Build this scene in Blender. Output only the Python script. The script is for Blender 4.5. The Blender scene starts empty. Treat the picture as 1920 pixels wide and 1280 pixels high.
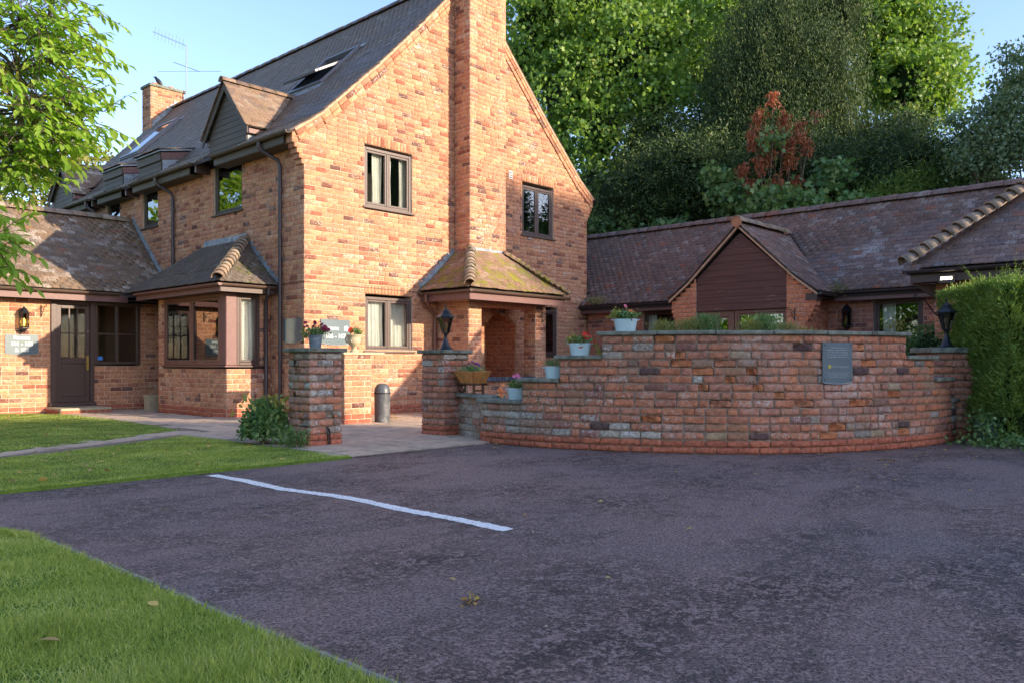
import bpy, math, random
import numpy as np
from mathutils import Vector, Matrix

S = bpy.context.scene
COL = S.collection
R = random.Random(7)
NR = np.random.default_rng(11)

# ------------------------------------------------------------------ camera
CAMP = (-8.41, -12.92, 1.01)
FW = Vector((0.7326, 0.6806, 0.0)); RT = Vector((0.6806, -0.7326, 0.0))
cd = bpy.data.cameras.new("camera"); cam = bpy.data.objects.new("camera", cd); COL.objects.link(cam)
cam.location = CAMP
cam.rotation_euler = (math.radians(90), 0, -math.atan2(FW.x, FW.y))
cd.sensor_width = 36.0; cd.lens = 36.0 * 1555 / 1920; cd.shift_y = 40 / 1920
cd.clip_start = 0.05; cd.clip_end = 3000
S.camera = cam
# ------------------------------------------------------------------ sky and sun
SUN_DIR = Vector((0.36, -1.0, 0.30)).normalized()     # towards the sun
SUN_EL = math.asin(SUN_DIR.z); SUN_AZ = math.atan2(SUN_DIR.x, SUN_DIR.y)
W = bpy.data.worlds.new("World"); S.world = W; W.use_nodes = True
wn = W.node_tree; bg = wn.nodes["Background"]
sky = wn.nodes.new("ShaderNodeTexSky"); sky.sky_type = 'NISHITA'; sky.sun_disc = False
sky.sun_elevation = SUN_EL; sky.sun_rotation = SUN_AZ
sky.air_density = 1.0; sky.dust_density = 0.8; sky.ozone_density = 2.4
tint = wn.nodes.new("ShaderNodeMix"); tint.data_type = 'RGBA'; tint.blend_type = 'MULTIPLY'; tint.inputs[0].default_value = 1.0
tint.inputs[7].default_value = (1.0, 0.925, 0.99, 1.0)      # white balance of the clear blue sky
wn.links.new(sky.outputs[0], tint.inputs[6]); wn.links.new(tint.outputs[2], bg.inputs[0]); bg.inputs[1].default_value = 0.15
sl = bpy.data.lights.new("sun", 'SUN'); sun = bpy.data.objects.new("sun", sl); COL.objects.link(sun)
sl.energy = 3.1; sl.angle = math.radians(0.55); sl.color = (1.0, 0.83, 0.62)
sun.rotation_euler = SUN_DIR.to_track_quat('Z', 'Y').to_euler(); sun.location = (0, -30, 30)
S.view_settings.view_transform = 'Standard'; S.view_settings.look = 'None'
S.view_settings.exposure = 1.58; S.view_settings.gamma = 1.0
S.render.engine = 'CYCLES'
S.cycles.max_bounces = 8; S.cycles.transparent_max_bounces = 12; S.cycles.use_denoising = True

# ------------------------------------------------------------------ helpers
ORG = {}
def tag(o, label=None, cat=None, group=None, kind=None):
    if label: o['label'] = label
    if cat: o['category'] = cat
    if group: o['group'] = group
    if kind: o['kind'] = kind
    return o
def thing(name, loc, label, cat, group=None):
    o = bpy.data.objects.new(name, None); COL.objects.link(o); o.location = loc
    o.empty_display_size = 0.2
    ORG[o.name] = Vector(loc)
    return tag(o, label, cat, group)
def link(name, me, parent=None, mat=None):
    o = bpy.data.objects.new(name, me); COL.objects.link(o)
    if mat and not me.materials: me.materials.append(mat)
    if parent is not None: o.parent = parent
    return o
def np_mesh(name, V, F, mat=None, smooth=False):
    """V (n,3) and F (m,k) arrays -> mesh"""
    V = np.asarray(V, dtype=np.float32); F = np.asarray(F, dtype=np.int32)
    me = bpy.data.meshes.new(name)
    n, k = F.shape
    me.vertices.add(len(V)); me.vertices.foreach_set("co", V.ravel())
    me.loops.add(n * k); me.loops.foreach_set("vertex_index", F.ravel())
    me.polygons.add(n); me.polygons.foreach_set("loop_start", np.arange(0, n * k, k, dtype=np.int32))
    if smooth: me.polygons.foreach_set("use_smooth", np.ones(n, dtype=bool))
    me.update(calc_edges=True)
    if mat: me.materials.append(mat)
    return me
class MB:
    def __init__(s): s.v = []; s.f = []
    def add(s, vs, fs):
        b = len(s.v); s.v += [tuple(v) for v in vs]; s.f += [tuple(i + b for i in f) for f in fs]; return s
    def obox(s, c, ax, ay, az):
        c = Vector(c); ax, ay, az = Vector(ax), Vector(ay), Vector(az)
        vs = [c + ax * i + ay * j + az * k for k in (-1, 1) for j in (-1, 1) for i in (-1, 1)]
        if ax.cross(ay).dot(az) < 0:
            return s.add(vs, [tuple(reversed(q)) for q in BOXF])
        return s.add(vs, BOXF)
    def box(s, x0, x1, y0, y1, z0, z1):
        return s.obox(((x0 + x1) / 2, (y0 + y1) / 2, (z0 + z1) / 2), ((x1 - x0) / 2, 0, 0), (0, (y1 - y0) / 2, 0), (0, 0, (z1 - z0) / 2))
    def prism(s, pts, ext):
        """closed polygon pts extruded by the vector ext"""
        pts = [Vector(p) for p in pts]; e = Vector(ext); n = len(pts)
        nn = Vector((0, 0, 0))
        for i in range(n): nn += (pts[i] - pts[0]).cross(pts[(i + 1) % n] - pts[0])
        if nn.dot(e) > 0: pts = pts[::-1]
        vs = pts + [p + e for p in pts]
        fs = [tuple(range(n)), tuple(range(2 * n - 1, n - 1, -1))] + [(i, i + n, (i + 1) % n + n, (i + 1) % n) for i in range(n)]
        return s.add(vs, fs)
    def tube(s, pts, r, n=8, caps=True):
        pts = [Vector(p) for p in pts]; m = len(pts)
        rs = r if isinstance(r, (list, tuple)) else [r] * m
        b = len(s.v); up = None
        for i, p in enumerate(pts):
            d = (pts[min(i + 1, m - 1)] - pts[max(i - 1, 0)]).normalized()
            if up is None: up = Vector((0, 0, 1)) if abs(d.z) < 0.9 else Vector((1, 0, 0))
            a = d.cross(up).normalized(); c = d.cross(a).normalized(); up = -c if c.dot(up) < 0 else c
            a = up.cross(d).normalized()
            for k in range(n):
                t = 2 * math.pi * k / n
                s.v.append(tuple(p + (a * math.cos(t) + up * math.sin(t)) * rs[i]))
        for i in range(m - 1):
            for k in range(n):
                s.f.append((b + i * n + k, b + i * n + (k + 1) % n, b + (i + 1) * n + (k + 1) % n, b + (i + 1) * n + k))
        if caps:
            s.f.append(tuple(b + k for k in range(n))[::-1]); s.f.append(tuple(b + (m - 1) * n + k for k in range(n)))
        return s
    def lathe(s, prof, c=(0, 0, 0), n=24, sx=1.0, sy=1.0, a0=0.0):
        b = len(s.v); m = len(prof)
        for (r, z) in prof:
            for k in range(n):
                t = a0 + 2 * math.pi * k / n
                s.v.append((c[0] + r * sx * math.cos(t), c[1] + r * sy * math.sin(t), c[2] + z))
        for i in range(m - 1):
            for k in range(n):
                s.f.append((b + i * n + k, b + i * n + (k + 1) % n, b + (i + 1) * n + (k + 1) % n, b + (i + 1) * n + k))
        return s
    def build(s, name, mat, parent=None, smooth=False, bevel=0.0):
        me = bpy.data.meshes.new(name)
        off = ORG.get(parent.name, Vector((0, 0, 0))) if parent is not None else Vector((0, 0, 0))
        me.from_pydata([(v[0] - off.x, v[1] - off.y, v[2] - off.z) for v in s.v], [], s.f)
        if smooth:
            me.polygons.foreach_set("use_smooth", [True] * len(me.polygons))
            try: me.set_sharp_from_angle(angle=math.radians(40))
            except Exception: pass
        me.materials.append(mat)
        o = link(name, me, parent)
        ORG[o.name] = off
        if bevel:
            m = o.modifiers.new("bevel", 'BEVEL'); m.width = bevel; m.segments = 1; m.limit_method = 'ANGLE'
        return o
BOXF = [(0, 2, 3, 1), (4, 5, 7, 6), (0, 1, 5, 4), (2, 6, 7, 3), (0, 4, 6, 2), (1, 3, 7, 5)]
def copy_tree(o, parent=None):
    c = o.copy(); COL.objects.link(c)
    if parent is not None: c.parent = parent
    ORG[c.name] = ORG.get(o.name, Vector((0, 0, 0)))
    for ch in list(o.children): copy_tree(ch, c)
    return c

# ------------------------------------------------------------------ materials
MATS = {}
class NT:
    def __init__(s, name):
        s.m = bpy.data.materials.new(name); s.m.use_nodes = True; s.t = s.m.node_tree; s.t.nodes.clear()
        s.out = s.t.nodes.new("ShaderNodeOutputMaterial")
    def n(s, typ, **kw):
        nd = s.t.nodes.new("ShaderNode" + typ)
        for k, v in kw.items():
            if k.startswith("i_"):
                key = k[2:]; key = int(key) if key.isdigit() else key.replace("_", " ")
                s.set(nd.inputs[key], v)
            else: setattr(nd, k, v)
        return nd
    def set(s, sock, v):
        if isinstance(v, bpy.types.NodeSocket): s.t.links.new(v, sock)
        elif isinstance(v, bpy.types.Node): s.t.links.new(v.outputs[0], sock)
        else: sock.default_value = v
    def math(s, op, a, b=None, clamp=False):
        nd = s.t.nodes.new("ShaderNodeMath"); nd.operation = op; nd.use_clamp = clamp
        s.set(nd.inputs[0], a)
        if b is not None: s.set(nd.inputs[1], b)
        return nd.outputs[0]
    def ramp(s, fac, stops, interp='LINEAR'):
        nd = s.t.nodes.new("ShaderNodeValToRGB"); cr = nd.color_ramp; cr.interpolation = interp
        while len(cr.elements) < len(stops): cr.elements.new(0.5)
        for e, (p, c) in zip(cr.elements, stops):
            e.position = p; e.color = (c[0], c[1], c[2], 1) if not isinstance(c, (int, float)) else (c, c, c, 1)
        s.set(nd.inputs[0], fac); return nd.outputs[0]
    def mix(s, fac, a, b, mode='MIX'):
        nd = s.t.nodes.new("ShaderNodeMix"); nd.data_type = 'RGBA'; nd.blend_type = mode
        s.set(nd.inputs[0], fac)
        s.set(nd.inputs[6], a if not isinstance(a, tuple) else (*a, 1)); s.set(nd.inputs[7], b if not isinstance(b, tuple) else (*b, 1))
        return nd.outputs[2]
    def noise(s, scale, detail=4, rough=0.55, vec=None, dist=0.0, out=0):
        nd = s.n("TexNoise"); nd.inputs["Scale"].default_value = scale; nd.inputs["Detail"].default_value = detail
        nd.inputs["Roughness"].default_value = rough; nd.inputs["Distortion"].default_value = dist
        s.set(nd.inputs["Vector"], vec if vec is not None else s.pos()); return nd.outputs[out]
    def pos(s):
        if not hasattr(s, '_p'): s._p = s.n("NewGeometry").outputs["Position"]
        return s._p
    def vscale(s, v, sc):
        nd = s.n("VectorMath", operation='MULTIPLY'); s.set(nd.inputs[0], v); nd.inputs[1].default_value = sc; return nd.outputs[0]
    def rnd(s, k=1.0):
        a = s.n("ObjectInfo").outputs["Random"]; b = s.n("NewGeometry").outputs["Random Per Island"]
        x = s.math('ADD', a, b)
        if k != 1.0: x = s.math('MULTIPLY', x, k)
        return s.math('FRACT', x)
    def bsdf(s, col, rough=0.8, bump=None, bstr=0.3, bdist=0.01, metal=0.0, spec=0.5, **kw):
        p = s.n("BsdfPrincipled"); s.set(p.inputs["Base Color"], col if not isinstance(col, tuple) else (*col, 1))
        s.set(p.inputs["Roughness"], rough); s.set(p.inputs["Metallic"], metal)
        p.inputs["Specular IOR Level"].default_value = spec
        if bump is not None:
            b = s.n("Bump"); b.inputs["Strength"].default_value = bstr; b.inputs["Distance"].default_value = bdist
            s.set(b.inputs["Height"], bump); s.t.links.new(b.outputs[0], p.inputs["Normal"])
        for k, v in kw.items(): s.set(p.inputs[k.replace("_", " ")], v)
        return p
    def done(s, sh):
        s.set(s.out.inputs[0], sh if isinstance(sh, bpy.types.NodeSocket) else sh.outputs[0]); MATS[s.m.name] = s.m; return s.m

def m_plain(name, col, rough=0.6, var=0.15, scale=8, metal=0.0, spec=0.4, bstr=0.15, dirt=None):
    t = NT(name); n = t.noise(scale, 5); n2 = t.noise(scale * 9, 3)
    f = t.math('ADD', t.math('MULTIPLY', n, 0.7), t.math('MULTIPLY', n2, 0.3))
    lo = tuple(c * (1 - var) for c in col); hi = tuple(min(1, c * (1 + var)) for c in col)
    c = t.ramp(f, [(0.3, lo), (0.7, hi)])
    if dirt:
        c = t.mix(t.ramp(t.noise(scale * 0.6, 6, 0.7), [(0.5, 0.0), (0.62, 0.8)]), c, dirt)
    return t.done(t.bsdf(c, rough, bump=n2, bstr=bstr, bdist=0.004, metal=metal, spec=spec))

def m_brick(name, stops, lichen=0.25, licol=(0.62, 0.54, 0.46), grime=0.0, bstr=0.5, green=0.0, wash=0.0):
    t = NT(name); r = t.rnd(); r2 = t.rnd(7.31)
    c = t.ramp(r, stops)
    p = t.pos()
    off = t.n("VectorMath", operation='ADD'); t.set(off.inputs[0], p)
    cv = t.n("CombineXYZ"); t.set(cv.inputs[0], t.math('MULTIPLY', r2, 3.0)); t.set(off.inputs[1], cv.outputs[0])
    n1 = t.noise(22, 6, 0.65, off.outputs[0]); n2 = t.noise(90, 4, 0.7)
    dark = t.mix(1.0, c, (0.62, 0.58, 0.56), 'MULTIPLY'); lite = t.mix(1.0, c, (1.25, 1.2, 1.1), 'MULTIPLY')
    c = t.mix(t.ramp(n1, [(0.35, 0.0), (0.65, 1.0)]), dark, lite)
    c = t.mix(t.ramp(n2, [(0.60, 0.0), (0.72, 0.55)]), c, dark)
    big = t.noise(0.9, 4, 0.6); sm = t.noise(30, 6, 0.8, dist=0.4)
    th = t.math('ADD', t.math('MULTIPLY', big, 0.35), t.math('ADD', sm, t.math('MULTIPLY', r2, 0.13)))
    k = t.ramp(th, [(0.915 - lichen * 0.16, 0.0), (0.985 - lichen * 0.16, 0.85)])
    c = t.mix(k, c, licol)
    if wash:
        wm = t.math('MULTIPLY', t.ramp(t.noise(0.75, 4, 0.6), [(0.52, 0.0), (0.64, 1.0)]), t.ramp(t.noise(13, 6, 0.75), [(0.42, 0.0), (0.62, wash)]))
        c = t.mix(wm, c, licol)
    if grime:
        g = t.ramp(t.noise(1.6, 5, 0.65), [(0.48, 0.0), (0.66, grime)])
        c = t.mix(g, c, (0.10, 0.095, 0.085))
    if green:
        g = t.ramp(t.noise(2.3, 5, 0.7), [(0.53, 0.0), (0.66, green)])
        c = t.mix(g, c, (0.17, 0.16, 0.075))
    h = t.math('ADD', t.math('MULTIPLY', n1, 0.6), t.math('MULTIPLY', n2, 0.4))
    return t.done(t.bsdf(c, 0.9, bump=h, bstr=bstr, bdist=0.006, spec=0.2))

HB = [(0.0, (0.46, 0.205, 0.125)), (0.25, (0.55, 0.28, 0.16)), (0.48, (0.47, 0.22, 0.145)), (0.66, (0.58, 0.32, 0.18)), (0.80, (0.43, 0.20, 0.13)), (0.90, (0.30, 0.11, 0.07)), (0.94, (0.14, 0.07, 0.06)), (1.0, (0.50, 0.27, 0.16))]
m_house = m_brick("house_brick", HB, lichen=0.52, licol=(0.66, 0.56, 0.46))
m_side = m_house
OB = [(0.0, (0.44, 0.17, 0.10)), (0.25, (0.50, 0.20, 0.115)), (0.45, (0.42, 0.18, 0.125)), (0.62, (0.46, 0.22, 0.15)), (0.8, (0.50, 0.20, 0.11)), (0.9, (0.34, 0.15, 0.12)), (0.96, (0.26, 0.12, 0.10)), (1.0, (0.46, 0.34, 0.21))]
m_old = m_brick("old_wall_brick", OB, lichen=0.62, licol=(0.52, 0.47, 0.42), grime=0.35, bstr=1.0, green=0.35, wash=0.75)
m_oldgrey = m_brick("weathered_grey_brick", [(0.0, (0.34, 0.18, 0.13)), (0.35, (0.30, 0.25, 0.21)), (0.7, (0.42, 0.37, 0.32)), (1.0, (0.22, 0.19, 0.17))], lichen=0.8, licol=(0.55, 0.54, 0.50), grime=0.4, bstr=0.9, green=0.2)
m_plinth = m_brick("plinth_brick", [(0.0, (0.40, 0.13, 0.08)), (0.5, (0.46, 0.16, 0.095)), (1.0, (0.36, 0.12, 0.08))], lichen=0.02, bstr=0.2)
m_bung = m_brick("bungalow_brick", [(0.0, (0.46, 0.18, 0.12)), (0.3, (0.54, 0.23, 0.15)), (0.6, (0.42, 0.20, 0.16)), (0.85, (0.34, 0.14, 0.11)), (1.0, (0.20, 0.10, 0.09))], lichen=0.2)
m_bungor = m_brick("orange_brick", [(0.0, (0.58, 0.21, 0.11)), (0.5, (0.62, 0.27, 0.15)), (1.0, (0.50, 0.18, 0.11))], lichen=0.1)
m_blue = m_brick("blue_brick", [(0.0, (0.07, 0.085, 0.12)), (1.0, (0.12, 0.13, 0.16))], lichen=0.0)
m_mortar = m_plain("mortar", (0.60, 0.44, 0.325), 0.95, 0.2, 14, spec=0.1, bstr=0.5)
m_mortar_old = m_plain("old_mortar", (0.30, 0.215, 0.16), 0.95, 0.4, 9, spec=0.1, bstr=0.8, dirt=(0.10, 0.09, 0.075))
m_fresh = m_brick("spalled_orange_brick", [(0.0, (0.44, 0.16, 0.08)), (1.0, (0.52, 0.22, 0.11))], lichen=0.0, bstr=1.0)
m_mortar_b = m_plain("bungalow_mortar", (0.52, 0.37, 0.29), 0.95, 0.2, 14, spec=0.1, bstr=0.5)

def m_tile(name, stops, lichen, licol=(0.55, 0.54, 0.50), moss=0.0, mosscol=(0.16, 0.17, 0.03), rough=0.75):
    t = NT(name); r = t.rnd(); r2 = t.rnd(5.17)
    c = t.ramp(r, stops)
    n1 = t.noise(30, 5, 0.7); n2 = t.noise(9, 5, 0.7, dist=1.0); n3 = t.noise(70, 3)
    c = t.mix(t.ramp(n1, [(0.35, 0.0), (0.7, 1.0)]), t.mix(1.0, c, (0.6, 0.6, 0.6), 'MULTIPLY'), t.mix(1.0, c, (1.3, 1.25, 1.2), 'MULTIPLY'))
    big = t.noise(1.1, 3, 0.6)
    th = t.math('ADD', t.math('ADD', t.math('MULTIPLY', big, 0.32), t.math('MULTIPLY', r2, 0.20)), t.math('MULTIPLY', t.noise(38, 5, 0.8, dist=2.0), 1.12))
    k = t.ramp(th, [(1.055 - lichen * 0.15, 0.0), (1.10 - lichen * 0.15, 0.9)])
    c = t.mix(k, c, licol)
    h = n1
    if moss:
        mo = t.math('ADD', t.math('MULTIPLY', t.noise(3.0, 5, 0.7), 0.8), t.math('MULTIPLY', t.noise(38, 4, 0.7), 0.35))
        mk = t.ramp(mo, [(0.72 - moss * 0.25, 0.0), (0.80 - moss * 0.22, 1.0)])
        mc = t.ramp(t.noise(55, 3), [(0.3, tuple(x * 0.45 for x in mosscol)), (0.7, tuple(x * 1.5 for x in mosscol))])
        c = t.mix(mk, c, mc)
        h = t.math('ADD', n1, t.math('MULTIPLY', mk, t.math('ADD', t.math('MULTIPLY', n3, 1.5), 1.2)))
    return t.done(t.bsdf(c, rough, bump=h, bstr=0.6, bdist=0.008, spec=0.35))
m_tmain = m_tile("main_roof_tile", [(0.0, (0.13, 0.095, 0.075)), (0.5, (0.18, 0.125, 0.095)), (0.85, (0.14, 0.11, 0.09)), (1.0, (0.22, 0.14, 0.10))], 0.6, licol=(0.34, 0.36, 0.36), rough=0.42)  # grey fleck is lichen, raised to paint sky glints on the tile rows
m_tdorm = m_tile("dormer_tile", [(0.0, (0.20, 0.13, 0.085)), (0.5, (0.27, 0.18, 0.12)), (1.0, (0.16, 0.11, 0.09))], 0.7, moss=0.25, licol=(0.42, 0.38, 0.30))
m_twing = m_tile("wing_roof_tile", [(0.0, (0.16, 0.11, 0.075)), (0.5, (0.22, 0.145, 0.095)), (0.9, (0.14, 0.11, 0.085)), (1.0, (0.27, 0.13, 0.08))], 0.86, licol=(0.58, 0.56, 0.50), moss=0.22, mosscol=(0.11, 0.11, 0.04))
m_tbung = m_tile("bungalow_roof_tile", [(0.0, (0.16, 0.10, 0.085)), (0.5, (0.23, 0.14, 0.115)), (0.93, (0.14, 0.105, 0.10)), (1.0, (0.30, 0.12, 0.075))], 0.72, licol=(0.46, 0.44, 0.42), moss=0.12, mosscol=(0.09, 0.10, 0.04))
m_tporch = m_tile("porch_roof_tile", [(0.0, (0.26, 0.15, 0.10)), (0.5, (0.32, 0.20, 0.135)), (1.0, (0.22, 0.13, 0.09))], 0.6, licol=(0.50, 0.44, 0.36), moss=0.66, mosscol=(0.24, 0.21, 0.03))
m_tbay = m_tile("bay_roof_tile", [(0.0, (0.10, 0.08, 0.065)), (0.5, (0.14, 0.11, 0.085)), (1.0, (0.11, 0.09, 0.08))], 0.4, licol=(0.40, 0.38, 0.32), moss=0.35, mosscol=(0.12, 0.12, 0.04))
m_ridge = m_tile("ridge_tile", [(0.0, (0.25, 0.17, 0.12)), (0.5, (0.32, 0.23, 0.16)), (1.0, (0.20, 0.15, 0.12))], 0.9, licol=(0.48, 0.44, 0.36), moss=0.4, mosscol=(0.16, 0.14, 0.05))
m_verge = m_plain("verge_mortar", (0.50, 0.30, 0.19), 0.9, 0.3, 12, spec=0.1, bstr=0.6)
m_under = m_plain("roof_underlay", (0.05, 0.04, 0.035), 0.9, 0.2, 10)

m_brown = m_plain("brown_joinery", (0.075, 0.042, 0.034), 0.45, 0.2, 20, spec=0.45)
m_winfr = m_plain("grey_brown_joinery", (0.105, 0.072, 0.060), 0.45, 0.2, 20, spec=0.45)
m_bayfr = m_plain("bay_joinery", (0.17, 0.075, 0.050), 0.45, 0.2, 20, spec=0.5)
m_olive = m_plain("olive_brown_boards", (0.085, 0.066, 0.045), 0.6, 0.3, 16, spec=0.3)
m_fascia = m_plain("fascia_paint", (0.17, 0.085, 0.075), 0.5, 0.2, 20, spec=0.4)
m_gutter = m_plain("gutter_plastic", (0.10, 0.062, 0.045), 0.35, 0.2, 15, spec=0.5)
m_clad = m_plain("skylight_cladding", (0.16, 0.16, 0.18), 0.35, 0.1, 15, metal=0.3)
m_pipe = m_plain("pipe_plastic", (0.05, 0.036, 0.04), 0.35, 0.2, 15, spec=0.5)
m_lead = m_plain("lead_flashing", (0.30, 0.33, 0.36), 0.55, 0.35, 9, spec=0.4, dirt=(0.12, 0.15, 0.16))
m_black = m_plain("black_iron", (0.012, 0.013, 0.016), 0.35, 0.3, 20, spec=0.5)
m_stone = m_plain("coping_stone", (0.20, 0.205, 0.165), 0.9, 0.45, 11, spec=0.2, bstr=0.6, dirt=(0.07, 0.085, 0.06))
m_stone_l = m_plain("light_stone", (0.44, 0.37, 0.24), 0.85, 0.25, 14, spec=0.2, bstr=0.4)
m_white = m_plain("white_paint", (0.72, 0.70, 0.66), 0.5, 0.05, 20)
m_sign = m_plain("slate_sign_face", (0.115, 0.155, 0.17), 0.3, 0.05, 5, spec=0.5, bstr=0.02)
m_signp = m_plain("plain_sign_face", (0.10, 0.13, 0.14), 0.12, 0.05, 5, spec=0.8, bstr=0.0)
m_letter = m_plain("sign_lettering", (0.80, 0.80, 0.78), 0.5, 0.02, 20)
m_letterg = m_plain("faded_lettering", (0.36, 0.40, 0.42), 0.5, 0.05, 20)
m_yellow = m_plain("yellow_print", (0.75, 0.62, 0.08), 0.5, 0.05, 20)
m_trough = m_plain("pale_blue_zinc", (0.47, 0.62, 0.66), 0.4, 0.08, 7, spec=0.5)
m_zinc = m_plain("zinc_bucket", (0.27, 0.33, 0.40), 0.4, 0.2, 10, metal=0.4, spec=0.5)
m_terra = m_plain("terracotta", (0.40, 0.17, 0.09), 0.85, 0.2, 14)
m_wood = m_plain("varnished_wood", (0.42, 0.18, 0.05), 0.45, 0.4, 12, spec=0.4)
m_woodd = m_plain("dark_wood", (0.09, 0.042, 0.022), 0.5, 0.3, 12, spec=0.4)
m_curtain = m_plain("curtain_cloth", (0.80, 0.78, 0.73), 0.9, 0.08, 6, spec=0.1)
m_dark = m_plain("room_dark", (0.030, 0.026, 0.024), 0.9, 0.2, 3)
m_cream = m_plain("room_cream_wall", (0.20, 0.15, 0.09), 0.9, 0.1, 3)
m_bin = m_plain("grey_bin_plastic", (0.085, 0.09, 0.10), 0.4, 0.2, 8, spec=0.5, dirt=(0.22, 0.22, 0.22))
m_brass = m_plain("brass", (0.45, 0.30, 0.09), 0.3, 0.15, 20, metal=0.8)
m_soil = m_plain("soil", (0.045, 0.032, 0.022), 0.95, 0.4, 12, spec=0.1, bstr=0.8)
m_alu = m_plain("aluminium", (0.45, 0.45, 0.46), 0.35, 0.1, 15, metal=0.8)
m_rust = m_plain("weatherboard_stain", (0.085, 0.036, 0.028), 0.55, 0.35, 9, spec=0.3)
m_bird = m_plain("black_feathers", (0.012, 0.013, 0.02), 0.45, 0.2, 30, spec=0.5)
m_blueplate = m_plain("blue_sticker", (0.05, 0.22, 0.60), 0.4, 0.05, 10)

def m_boards(name, base, worn, thr=.66):
    t = NT(name); r = t.rnd()
    v = t.vscale(t.pos(), (6.0, 1.2, 40.0)); n = t.noise(1.0, 5, 0.6, v)
    c = t.ramp(n, [(0.3, tuple(x * 0.6 for x in base)), (0.7, tuple(x * 1.4 for x in base))])
    c = t.mix(t.math('MULTIPLY', r, 0.35), c, tuple(x * 1.5 for x in base))
    v2 = t.vscale(t.pos(), (3.0, 4.0, 26.0))
    k = t.ramp(t.noise(1.0, 6, 0.75, v2), [(thr, 0.0), (thr + .04, worn)])
    c = t.mix(k, c, (0.42, 0.30, 0.25))
    return t.done(t.bsdf(c, 0.6, bump=n, bstr=0.4, bdist=0.004, spec=0.3))
m_board_b = m_boards("bungalow_boards", (0.10, 0.042, 0.034), 0.7)
m_board_w = m_boards("peeling_boards", (0.10, 0.042, 0.034), 0.55, .62)
m_board_d = m_boards("dormer_boards", (0.075, 0.056, 0.040), 0.1)

def m_glass(name, tint=(0.85, 0.9, 0.88), refl=0.06):
    t = NT(name)
    fr = t.n("Fresnel"); fr.inputs[0].default_value = 1.5
    f = t.math('ADD', fr.outputs[0], refl, clamp=True)
    tr = t.n("BsdfTransparent"); tr.inputs[0].default_value = (*tint, 1)
    gl = t.n("BsdfGlossy"); gl.inputs["Roughness"].default_value = 0.01
    b = t.n("Bump"); b.inputs["Strength"].default_value = 0.06; b.inputs["Distance"].default_value = 0.01
    t.set(b.inputs["Height"], t.noise(3.0, 2)); t.t.links.new(b.outputs[0], gl.inputs["Normal"])
    mx = t.n("MixShader"); t.set(mx.inputs[0], f); t.set(mx.inputs[1], tr.outputs[0]); t.set(mx.inputs[2], gl.outputs[0])
    return t.done(mx)
m_pane = m_glass("window_glass", (0.93, 0.95, 0.94))
m_pane2 = m_glass("reflective_glass", (0.8, 0.84, 0.83), 0.16)
m_lampg = m_glass("smoked_lantern_glass", (0.45, 0.38, 0.26), 0.05)
def m_emit(name, col, st):
    t = NT(name); e = t.n("Emission"); e.inputs[0].default_value = (*col, 1); e.inputs[1].default_value = st; return t.done(e)
m_bulb = m_emit("warm_bulb", (1.0, 0.62, 0.15), 5.0)
m_led = m_emit("led_chip", (1.0, 0.86, 0.62), 4.5)
m_bulboff = m_plain("unlit_bulb", (0.6, 0.55, 0.42), 0.3, 0.05, 10)

def m_leaf(name, stops, trans=0.35, rough=0.5):
    t = NT(name); r = t.rnd(); big = t.noise(1.6, 3)
    f = t.math('ADD', t.math('MULTIPLY', r, 0.55), t.math('MULTIPLY', t.math('SUBTRACT', big, 0.22), 1.0), clamp=True)
    c = t.ramp(f, stops)
    p = t.bsdf(c, rough, spec=0.35)
    tr = t.n("BsdfTranslucent"); t.set(tr.inputs[0], t.mix(1.0, c, (1.5, 1.6, 0.7), 'MULTIPLY'))
    mx = t.n("MixShader"); mx.inputs[0].default_value = trans
    t.set(mx.inputs[1], p.outputs[0]); t.set(mx.inputs[2], tr.outputs[0])
    return t.done(mx)
m_lnear = m_leaf("walnut_leaf", [(0.0, (0.15, 0.27, 0.03)), (0.5, (0.25, 0.40, 0.05)), (0.85, (0.36, 0.48, 0.08)), (1.0, (0.50, 0.40, 0.06))], 0.5)
m_lsyc = m_leaf("sycamore_leaf", [(0.0, (0.07, 0.15, 0.035)), (0.5, (0.15, 0.26, 0.05)), (0.85, (0.25, 0.36, 0.07)), (1.0, (0.42, 0.38, 0.08))], 0.35)
m_lyew = m_leaf("yew_needles", [(0.0, (0.016, 0.040, 0.014)), (0.45, (0.035, 0.070, 0.020)), (0.8, (0.09, 0.13, 0.03)), (1.0, (0.24, 0.27, 0.06))], 0.12, 0.6)
m_lred = m_leaf("dead_copper_leaf", [(0.0, (0.22, 0.055, 0.03)), (0.5, (0.34, 0.10, 0.05)), (1.0, (0.45, 0.18, 0.08))], 0.25)
m_lblue = m_leaf("willow_leaf", [(0.0, (0.09, 0.15, 0.08)), (0.5, (0.15, 0.22, 0.12)), (1.0, (0.22, 0.26, 0.12))], 0.3)
m_lhedge = m_leaf("cypress_spray", [(0.0, (0.08, 0.15, 0.03)), (0.5, (0.15, 0.25, 0.05)), (1.0, (0.30, 0.36, 0.07))], 0.25, 0.6)
m_lbush = m_leaf("shrub_leaf", [(0.0, (0.06, 0.13, 0.05)), (0.5, (0.11, 0.21, 0.07)), (1.0, (0.22, 0.29, 0.10))], 0.25)
m_ltip = m_leaf("pale_tip_leaf", [(0.0, (0.14, 0.20, 0.04)), (0.5, (0.25, 0.26, 0.06)), (1.0, (0.35, 0.28, 0.10))], 0.3)
m_lgrass = m_leaf("lawn_blade", [(0.0, (0.12, 0.15, 0.03)), (0.35, (0.26, 0.33, 0.06)), (0.7, (0.42, 0.48, 0.11)), (1.0, (0.66, 0.60, 0.30))], 0.3, 0.6)
m_ldry = m_leaf("dry_grass_leaf", [(0.0, (0.13, 0.17, 0.04)), (0.5, (0.24, 0.24, 0.08)), (1.0, (0.36, 0.27, 0.12))], 0.3, 0.7)
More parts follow.
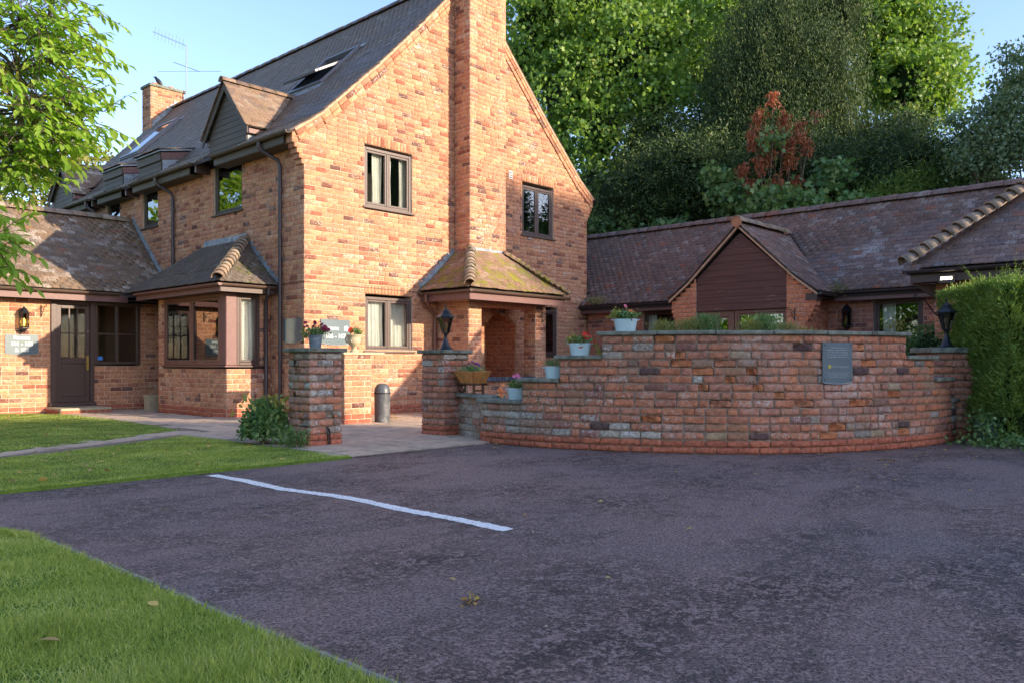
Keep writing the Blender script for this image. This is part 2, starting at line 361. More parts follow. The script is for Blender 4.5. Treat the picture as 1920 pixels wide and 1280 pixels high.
m_lred2 = m_leaf("red_petal", [(0.0, (0.55, 0.02, 0.015)), (1.0, (0.75, 0.06, 0.03))], 0.3)
m_lpurp = m_leaf("maroon_petal", [(0.0, (0.16, 0.012, 0.03)), (1.0, (0.30, 0.03, 0.07))], 0.3)
m_lpink = m_leaf("pink_petal", [(0.0, (0.65, 0.12, 0.30)), (1.0, (0.75, 0.25, 0.45))], 0.3)
m_lviol = m_leaf("violet_petal", [(0.0, (0.12, 0.03, 0.22)), (1.0, (0.28, 0.06, 0.30))], 0.3)
m_lorg = m_leaf("orange_petal", [(0.0, (0.75, 0.18, 0.05)), (1.0, (0.80, 0.35, 0.15))], 0.3)
m_lfall = m_leaf("fallen_leaf_brown", [(0.0, (0.14, 0.07, 0.03)), (0.4, (0.40, 0.22, 0.08)), (1.0, (0.75, 0.55, 0.15))], 0.15)
m_bark = m_plain("bark", (0.12, 0.09, 0.065), 0.9, 0.4, 9, spec=0.1, bstr=0.9)
m_core = m_plain("shade_core", (0.020, 0.032, 0.012), 0.95, 0.4, 6, spec=0.05, bstr=0.8)  # near-black core; the shade inside crowns and hedges is put into its colour

def m_tarmac():
    t = NT("tarmac"); p = t.pos()
    big = t.noise(0.35, 4, 0.6); mid = t.noise(1.7, 5, 0.65, dist=0.6)
    c = t.ramp(big, [(0.35, (0.36, 0.27, 0.25)), (0.55, (0.45, 0.305, 0.265)), (0.72, (0.38, 0.295, 0.275))])
    g = t.noise(62, 4, 0.9); g2 = t.noise(26, 6, 0.85)
    c = t.mix(t.ramp(g, [(0.43, 1.0), (0.54, 0.0)]), c, t.mix(1.0, c, (0.22, 0.20, 0.21), 'MULTIPLY'))
    c = t.mix(t.ramp(t.noise(19, 3, 0.8), [(0.30, 0.8), (0.42, 0.0)]), c, (0.03, 0.025, 0.027))
    c = t.mix(t.ramp(g, [(0.60, 0.0), (0.74, 0.55)]), c, (0.36, 0.31, 0.31))
    # open worn patches where the dark binder shows
    wornm = t.ramp(t.noise(0.8, 5, 0.65, t.vscale(p, (1.0, 1.4, 1.0))), [(0.44, 0.0), (0.66, 1.0)])
    cracks = t.ramp(t.math('ADD', t.math('MULTIPLY', g2, 0.8), t.math('MULTIPLY', t.noise(8, 4, 0.7), 0.35)), [(0.535, 1.0), (0.585, 0.0)])
    k = t.math('MULTIPLY', t.math('ADD', t.math('MULTIPLY', wornm, 0.75), 0.16), cracks)
    c = t.mix(k, c, (0.030, 0.024, 0.024))
    # moss along edges
    ms = t.ramp(t.noise(1.2, 4), [(0.5, 0.0), (0.64, 0.5)])
    sx = t.n("SeparateXYZ"); t.set(sx.inputs[0], p)
    e = t.math('MULTIPLY', t.ramp(t.math('ADD', sx.outputs[1], 6.6), [(0.0, 0.0), (0.85, 1.0)]), t.ramp(t.math('MULTIPLY', sx.outputs[0], -0.2), [(0.7, 0.0), (1.0, 1.0)]))
    c = t.mix(t.math('MULTIPLY', ms, e), c, (0.10, 0.11, 0.03))
    h = t.math('ADD', t.math('MULTIPLY', g, 1.0), t.math('MULTIPLY', k, -1.2))
    return t.done(t.bsdf(c, 0.72, bump=h, bstr=1.0, bdist=0.013, spec=0.4))
m_tar = m_tarmac()
def m_linepaint():
    t = NT("road_line_paint"); n = t.noise(45, 4, 0.75)
    c = t.mix(t.ramp(n, [(0.55, 0.0), (0.64, 0.85)]), (0.92, 0.88, 0.82), (0.22, 0.18, 0.16))
    return t.done(t.bsdf(c, 0.75, bump=t.noise(75, 3, 0.8), bstr=0.7, bdist=0.006))
m_line = m_linepaint()
def m_paving(name="paving_slab"):
    t = NT(name); r = t.rnd()
    c = t.ramp(r, [(0.0, (0.58, 0.43, 0.30)), (0.5, (0.68, 0.49, 0.34)), (1.0, (0.48, 0.37, 0.27))])
    n = t.noise(7, 6, 0.7); n2 = t.noise(60, 3)
    c = t.mix(t.ramp(n, [(0.35, 0.55), (0.6, 0.0)]), c, (0.25, 0.20, 0.16))
    c = t.mix(t.ramp(t.noise(2.2, 4, 0.6), [(0.56, 0.0), (0.68, 0.45)]), c, (0.11, 0.12, 0.06))
    return t.done(t.bsdf(c, 0.85, bump=t.math('ADD', n, t.math('MULTIPLY', n2, 0.4)), bstr=0.5, bdist=0.008, spec=0.25))
m_slab = m_paving()
def m_lawnsoil():
    t = NT("lawn_base"); n = t.noise(14, 5, 0.7); b = t.noise(1.3, 3)
    c = t.ramp(n, [(0.3, (0.08, 0.11, 0.02)), (0.6, (0.13, 0.22, 0.03)), (0.8, (0.18, 0.22, 0.05))])
    c = t.mix(t.ramp(b, [(0.45, 0.0), (0.7, 0.5)]), c, (0.10, 0.12, 0.03))
    return t.done(t.bsdf(c, 0.95, bump=n, bstr=0.8, bdist=0.02, spec=0.1))
m_lawn = m_lawnsoil()

# ------------------------------------------------------------------ instanced pieces (bricks, tiles)
def unit_brick(seed, rough=0.0, spall=0.0):
    """unit brick: x,z in [-.5,.5], y from 0 (back) to 1 (face), to be scaled; closed front with worn arrises"""
    r = np.random.default_rng(seed)
    if rough == 0:
        bx, bz = 0.028, 0.075
        V = []
        for (y, ex, ez) in ((0.0, 0, 0), (0.86, 0, 0), (1.0, bx, bz)):
            for sx, sz in ((-1, -1), (1, -1), (1, 1), (-1, 1)):
                V.append((sx * (0.5 - ex) , y, sz * (0.5 - ez)))
        V = np.array(V)
        V[8:, 1] += r.normal(0, 0.03, 4); V[4:, 0] += r.normal(0, 0.008, 8); V[4:, 2] += r.normal(0, 0.02, 8)
        F = []
        for a in (0, 4):
            for i in range(4):
                j = (i + 1) % 4; F.append((a + i, a + j, a + 4 + j, a + 4 + i))
        F.append((8, 9, 10, 11))
        return V, np.array(F)
    nx, nz = 8, 5
    gx = np.array([-.5, -.44, -.3, -.1, .12, .3, .44, .5]); gz = np.array([-.5, -.34, 0, .34, .5])
    V = []; F = []
    cx, cz = r.uniform(-.4, .4), r.choice([-.3, .3])
    for j in range(nz):
        for i in range(nx):
            ed = max(abs(gx[i]) / .5, 0); ez = abs(gz[j]) / .5
            y = 1.0 - (0.13 if ed > .99 else 0) - (0.13 if ez > .99 else 0)
            y += r.normal(0, 0.05 * rough)
            x = gx[i] + r.normal(0, 0.010 * rough) - (0.012 * np.sign(gx[i]) if (ed > .99 and ez > .99) else 0)
            z = gz[j] + r.normal(0, 0.030 * rough) - (0.05 * np.sign(gz[j]) if (ed > .99 and ez > .99) else 0)
            if spall:
                d = math.hypot((gx[i] - cx) / 0.42, (gz[j] - cz) / 0.75)
                if d < 1: y -= spall * (1 - d * d) ** .5 * r.uniform(.7, 1.2)
            V.append((x, max(y, 0.32), z))
    for j in range(nz - 1):
        for i in range(nx - 1):
            a = j * nx + i; F.append((a, a + 1, a + nx + 1, a + nx))
    # sides
    ring = [i for i in range(nx)] + [j * nx + nx - 1 for j in range(1, nz)] + [(nz - 1) * nx + i for i in range(nx - 2, -1, -1)] + [j * nx for j in range(nz - 2, 0, -1)]
    b = len(V)
    for k in ring: V.append((V[k][0], -0.4, V[k][2]))
    n = len(ring)
    for k in range(n):
        k2 = (k + 1) % n; F.append((b + k, b + k2, ring[k2], ring[k]))
    return np.array(V), np.array(F)
def fixwind(VF):
    V, F = VF
    # make faces point +y / outwards from the axis
    c = np.array([0, 0.3, 0]); out = []
    for f in F:
        p = V[f]; n = np.cross(p[2] - p[0], p[3] - p[1]); m = p.mean(0) - c
        s_ = n[1] if p[:, 1].min() > .2 else np.dot(n, m)
        out.append(f if s_ > 0 else f[::-1])
    return V, np.array(out)
UB = [fixwind(unit_brick(i)) for i in range(3)]
UO = [fixwind(unit_brick(20 + i, 1.0)) for i in range(7)]
US = [fixwind(unit_brick(40 + i, 1.6, 0.9)) for i in range(4)]
def unit_tile():
    # x in [-.5,.5]; y 0 tail .. 1 head; z thickness 0..1 (scaled)
    V = np.array([(-.5, 0, 0), (.5, 0, 0), (.5, 1, 0), (-.5, 1, 0), (-.5, 0, 1), (.5, 0, 1), (.5, 1, 1), (-.5, 1, 1)], dtype=float)
    F = np.array([(4, 5, 6, 7), (0, 1, 5, 4), (1, 2, 6, 5), (3, 0, 4, 7)])
    return V, F
UT = [unit_tile()]

class Pieces:
    """collects pieces as (variant, 4x4); emits the nearest as objects, the rest joined"""
    def __init__(s, units, mname): s.u = units; s.l = []; s.mn = mname
    def add(s, var, M, mat=0): s.l.append((var, M, mat))
CACHE = {}
def unit_me(units, var, mat, nm):
    k = (id(units), var, mat.name)
    if k not in CACHE:
        V, F = units[var]; CACHE[k] = np_mesh(nm, V, F, mat)
    return CACHE[k]
def emit(groups, parts_name, stuff_name, limit=300):
    """groups: list of (Pieces, parent, [mats]); limit over them all"""
    camv = np.array(CAMP); fw = np.array(FW); rt = np.array(RT)
    allp = []
    for gi, (P, par, mats) in enumerate(groups):
        for k, (var, M, mi) in enumerate(P.l):
            d = M[:3, 3] - camv; z = d @ fw; x = d @ rt
            vis = z > 0.5 and abs(x / z) < 0.64 and (d[2] / z) < 0.46
            nrm = M[:3, 1] if 'brick' in parts_name else M[:3, 2]
            nrm = nrm / (np.linalg.norm(nrm) + 1e-9); face = -(nrm @ d) / np.linalg.norm(d)
            key = np.linalg.norm(d) / max(face, 0.08) + (0 if vis and face > 0.02 else 1000)
            allp.append((key, gi, k))
    allp.sort(); pick = set((g, k) for _, g, k in allp[:limit])
    for gi, (P, par, mats) in enumerate(groups):
        off = np.array(ORG.get(par.name, Vector((0, 0, 0))))
        rest = {}
        for k, (var, M, mi) in enumerate(P.l):
            if (gi, k) in pick:
                o = bpy.data.objects.new(parts_name, unit_me(P.u, var, mats[mi], P.mn)); COL.objects.link(o)
                o.parent = par; M2 = M.copy(); M2[:3, 3] -= off; o.matrix_local = Matrix(M2.tolist())
            else: rest.setdefault(mi, []).append((var, M))
        for mi, lst in rest.items():
            Vs, Fs, b = [], [], 0
            for var, M in lst:
                V, F = P.u[var]
                Vs.append(V @ M[:3, :3].T + (M[:3, 3] - off)); Fs.append(F + b); b += len(V)
            me = np_mesh(stuff_name, np.concatenate(Vs), np.concatenate(Fs), mats[mi])
            o = link(stuff_name, me, par); o['kind'] = 'stuff'
def mat4(o, x, y, z):
    M = np.eye(4); M[:3, 0] = x; M[:3, 1] = y; M[:3, 2] = z; M[:3, 3] = o; return M
Z3 = np.array((0, 0, 1.0))
COURSE, BL = 0.090, 0.240
def subtract(iv, a, b):
    out = []
    for (x0, x1) in iv:
        if b <= x0 or a >= x1: out.append((x0, x1)); continue
        if a > x0: out.append((x0, a))
        if b < x1: out.append((b, x1))
    return out
def brick_wall(P, O, U, N, z0, z1, outline, openings=(), plinth=0, bond='stretcher', soldier=True, C=COURSE, L=BL, matf=None, core=None, corethick=0.22, proud=0.007, rough=False, seed=1, pl_z=None):
    """bricks laid on the vertical plane through O along U with outward normal N. outline(z)->(a,b). core: MB to receive the backing."""
    r = random.Random(seed); O = np.array(O, float); U = np.array(U, float); N = np.array(N, float)
    X = np.cross(N, Z3); n = int(round((z1 - z0) / C)); J = 0.011 if not rough else 0.014
    runs = {}
    for k in range(n):
        za = z0 + k * C; zb = za + C; zc = (za + zb) / 2
        a, b = outline(zc)
        if b - a < 0.06: continue
        iv = [(a, b)]; iv_core = [(max(outline(za)[0], outline(zb - .001)[0]), min(outline(za)[1], outline(zb - .001)[1]))]
        sold = []
        for (x0, x1, oz0, oz1, *opt) in openings:
            if zb > oz0 + 0.02 and za < oz1 - 0.02:
                iv = subtract(iv, x0, x1); iv_core = subtract(iv_core, x0, x1)
            elif soldier and oz1 - 0.02 <= za < oz1 + 2 * C + 0.0 and not opt:
                sold.append((x0 - .02, x1 + .02, za < oz1 + C - 0.02)); iv = subtract(iv, x0 - .02, x1 + .02)
        if core is not None:
            for c in iv_core:
                if c[1] - c[0] > 0.02: runs.setdefault((round(c[0], 3), round(c[1], 3)), []).append((za, zb))
        for (x0, x1) in iv:
            if x1 - x0 < 0.05: continue
            x = x0
            if bond == 'stretcher': first = L / 2 if k % 2 else L
            elif bond == 'flemish': first = L * 0.75 if k % 2 else L * 0.5
            else: first = L * r.choice((.5, 1, .75))
            hd = (k % 2 == 0)
            off = first; w = first; ln = 0
            while x < x1 - 0.02:
                w = min(w, x1 - x)
                if x1 - x - w < 0.06: w = x1 - x
                jx = r.uniform(-.003, .003) if not rough else r.uniform(-.006, .006)
                hh = C - J + (r.uniform(-.006, .004) if rough else r.uniform(-.003, .002))
                ww = w - J + (r.uniform(-.008, .004) if rough else r.uniform(-.004, .002))
                dep = proud + (r.uniform(-.0025, .0025) if not rough else r.uniform(-.006, .007))
                dd = 0.02 + dep
                c = O + U * (x + w / 2 + jx) + Z3 * (zc + r.uniform(-.0015, .0015)) - N * 0.02
                mi = matf(x + w / 2, zc, k, r) if matf else (1 if k < plinth else 0)
                if rough:
                    sp = r.random() < rough and mi != 1
                    units_n = len(P.u)
                    var = r.randrange(7, units_n) if sp else r.randrange(7)
                    if mi == 1: var = r.randrange(7)
                    tilt = r.uniform(-.012, .012)
                    Xr = X * math.cos(tilt) + Z3 * math.sin(tilt); Zr = Z3 * math.cos(tilt) - X * math.sin(tilt)
                    P.add(var, mat4(c, Xr * ww, N * dd, Zr * hh), mi)
                else:
                    P.add(r.randrange(len(P.u)), mat4(c, X * ww, N * dd, Z3 * hh), mi)
                x += w
                if bond == 'flemish': w = L / 2 if hd else L; hd = not hd
                elif bond == 'garden': w = L * (0.5 if r.random() < .35 else 1)
                else: w = L * (0.5 if r.random() < .03 else 1)
        for (s0, s1, first) in sold:
            if not first: continue
            m = max(2, int(round((s1 - s0) / 0.082))); st = (s1 - s0) / m
            for i in range(m):
                h2 = 2 * C - J; c = O + U * (s0 + st * (i + .5)) + Z3 * (za + C) - N * 0.02
                P.add(r.randrange(3), mat4(c, X * (st - J), N * (0.02 + proud), Z3 * h2), 0)
    if core is not None:
        for (a, b), zs in runs.items():
            zs.sort(); i = 0
            while i < len(zs):
                j = i
                while j + 1 < len(zs) and abs(zs[j + 1][0] - zs[j][1]) < 1e-6: j += 1
                zz0, zz1 = zs[i][0], zs[j][1]
                c = O + U * ((a + b) / 2) + Z3 * ((zz0 + zz1) / 2) - N * (corethick / 2 + .0025 + .0012 * (seed % 3))
                core.obox(c, U * ((b - a) / 2), N * (corethick / 2), Z3 * ((zz1 - zz0) / 2)); i = j + 1
def rect(a, b): return lambda z: (a, b)

def tile_roof(P, A, U, D, ulen, prof, clip=None, gauge=0.112, tw=0.17, seed=3, mat=0, jit=1.0, skip=None, lift=0.0, th=0.018):
    """prof: [(h,z)...] upslope profile measured from A; tiles run along U"""
    r = random.Random(seed); A = np.array(A, float); U = np.array(U, float); D = np.array(D, float)
    seg = []; tot = 0
    for (p, q) in zip(prof, prof[1:]):
        l = math.hypot(q[0] - p[0], q[1] - p[1]); seg.append((tot, l, p, q)); tot += l
    def at(s):
        for (t0, l, p, q) in seg:
            if s <= t0 + l or (t0, l, p, q) == seg[-1]:
                f = (s - t0) / l; return p[0] + (q[0] - p[0]) * f, p[1] + (q[1] - p[1]) * f, (q[0] - p[0]) / l, (q[1] - p[1]) / l
    rows = int(tot / gauge) + 1; cols = int(ulen / tw) + 2
    for k in range(rows):
        s = k * gauge
        if s > tot - 0.03: continue
        h, z, ch, sh = at(s)
        T = D * ch + Z3 * sh; Nn = -D * sh + Z3 * ch
        if np.dot(np.cross(U, T), Nn) < 0: Ux = -U
        else: Ux = U
        ln = min(0.20, tot - s + 0.02)
        for c in range(-1, cols):
            u = (c + (0.5 if k % 2 else 0.0)) * tw; wt_ = tw
            if u < -.01 or u > ulen + .01: continue
            if u < tw * .4: u = tw * .25; wt_ = tw * .5
            elif u > ulen - tw * .4: u = ulen - tw * .25; wt_ = tw * .5
            u += r.uniform(-.003, .003)
            if clip and not clip(u, h, z): continue
            o = A + U * u + D * h + Z3 * z + Nn * (0.016 + lift + r.uniform(-.003, .004) * jit) - T * (0.01 + r.uniform(-.004, .008) * jit)
            roll = r.uniform(-.012, .012) * jit; tp = -(0.055 + (th - .018) * 3) + r.uniform(-.008, .008)
            T2 = T * math.cos(tp) + Nn * math.sin(tp); N2 = Nn * math.cos(tp) - T * math.sin(tp)
            X2 = Ux * math.cos(roll) + T2 * math.sin(roll); T3 = T2 * math.cos(roll) - Ux * math.sin(roll)
            P.add(0, mat4(o, X2 * (wt_ - 0.006), T3 * ln, N2 * th), mat)
def ridge_tiles(p, q, parent, mat, r=0.11, L=0.33, name="ridge_tile", hump=0.0, seg=7, sink=0.03, seed=5):
    """half round tiles laid one by one from p to q"""
    rr = random.Random(seed)
    p = Vector(p); q = Vector(q); d = (q - p); n = max(1, int(round(d.length / L))); st = d / n; t = d.normalized()
    side = t.cross(Vector((0, 0, 1))).normalized(); up = side.cross(t).normalized()
    key = ("rt", round(st.length, 4), r, hump, mat.name)
    if key not in CACHE:
        V = []; F = []; m = seg + 1; ly = st.length
        for e, (y, s) in enumerate(((-0.02, 1.0 + hump), (ly * .5, 1.0 + hump * .5), (ly * 0.995, 0.94))):
            for ro in (1.0, 0.84):
                for i in range(m):
                    a = math.pi * i / seg; V.append((math.cos(a) * r * s * ro, y, math.sin(a) * r * s * ro))
        for e in range(2):
            b0 = e * 2 * m; b1 = b0 + 2 * m
            for i in range(seg): F.append((b0 + i, b0 + i + 1, b1 + i + 1, b1 + i)); F.append((b0 + m + i, b1 + m + i, b1 + m + i + 1, b0 + m + i + 1))
        for i in range(seg):
            F.append((i, m + i, m + i + 1, i + 1)); F.append((4 * m + i, 4 * m + i + 1, 5 * m + i + 1, 5 * m + i))
        CACHE[key] = np_mesh(name, np.array(V), np.array(F), mat)
    off = ORG[parent.name]
    for i in range(n):
        o = bpy.data.objects.new(name, CACHE[key]); COL.objects.link(o); o.parent = parent
        c = p + st * i - off - up * sink + up * rr.uniform(-.004, .006)
        ta = (t + side * rr.uniform(-.02, .02)).normalized(); sa = ta.cross(up).normalized()
        M = Matrix.Identity(4)
        for a in range(3): M[a][0] = sa[a]; M[a][1] = ta[a]; M[a][2] = up[a]; M[a][3] = c[a]
        o.matrix_local = M

# ------------------------------------------------------------------ windows, gutters
def window(par, O, U, N, x0, x1, z0, z1, cols=2, rows=1, mat=None, curtain='both', rec=0.045, sill=True, glass=None, depth=0.75, inner=None, name="window", fw=0.06, cz=None, ajar=None):
    O = Vector(O); U = Vector(U); N = Vector(N); Z = Vector((0, 0, 1)); mat = mat or m_winfr; glass = glass or m_pane
    def B(mb, a0, a1, n0, n1, c0, c1):
        mb.obox(O + U * ((a0 + a1) / 2) + N * ((n0 + n1) / 2) + Z * ((c0 + c1) / 2), U * ((a1 - a0) / 2), N * ((n1 - n0) / 2), Z * ((c1 - c0) / 2))
    g = 0.003
    f = MB(); n0, n1 = -rec - 0.05, -rec + 0.015
    B(f, x0 + g, x0 + fw, n0, n1, z0 + g, z1 - g); B(f, x1 - fw, x1 - g, n0, n1, z0 + g, z1 - g)
    B(f, x0 + fw, x1 - fw, n0, n1, z1 - fw, z1 - g); B(f, x0 + fw, x1 - fw, n0, n1, z0 + g, z0 + fw)
    fo = f.build(name, mat, par, bevel=0.006)
    cw = (x1 - x0 - 2 * fw) / cols
    for i in range(1, cols):
        m = MB(); xm = x0 + fw + cw * i; B(m, xm - 0.025, xm + 0.025, n0, n1 - 0.004, z0 + fw, z1 - fw); m.build("mullion", mat, fo, bevel=0.004)
    rh = (z1 - z0 - 2 * fw) / rows
    for i in range(cols):
        a0 = x0 + fw + cw * i + (0.025 if i else 0); a1 = x0 + fw + cw * (i + 1) - (0.025 if i < cols - 1 else 0)
        for j in range(rows):
            c0 = z0 + fw + rh * j; c1 = z0 + fw + rh * (j + 1)
            if rows > 1 and j: c0 += 0.012
            s = MB(); sw = 0.042 if rows == 1 else 0.018
            B(s, a0 + .004, a0 + sw, n0 + .01, n1 - .010, c0 + .004, c1 - .004); B(s, a1 - sw, a1 - .004, n0 + .01, n1 - .010, c0 + .004, c1 - .004)
            B(s, a0 + sw, a1 - sw, n0 + .01, n1 - .010, c1 - sw, c1 - .004); B(s, a0 + sw, a1 - sw, n0 + .01, n1 - .010, c0 + .004, c0 + sw)
            s.build("sash", mat, fo, bevel=0.004)
            p = MB(); B(p, a0 + sw, a1 - sw, n0 + .03, n0 + .034, c0 + sw, c1 - sw); p.build("pane", glass, fo)
    if sill:
        s = MB(); B(s, x0 - 0.05, x1 + 0.05, n0, 0.045, z0 - 0.035, z0); s.build("sill", mat, fo, bevel=0.006)
    # room behind the glass
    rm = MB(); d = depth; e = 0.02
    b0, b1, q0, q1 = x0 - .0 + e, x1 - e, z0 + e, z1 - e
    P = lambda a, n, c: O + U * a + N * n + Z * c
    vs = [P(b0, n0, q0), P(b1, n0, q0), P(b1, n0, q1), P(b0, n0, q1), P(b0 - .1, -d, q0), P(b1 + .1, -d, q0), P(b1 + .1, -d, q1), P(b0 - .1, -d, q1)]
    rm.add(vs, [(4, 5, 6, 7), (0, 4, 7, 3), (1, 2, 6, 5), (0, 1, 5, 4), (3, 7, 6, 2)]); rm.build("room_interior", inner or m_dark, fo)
    if curtain:
        w = x1 - x0 - 2 * fw; spans = []
        if curtain == 'both': spans = [(x0 + .04, x0 + fw + w * .36), (x0 + fw + w * .52, x1 - .10)]
        elif curtain == 'full': spans = [(x0 + .03, x1 - .03)]
        elif curtain == 'left': spans = [(x0 + .04, x0 + fw + w * .28)]
        elif curtain == 'right': spans = [(x1 - fw - w * .35, x1 - .04)]
        elif curtain == 'net': spans = [(x0 + .03, x0 + fw + w * .47), (x0 + fw + w * .5, x1 - .03)]
        else: spans = curtain
        for (a, b) in spans:
            m = max(12, int((b - a) / 0.012)); V = []; F = []
            for i in range(m + 1):
                t = i / m; x = a + (b - a) * t
                for j in range(5):
                    zz = z0 + .01 + (z1 - z0 - .03) * j / 4
                    am = 0.016 + 0.012 * (1 - j / 4)
                    y = n0 - 0.07 + am * math.sin(t * (b - a) * 78 + j * .25) + 0.01 * math.sin(t * (b - a) * 23 + 1)
                    V.append(P(x + 0.006 * math.sin(j * 1.3 + t * 9), y, zz))
            for i in range(m):
                for j in range(4): q = i * 5 + j; F.append((q, q + 5, q + 6, q + 1))
            c = MB(); c.add(V, F); c.build("curtain", m_curtain, fo, smooth=True)
    return fo
def gutter(par, p, q, mat=None, r=0.052, name="gutter", brackets=True):
    """half round gutter from p to q with joints"""
    mat = mat or m_gutter; p = Vector(p); q = Vector(q); t = (q - p).normalized(); side = t.cross(Vector((0, 0, 1))).normalized(); up = Vector((0, 0, 1))
    m = MB(); seg = 8; b = 0
    for e in (p, q):
        for ro in (1.0, 0.9):
            for i in range(seg + 1):
                a = math.pi + math.pi * i / seg; m.v.append(tuple(e + side * math.cos(a) * r * ro + up * math.sin(a) * r * ro))
    k = seg + 1
    for i in range(seg):
        m.f.append((i, i + 1, 2 * k + i + 1, 2 * k + i)); m.f.append((k + i, 3 * k + i, 3 * k + i + 1, k + i + 1))
        m.f.append((i, k + i, k + i + 1, i + 1)); m.f.append((2 * k + i, 2 * k + i + 1, 3 * k + i + 1, 3 * k + i))
    m.f.append((0, 2 * k, 3 * k, k)); m.f.append((seg, k + seg, 3 * k + seg, 2 * k + seg))
    for e in (p, q):
        m.add([tuple(e + side * math.cos(math.pi + math.pi * i / seg) * r * 1.04 + up * math.sin(math.pi + math.pi * i / seg) * r * 1.04) for i in range(seg + 1)], [tuple(range(seg + 1))])
    o = m.build(name, mat, par)
    if brackets:
        n = max(1, int((q - p).length / 0.8)); off = ORG[o.name]
        for i in range(n):
            c = p + (q - p) * ((i + .5) / n); b = MB(); rr = r * 1.09
            for e in (-.018, .018):
                for i2 in range(seg + 1):
                    a = math.pi + math.pi * i2 / seg; b.v.append(tuple(c + t * e + side * math.cos(a) * rr + up * (math.sin(a) * rr + .002)))
            for i2 in range(seg): b.f.append((i2, i2 + 1, k + i2 + 1, k + i2))
            b.build("gutter_bracket", mat, o)
    return o
def board(par, p, q, h, th, mat, name="fascia", up=(0, 0, 1), out=None):
    p = Vector(p); q = Vector(q); t = (q - p) / 2; u = Vector(up).normalized(); n = t.cross(u).normalized()
    m = MB(); m.obox((p + q) / 2, t, n * th / 2, u * h / 2); return m.build(name, mat, par)
def text_part(par, txt, size, O, U, N, mat, name="lettering", align='CENTER', ext=0.002, sx=1.0, mirror=False, spacing=1.0):
    cu = bpy.data.curves.new(name, 'FONT'); cu.body = txt; cu.size = size; cu.align_x = align; cu.align_y = 'CENTER'; cu.extrude = ext; cu.space_line = spacing
    cu.resolution_u = 3; cu.offset = size * .012
    tmp = bpy.data.objects.new("tmp_text", cu); COL.objects.link(tmp)
    dg = bpy.context.evaluated_depsgraph_get(); dg.update()
    me = bpy.data.meshes.new_from_object(tmp.evaluated_get(dg)); bpy.data.objects.remove(tmp); bpy.data.curves.remove(cu)
    me.materials.clear(); me.materials.append(mat); me.name = name
    U = Vector(U).normalized(); N = Vector(N).normalized(); Zu = Vector((0, 0, 1)); O = Vector(O) - ORG.get(par.name, Vector((0, 0, 0)))
    M = Matrix.Identity(4)
    for a in range(3): M[a][0] = U[a] * sx; M[a][1] = Zu[a]; M[a][2] = N[a]; M[a][3] = O[a]
    me.transform(M)
    o = link(name, me, par); ORG[o.name] = ORG.get(par.name, Vector((0, 0, 0))); return o

# ------------------------------------------------------------------ foliage
def frames(n, rng, updir=None, spread=1.0):
    d = rng.normal(size=(n, 3))
    if updir is not None: d = d * spread + np.asarray(updir)
    d /= np.linalg.norm(d, axis=1, keepdims=True)
    a = rng.normal(size=(n, 3)); a -= (a * d).sum(1, keepdims=True) * d; a /= np.linalg.norm(a, axis=1, keepdims=True)
    return d, a, np.cross(d, a)
def leaf_mesh(name, P, D, A, L, Wd, mat, fold=0.25, kind='quad', droop=0.0):
    """P base points, D leaf axis, A side vector; makes pointed two- or six-sided leaves"""
    n = len(P); Nn = np.cross(A, D); L = np.broadcast_to(np.asarray(L, float), (n,))[:, None]; Wd = np.broadcast_to(np.asarray(Wd, float), (n,))[:, None]
    if kind == 'quad':
        V = np.stack([P, P + D * L * .45 + A * Wd * .5 + Nn * L * fold * .3, P + D * L, P + D * L * .45 - A * Wd * .5 + Nn * L * fold * .3], 1).reshape(-1, 3)
        F = np.arange(n * 4).reshape(-1, 4)
    elif kind == 'tri':
        V = np.stack([P - A * Wd * .5, P + A * Wd * .5, P + D * L], 1).reshape(-1, 3); F = np.arange(n * 3).reshape(-1, 3)
    elif kind == 'maple':
        pts = [(0, 0), (.42, .12), (.30, .38), (.62, .62), (.22, .68), (0, 1.0), (-.22, .68), (-.62, .62), (-.30, .38), (-.42, .12)]
        V = np.stack([P + D * L * y + A * Wd * x + Nn * L * fold * abs(x) * .5 for x, y in pts], 1).reshape(-1, 3)
        F = np.arange(n * 10).reshape(-1, 10)
    else:
        pts = [(0, 0, 0), (.34, .28, 1), (.50, .55, 1), (.28, .82, 1), (0, 1, 0), (-.28, .82, 1), (-.50, .55, 1), (-.34, .28, 1)]
        V = []
        for x, y, e in pts:
            V.append(P + D * L * y + A * Wd * x + Nn * (abs(x) * Wd * fold) - Z3 * (droop * L * y * y))
        mid = P + D * L * .5 - Z3 * (droop * L * .25)
        V.append(mid); V = np.stack(V, 1).reshape(-1, 3)
        b = (np.arange(n) * 9)[:, None]
        F = np.concatenate([b + np.array([[0, 1, 2, 8]]), b + np.array([[8, 2, 3, 4]]), b + np.array([[8, 4, 5, 6]]), b + np.array([[0, 8, 6, 7]])])
    return np_mesh(name, V, F, mat)
def crown_points(rng, blobs, n, clump=0.35, shell=0.6, per=10, flat=None):
    """blobs [(x,y,z,rx,ry,rz,weight)] -> n points gathered in clumps near the blobs' surface"""
    w = np.array([b[6] if len(b) > 6 else b[3] * b[5] for b in blobs], float); w /= w.sum()
    m = n // per; bi = rng.choice(len(blobs), m, p=w); B = np.array([b[:6] for b in blobs])[bi]
    d = rng.normal(size=(m, 3)); d /= np.linalg.norm(d, axis=1, keepdims=True)
    rad = rng.uniform(shell, 1.04, (m, 1)) ** 0.7
    c = B[:, :3] + d * rad * B[:, 3:6]
    P = np.repeat(c, per, 0) + rng.normal(size=(m * per, 3)) * clump * np.array(flat if flat else (1, 1, .5)) * np.repeat(rng.uniform(.6, 1.3, (m, 1)), per, 0)
    return P, np.repeat(d, per, 0)
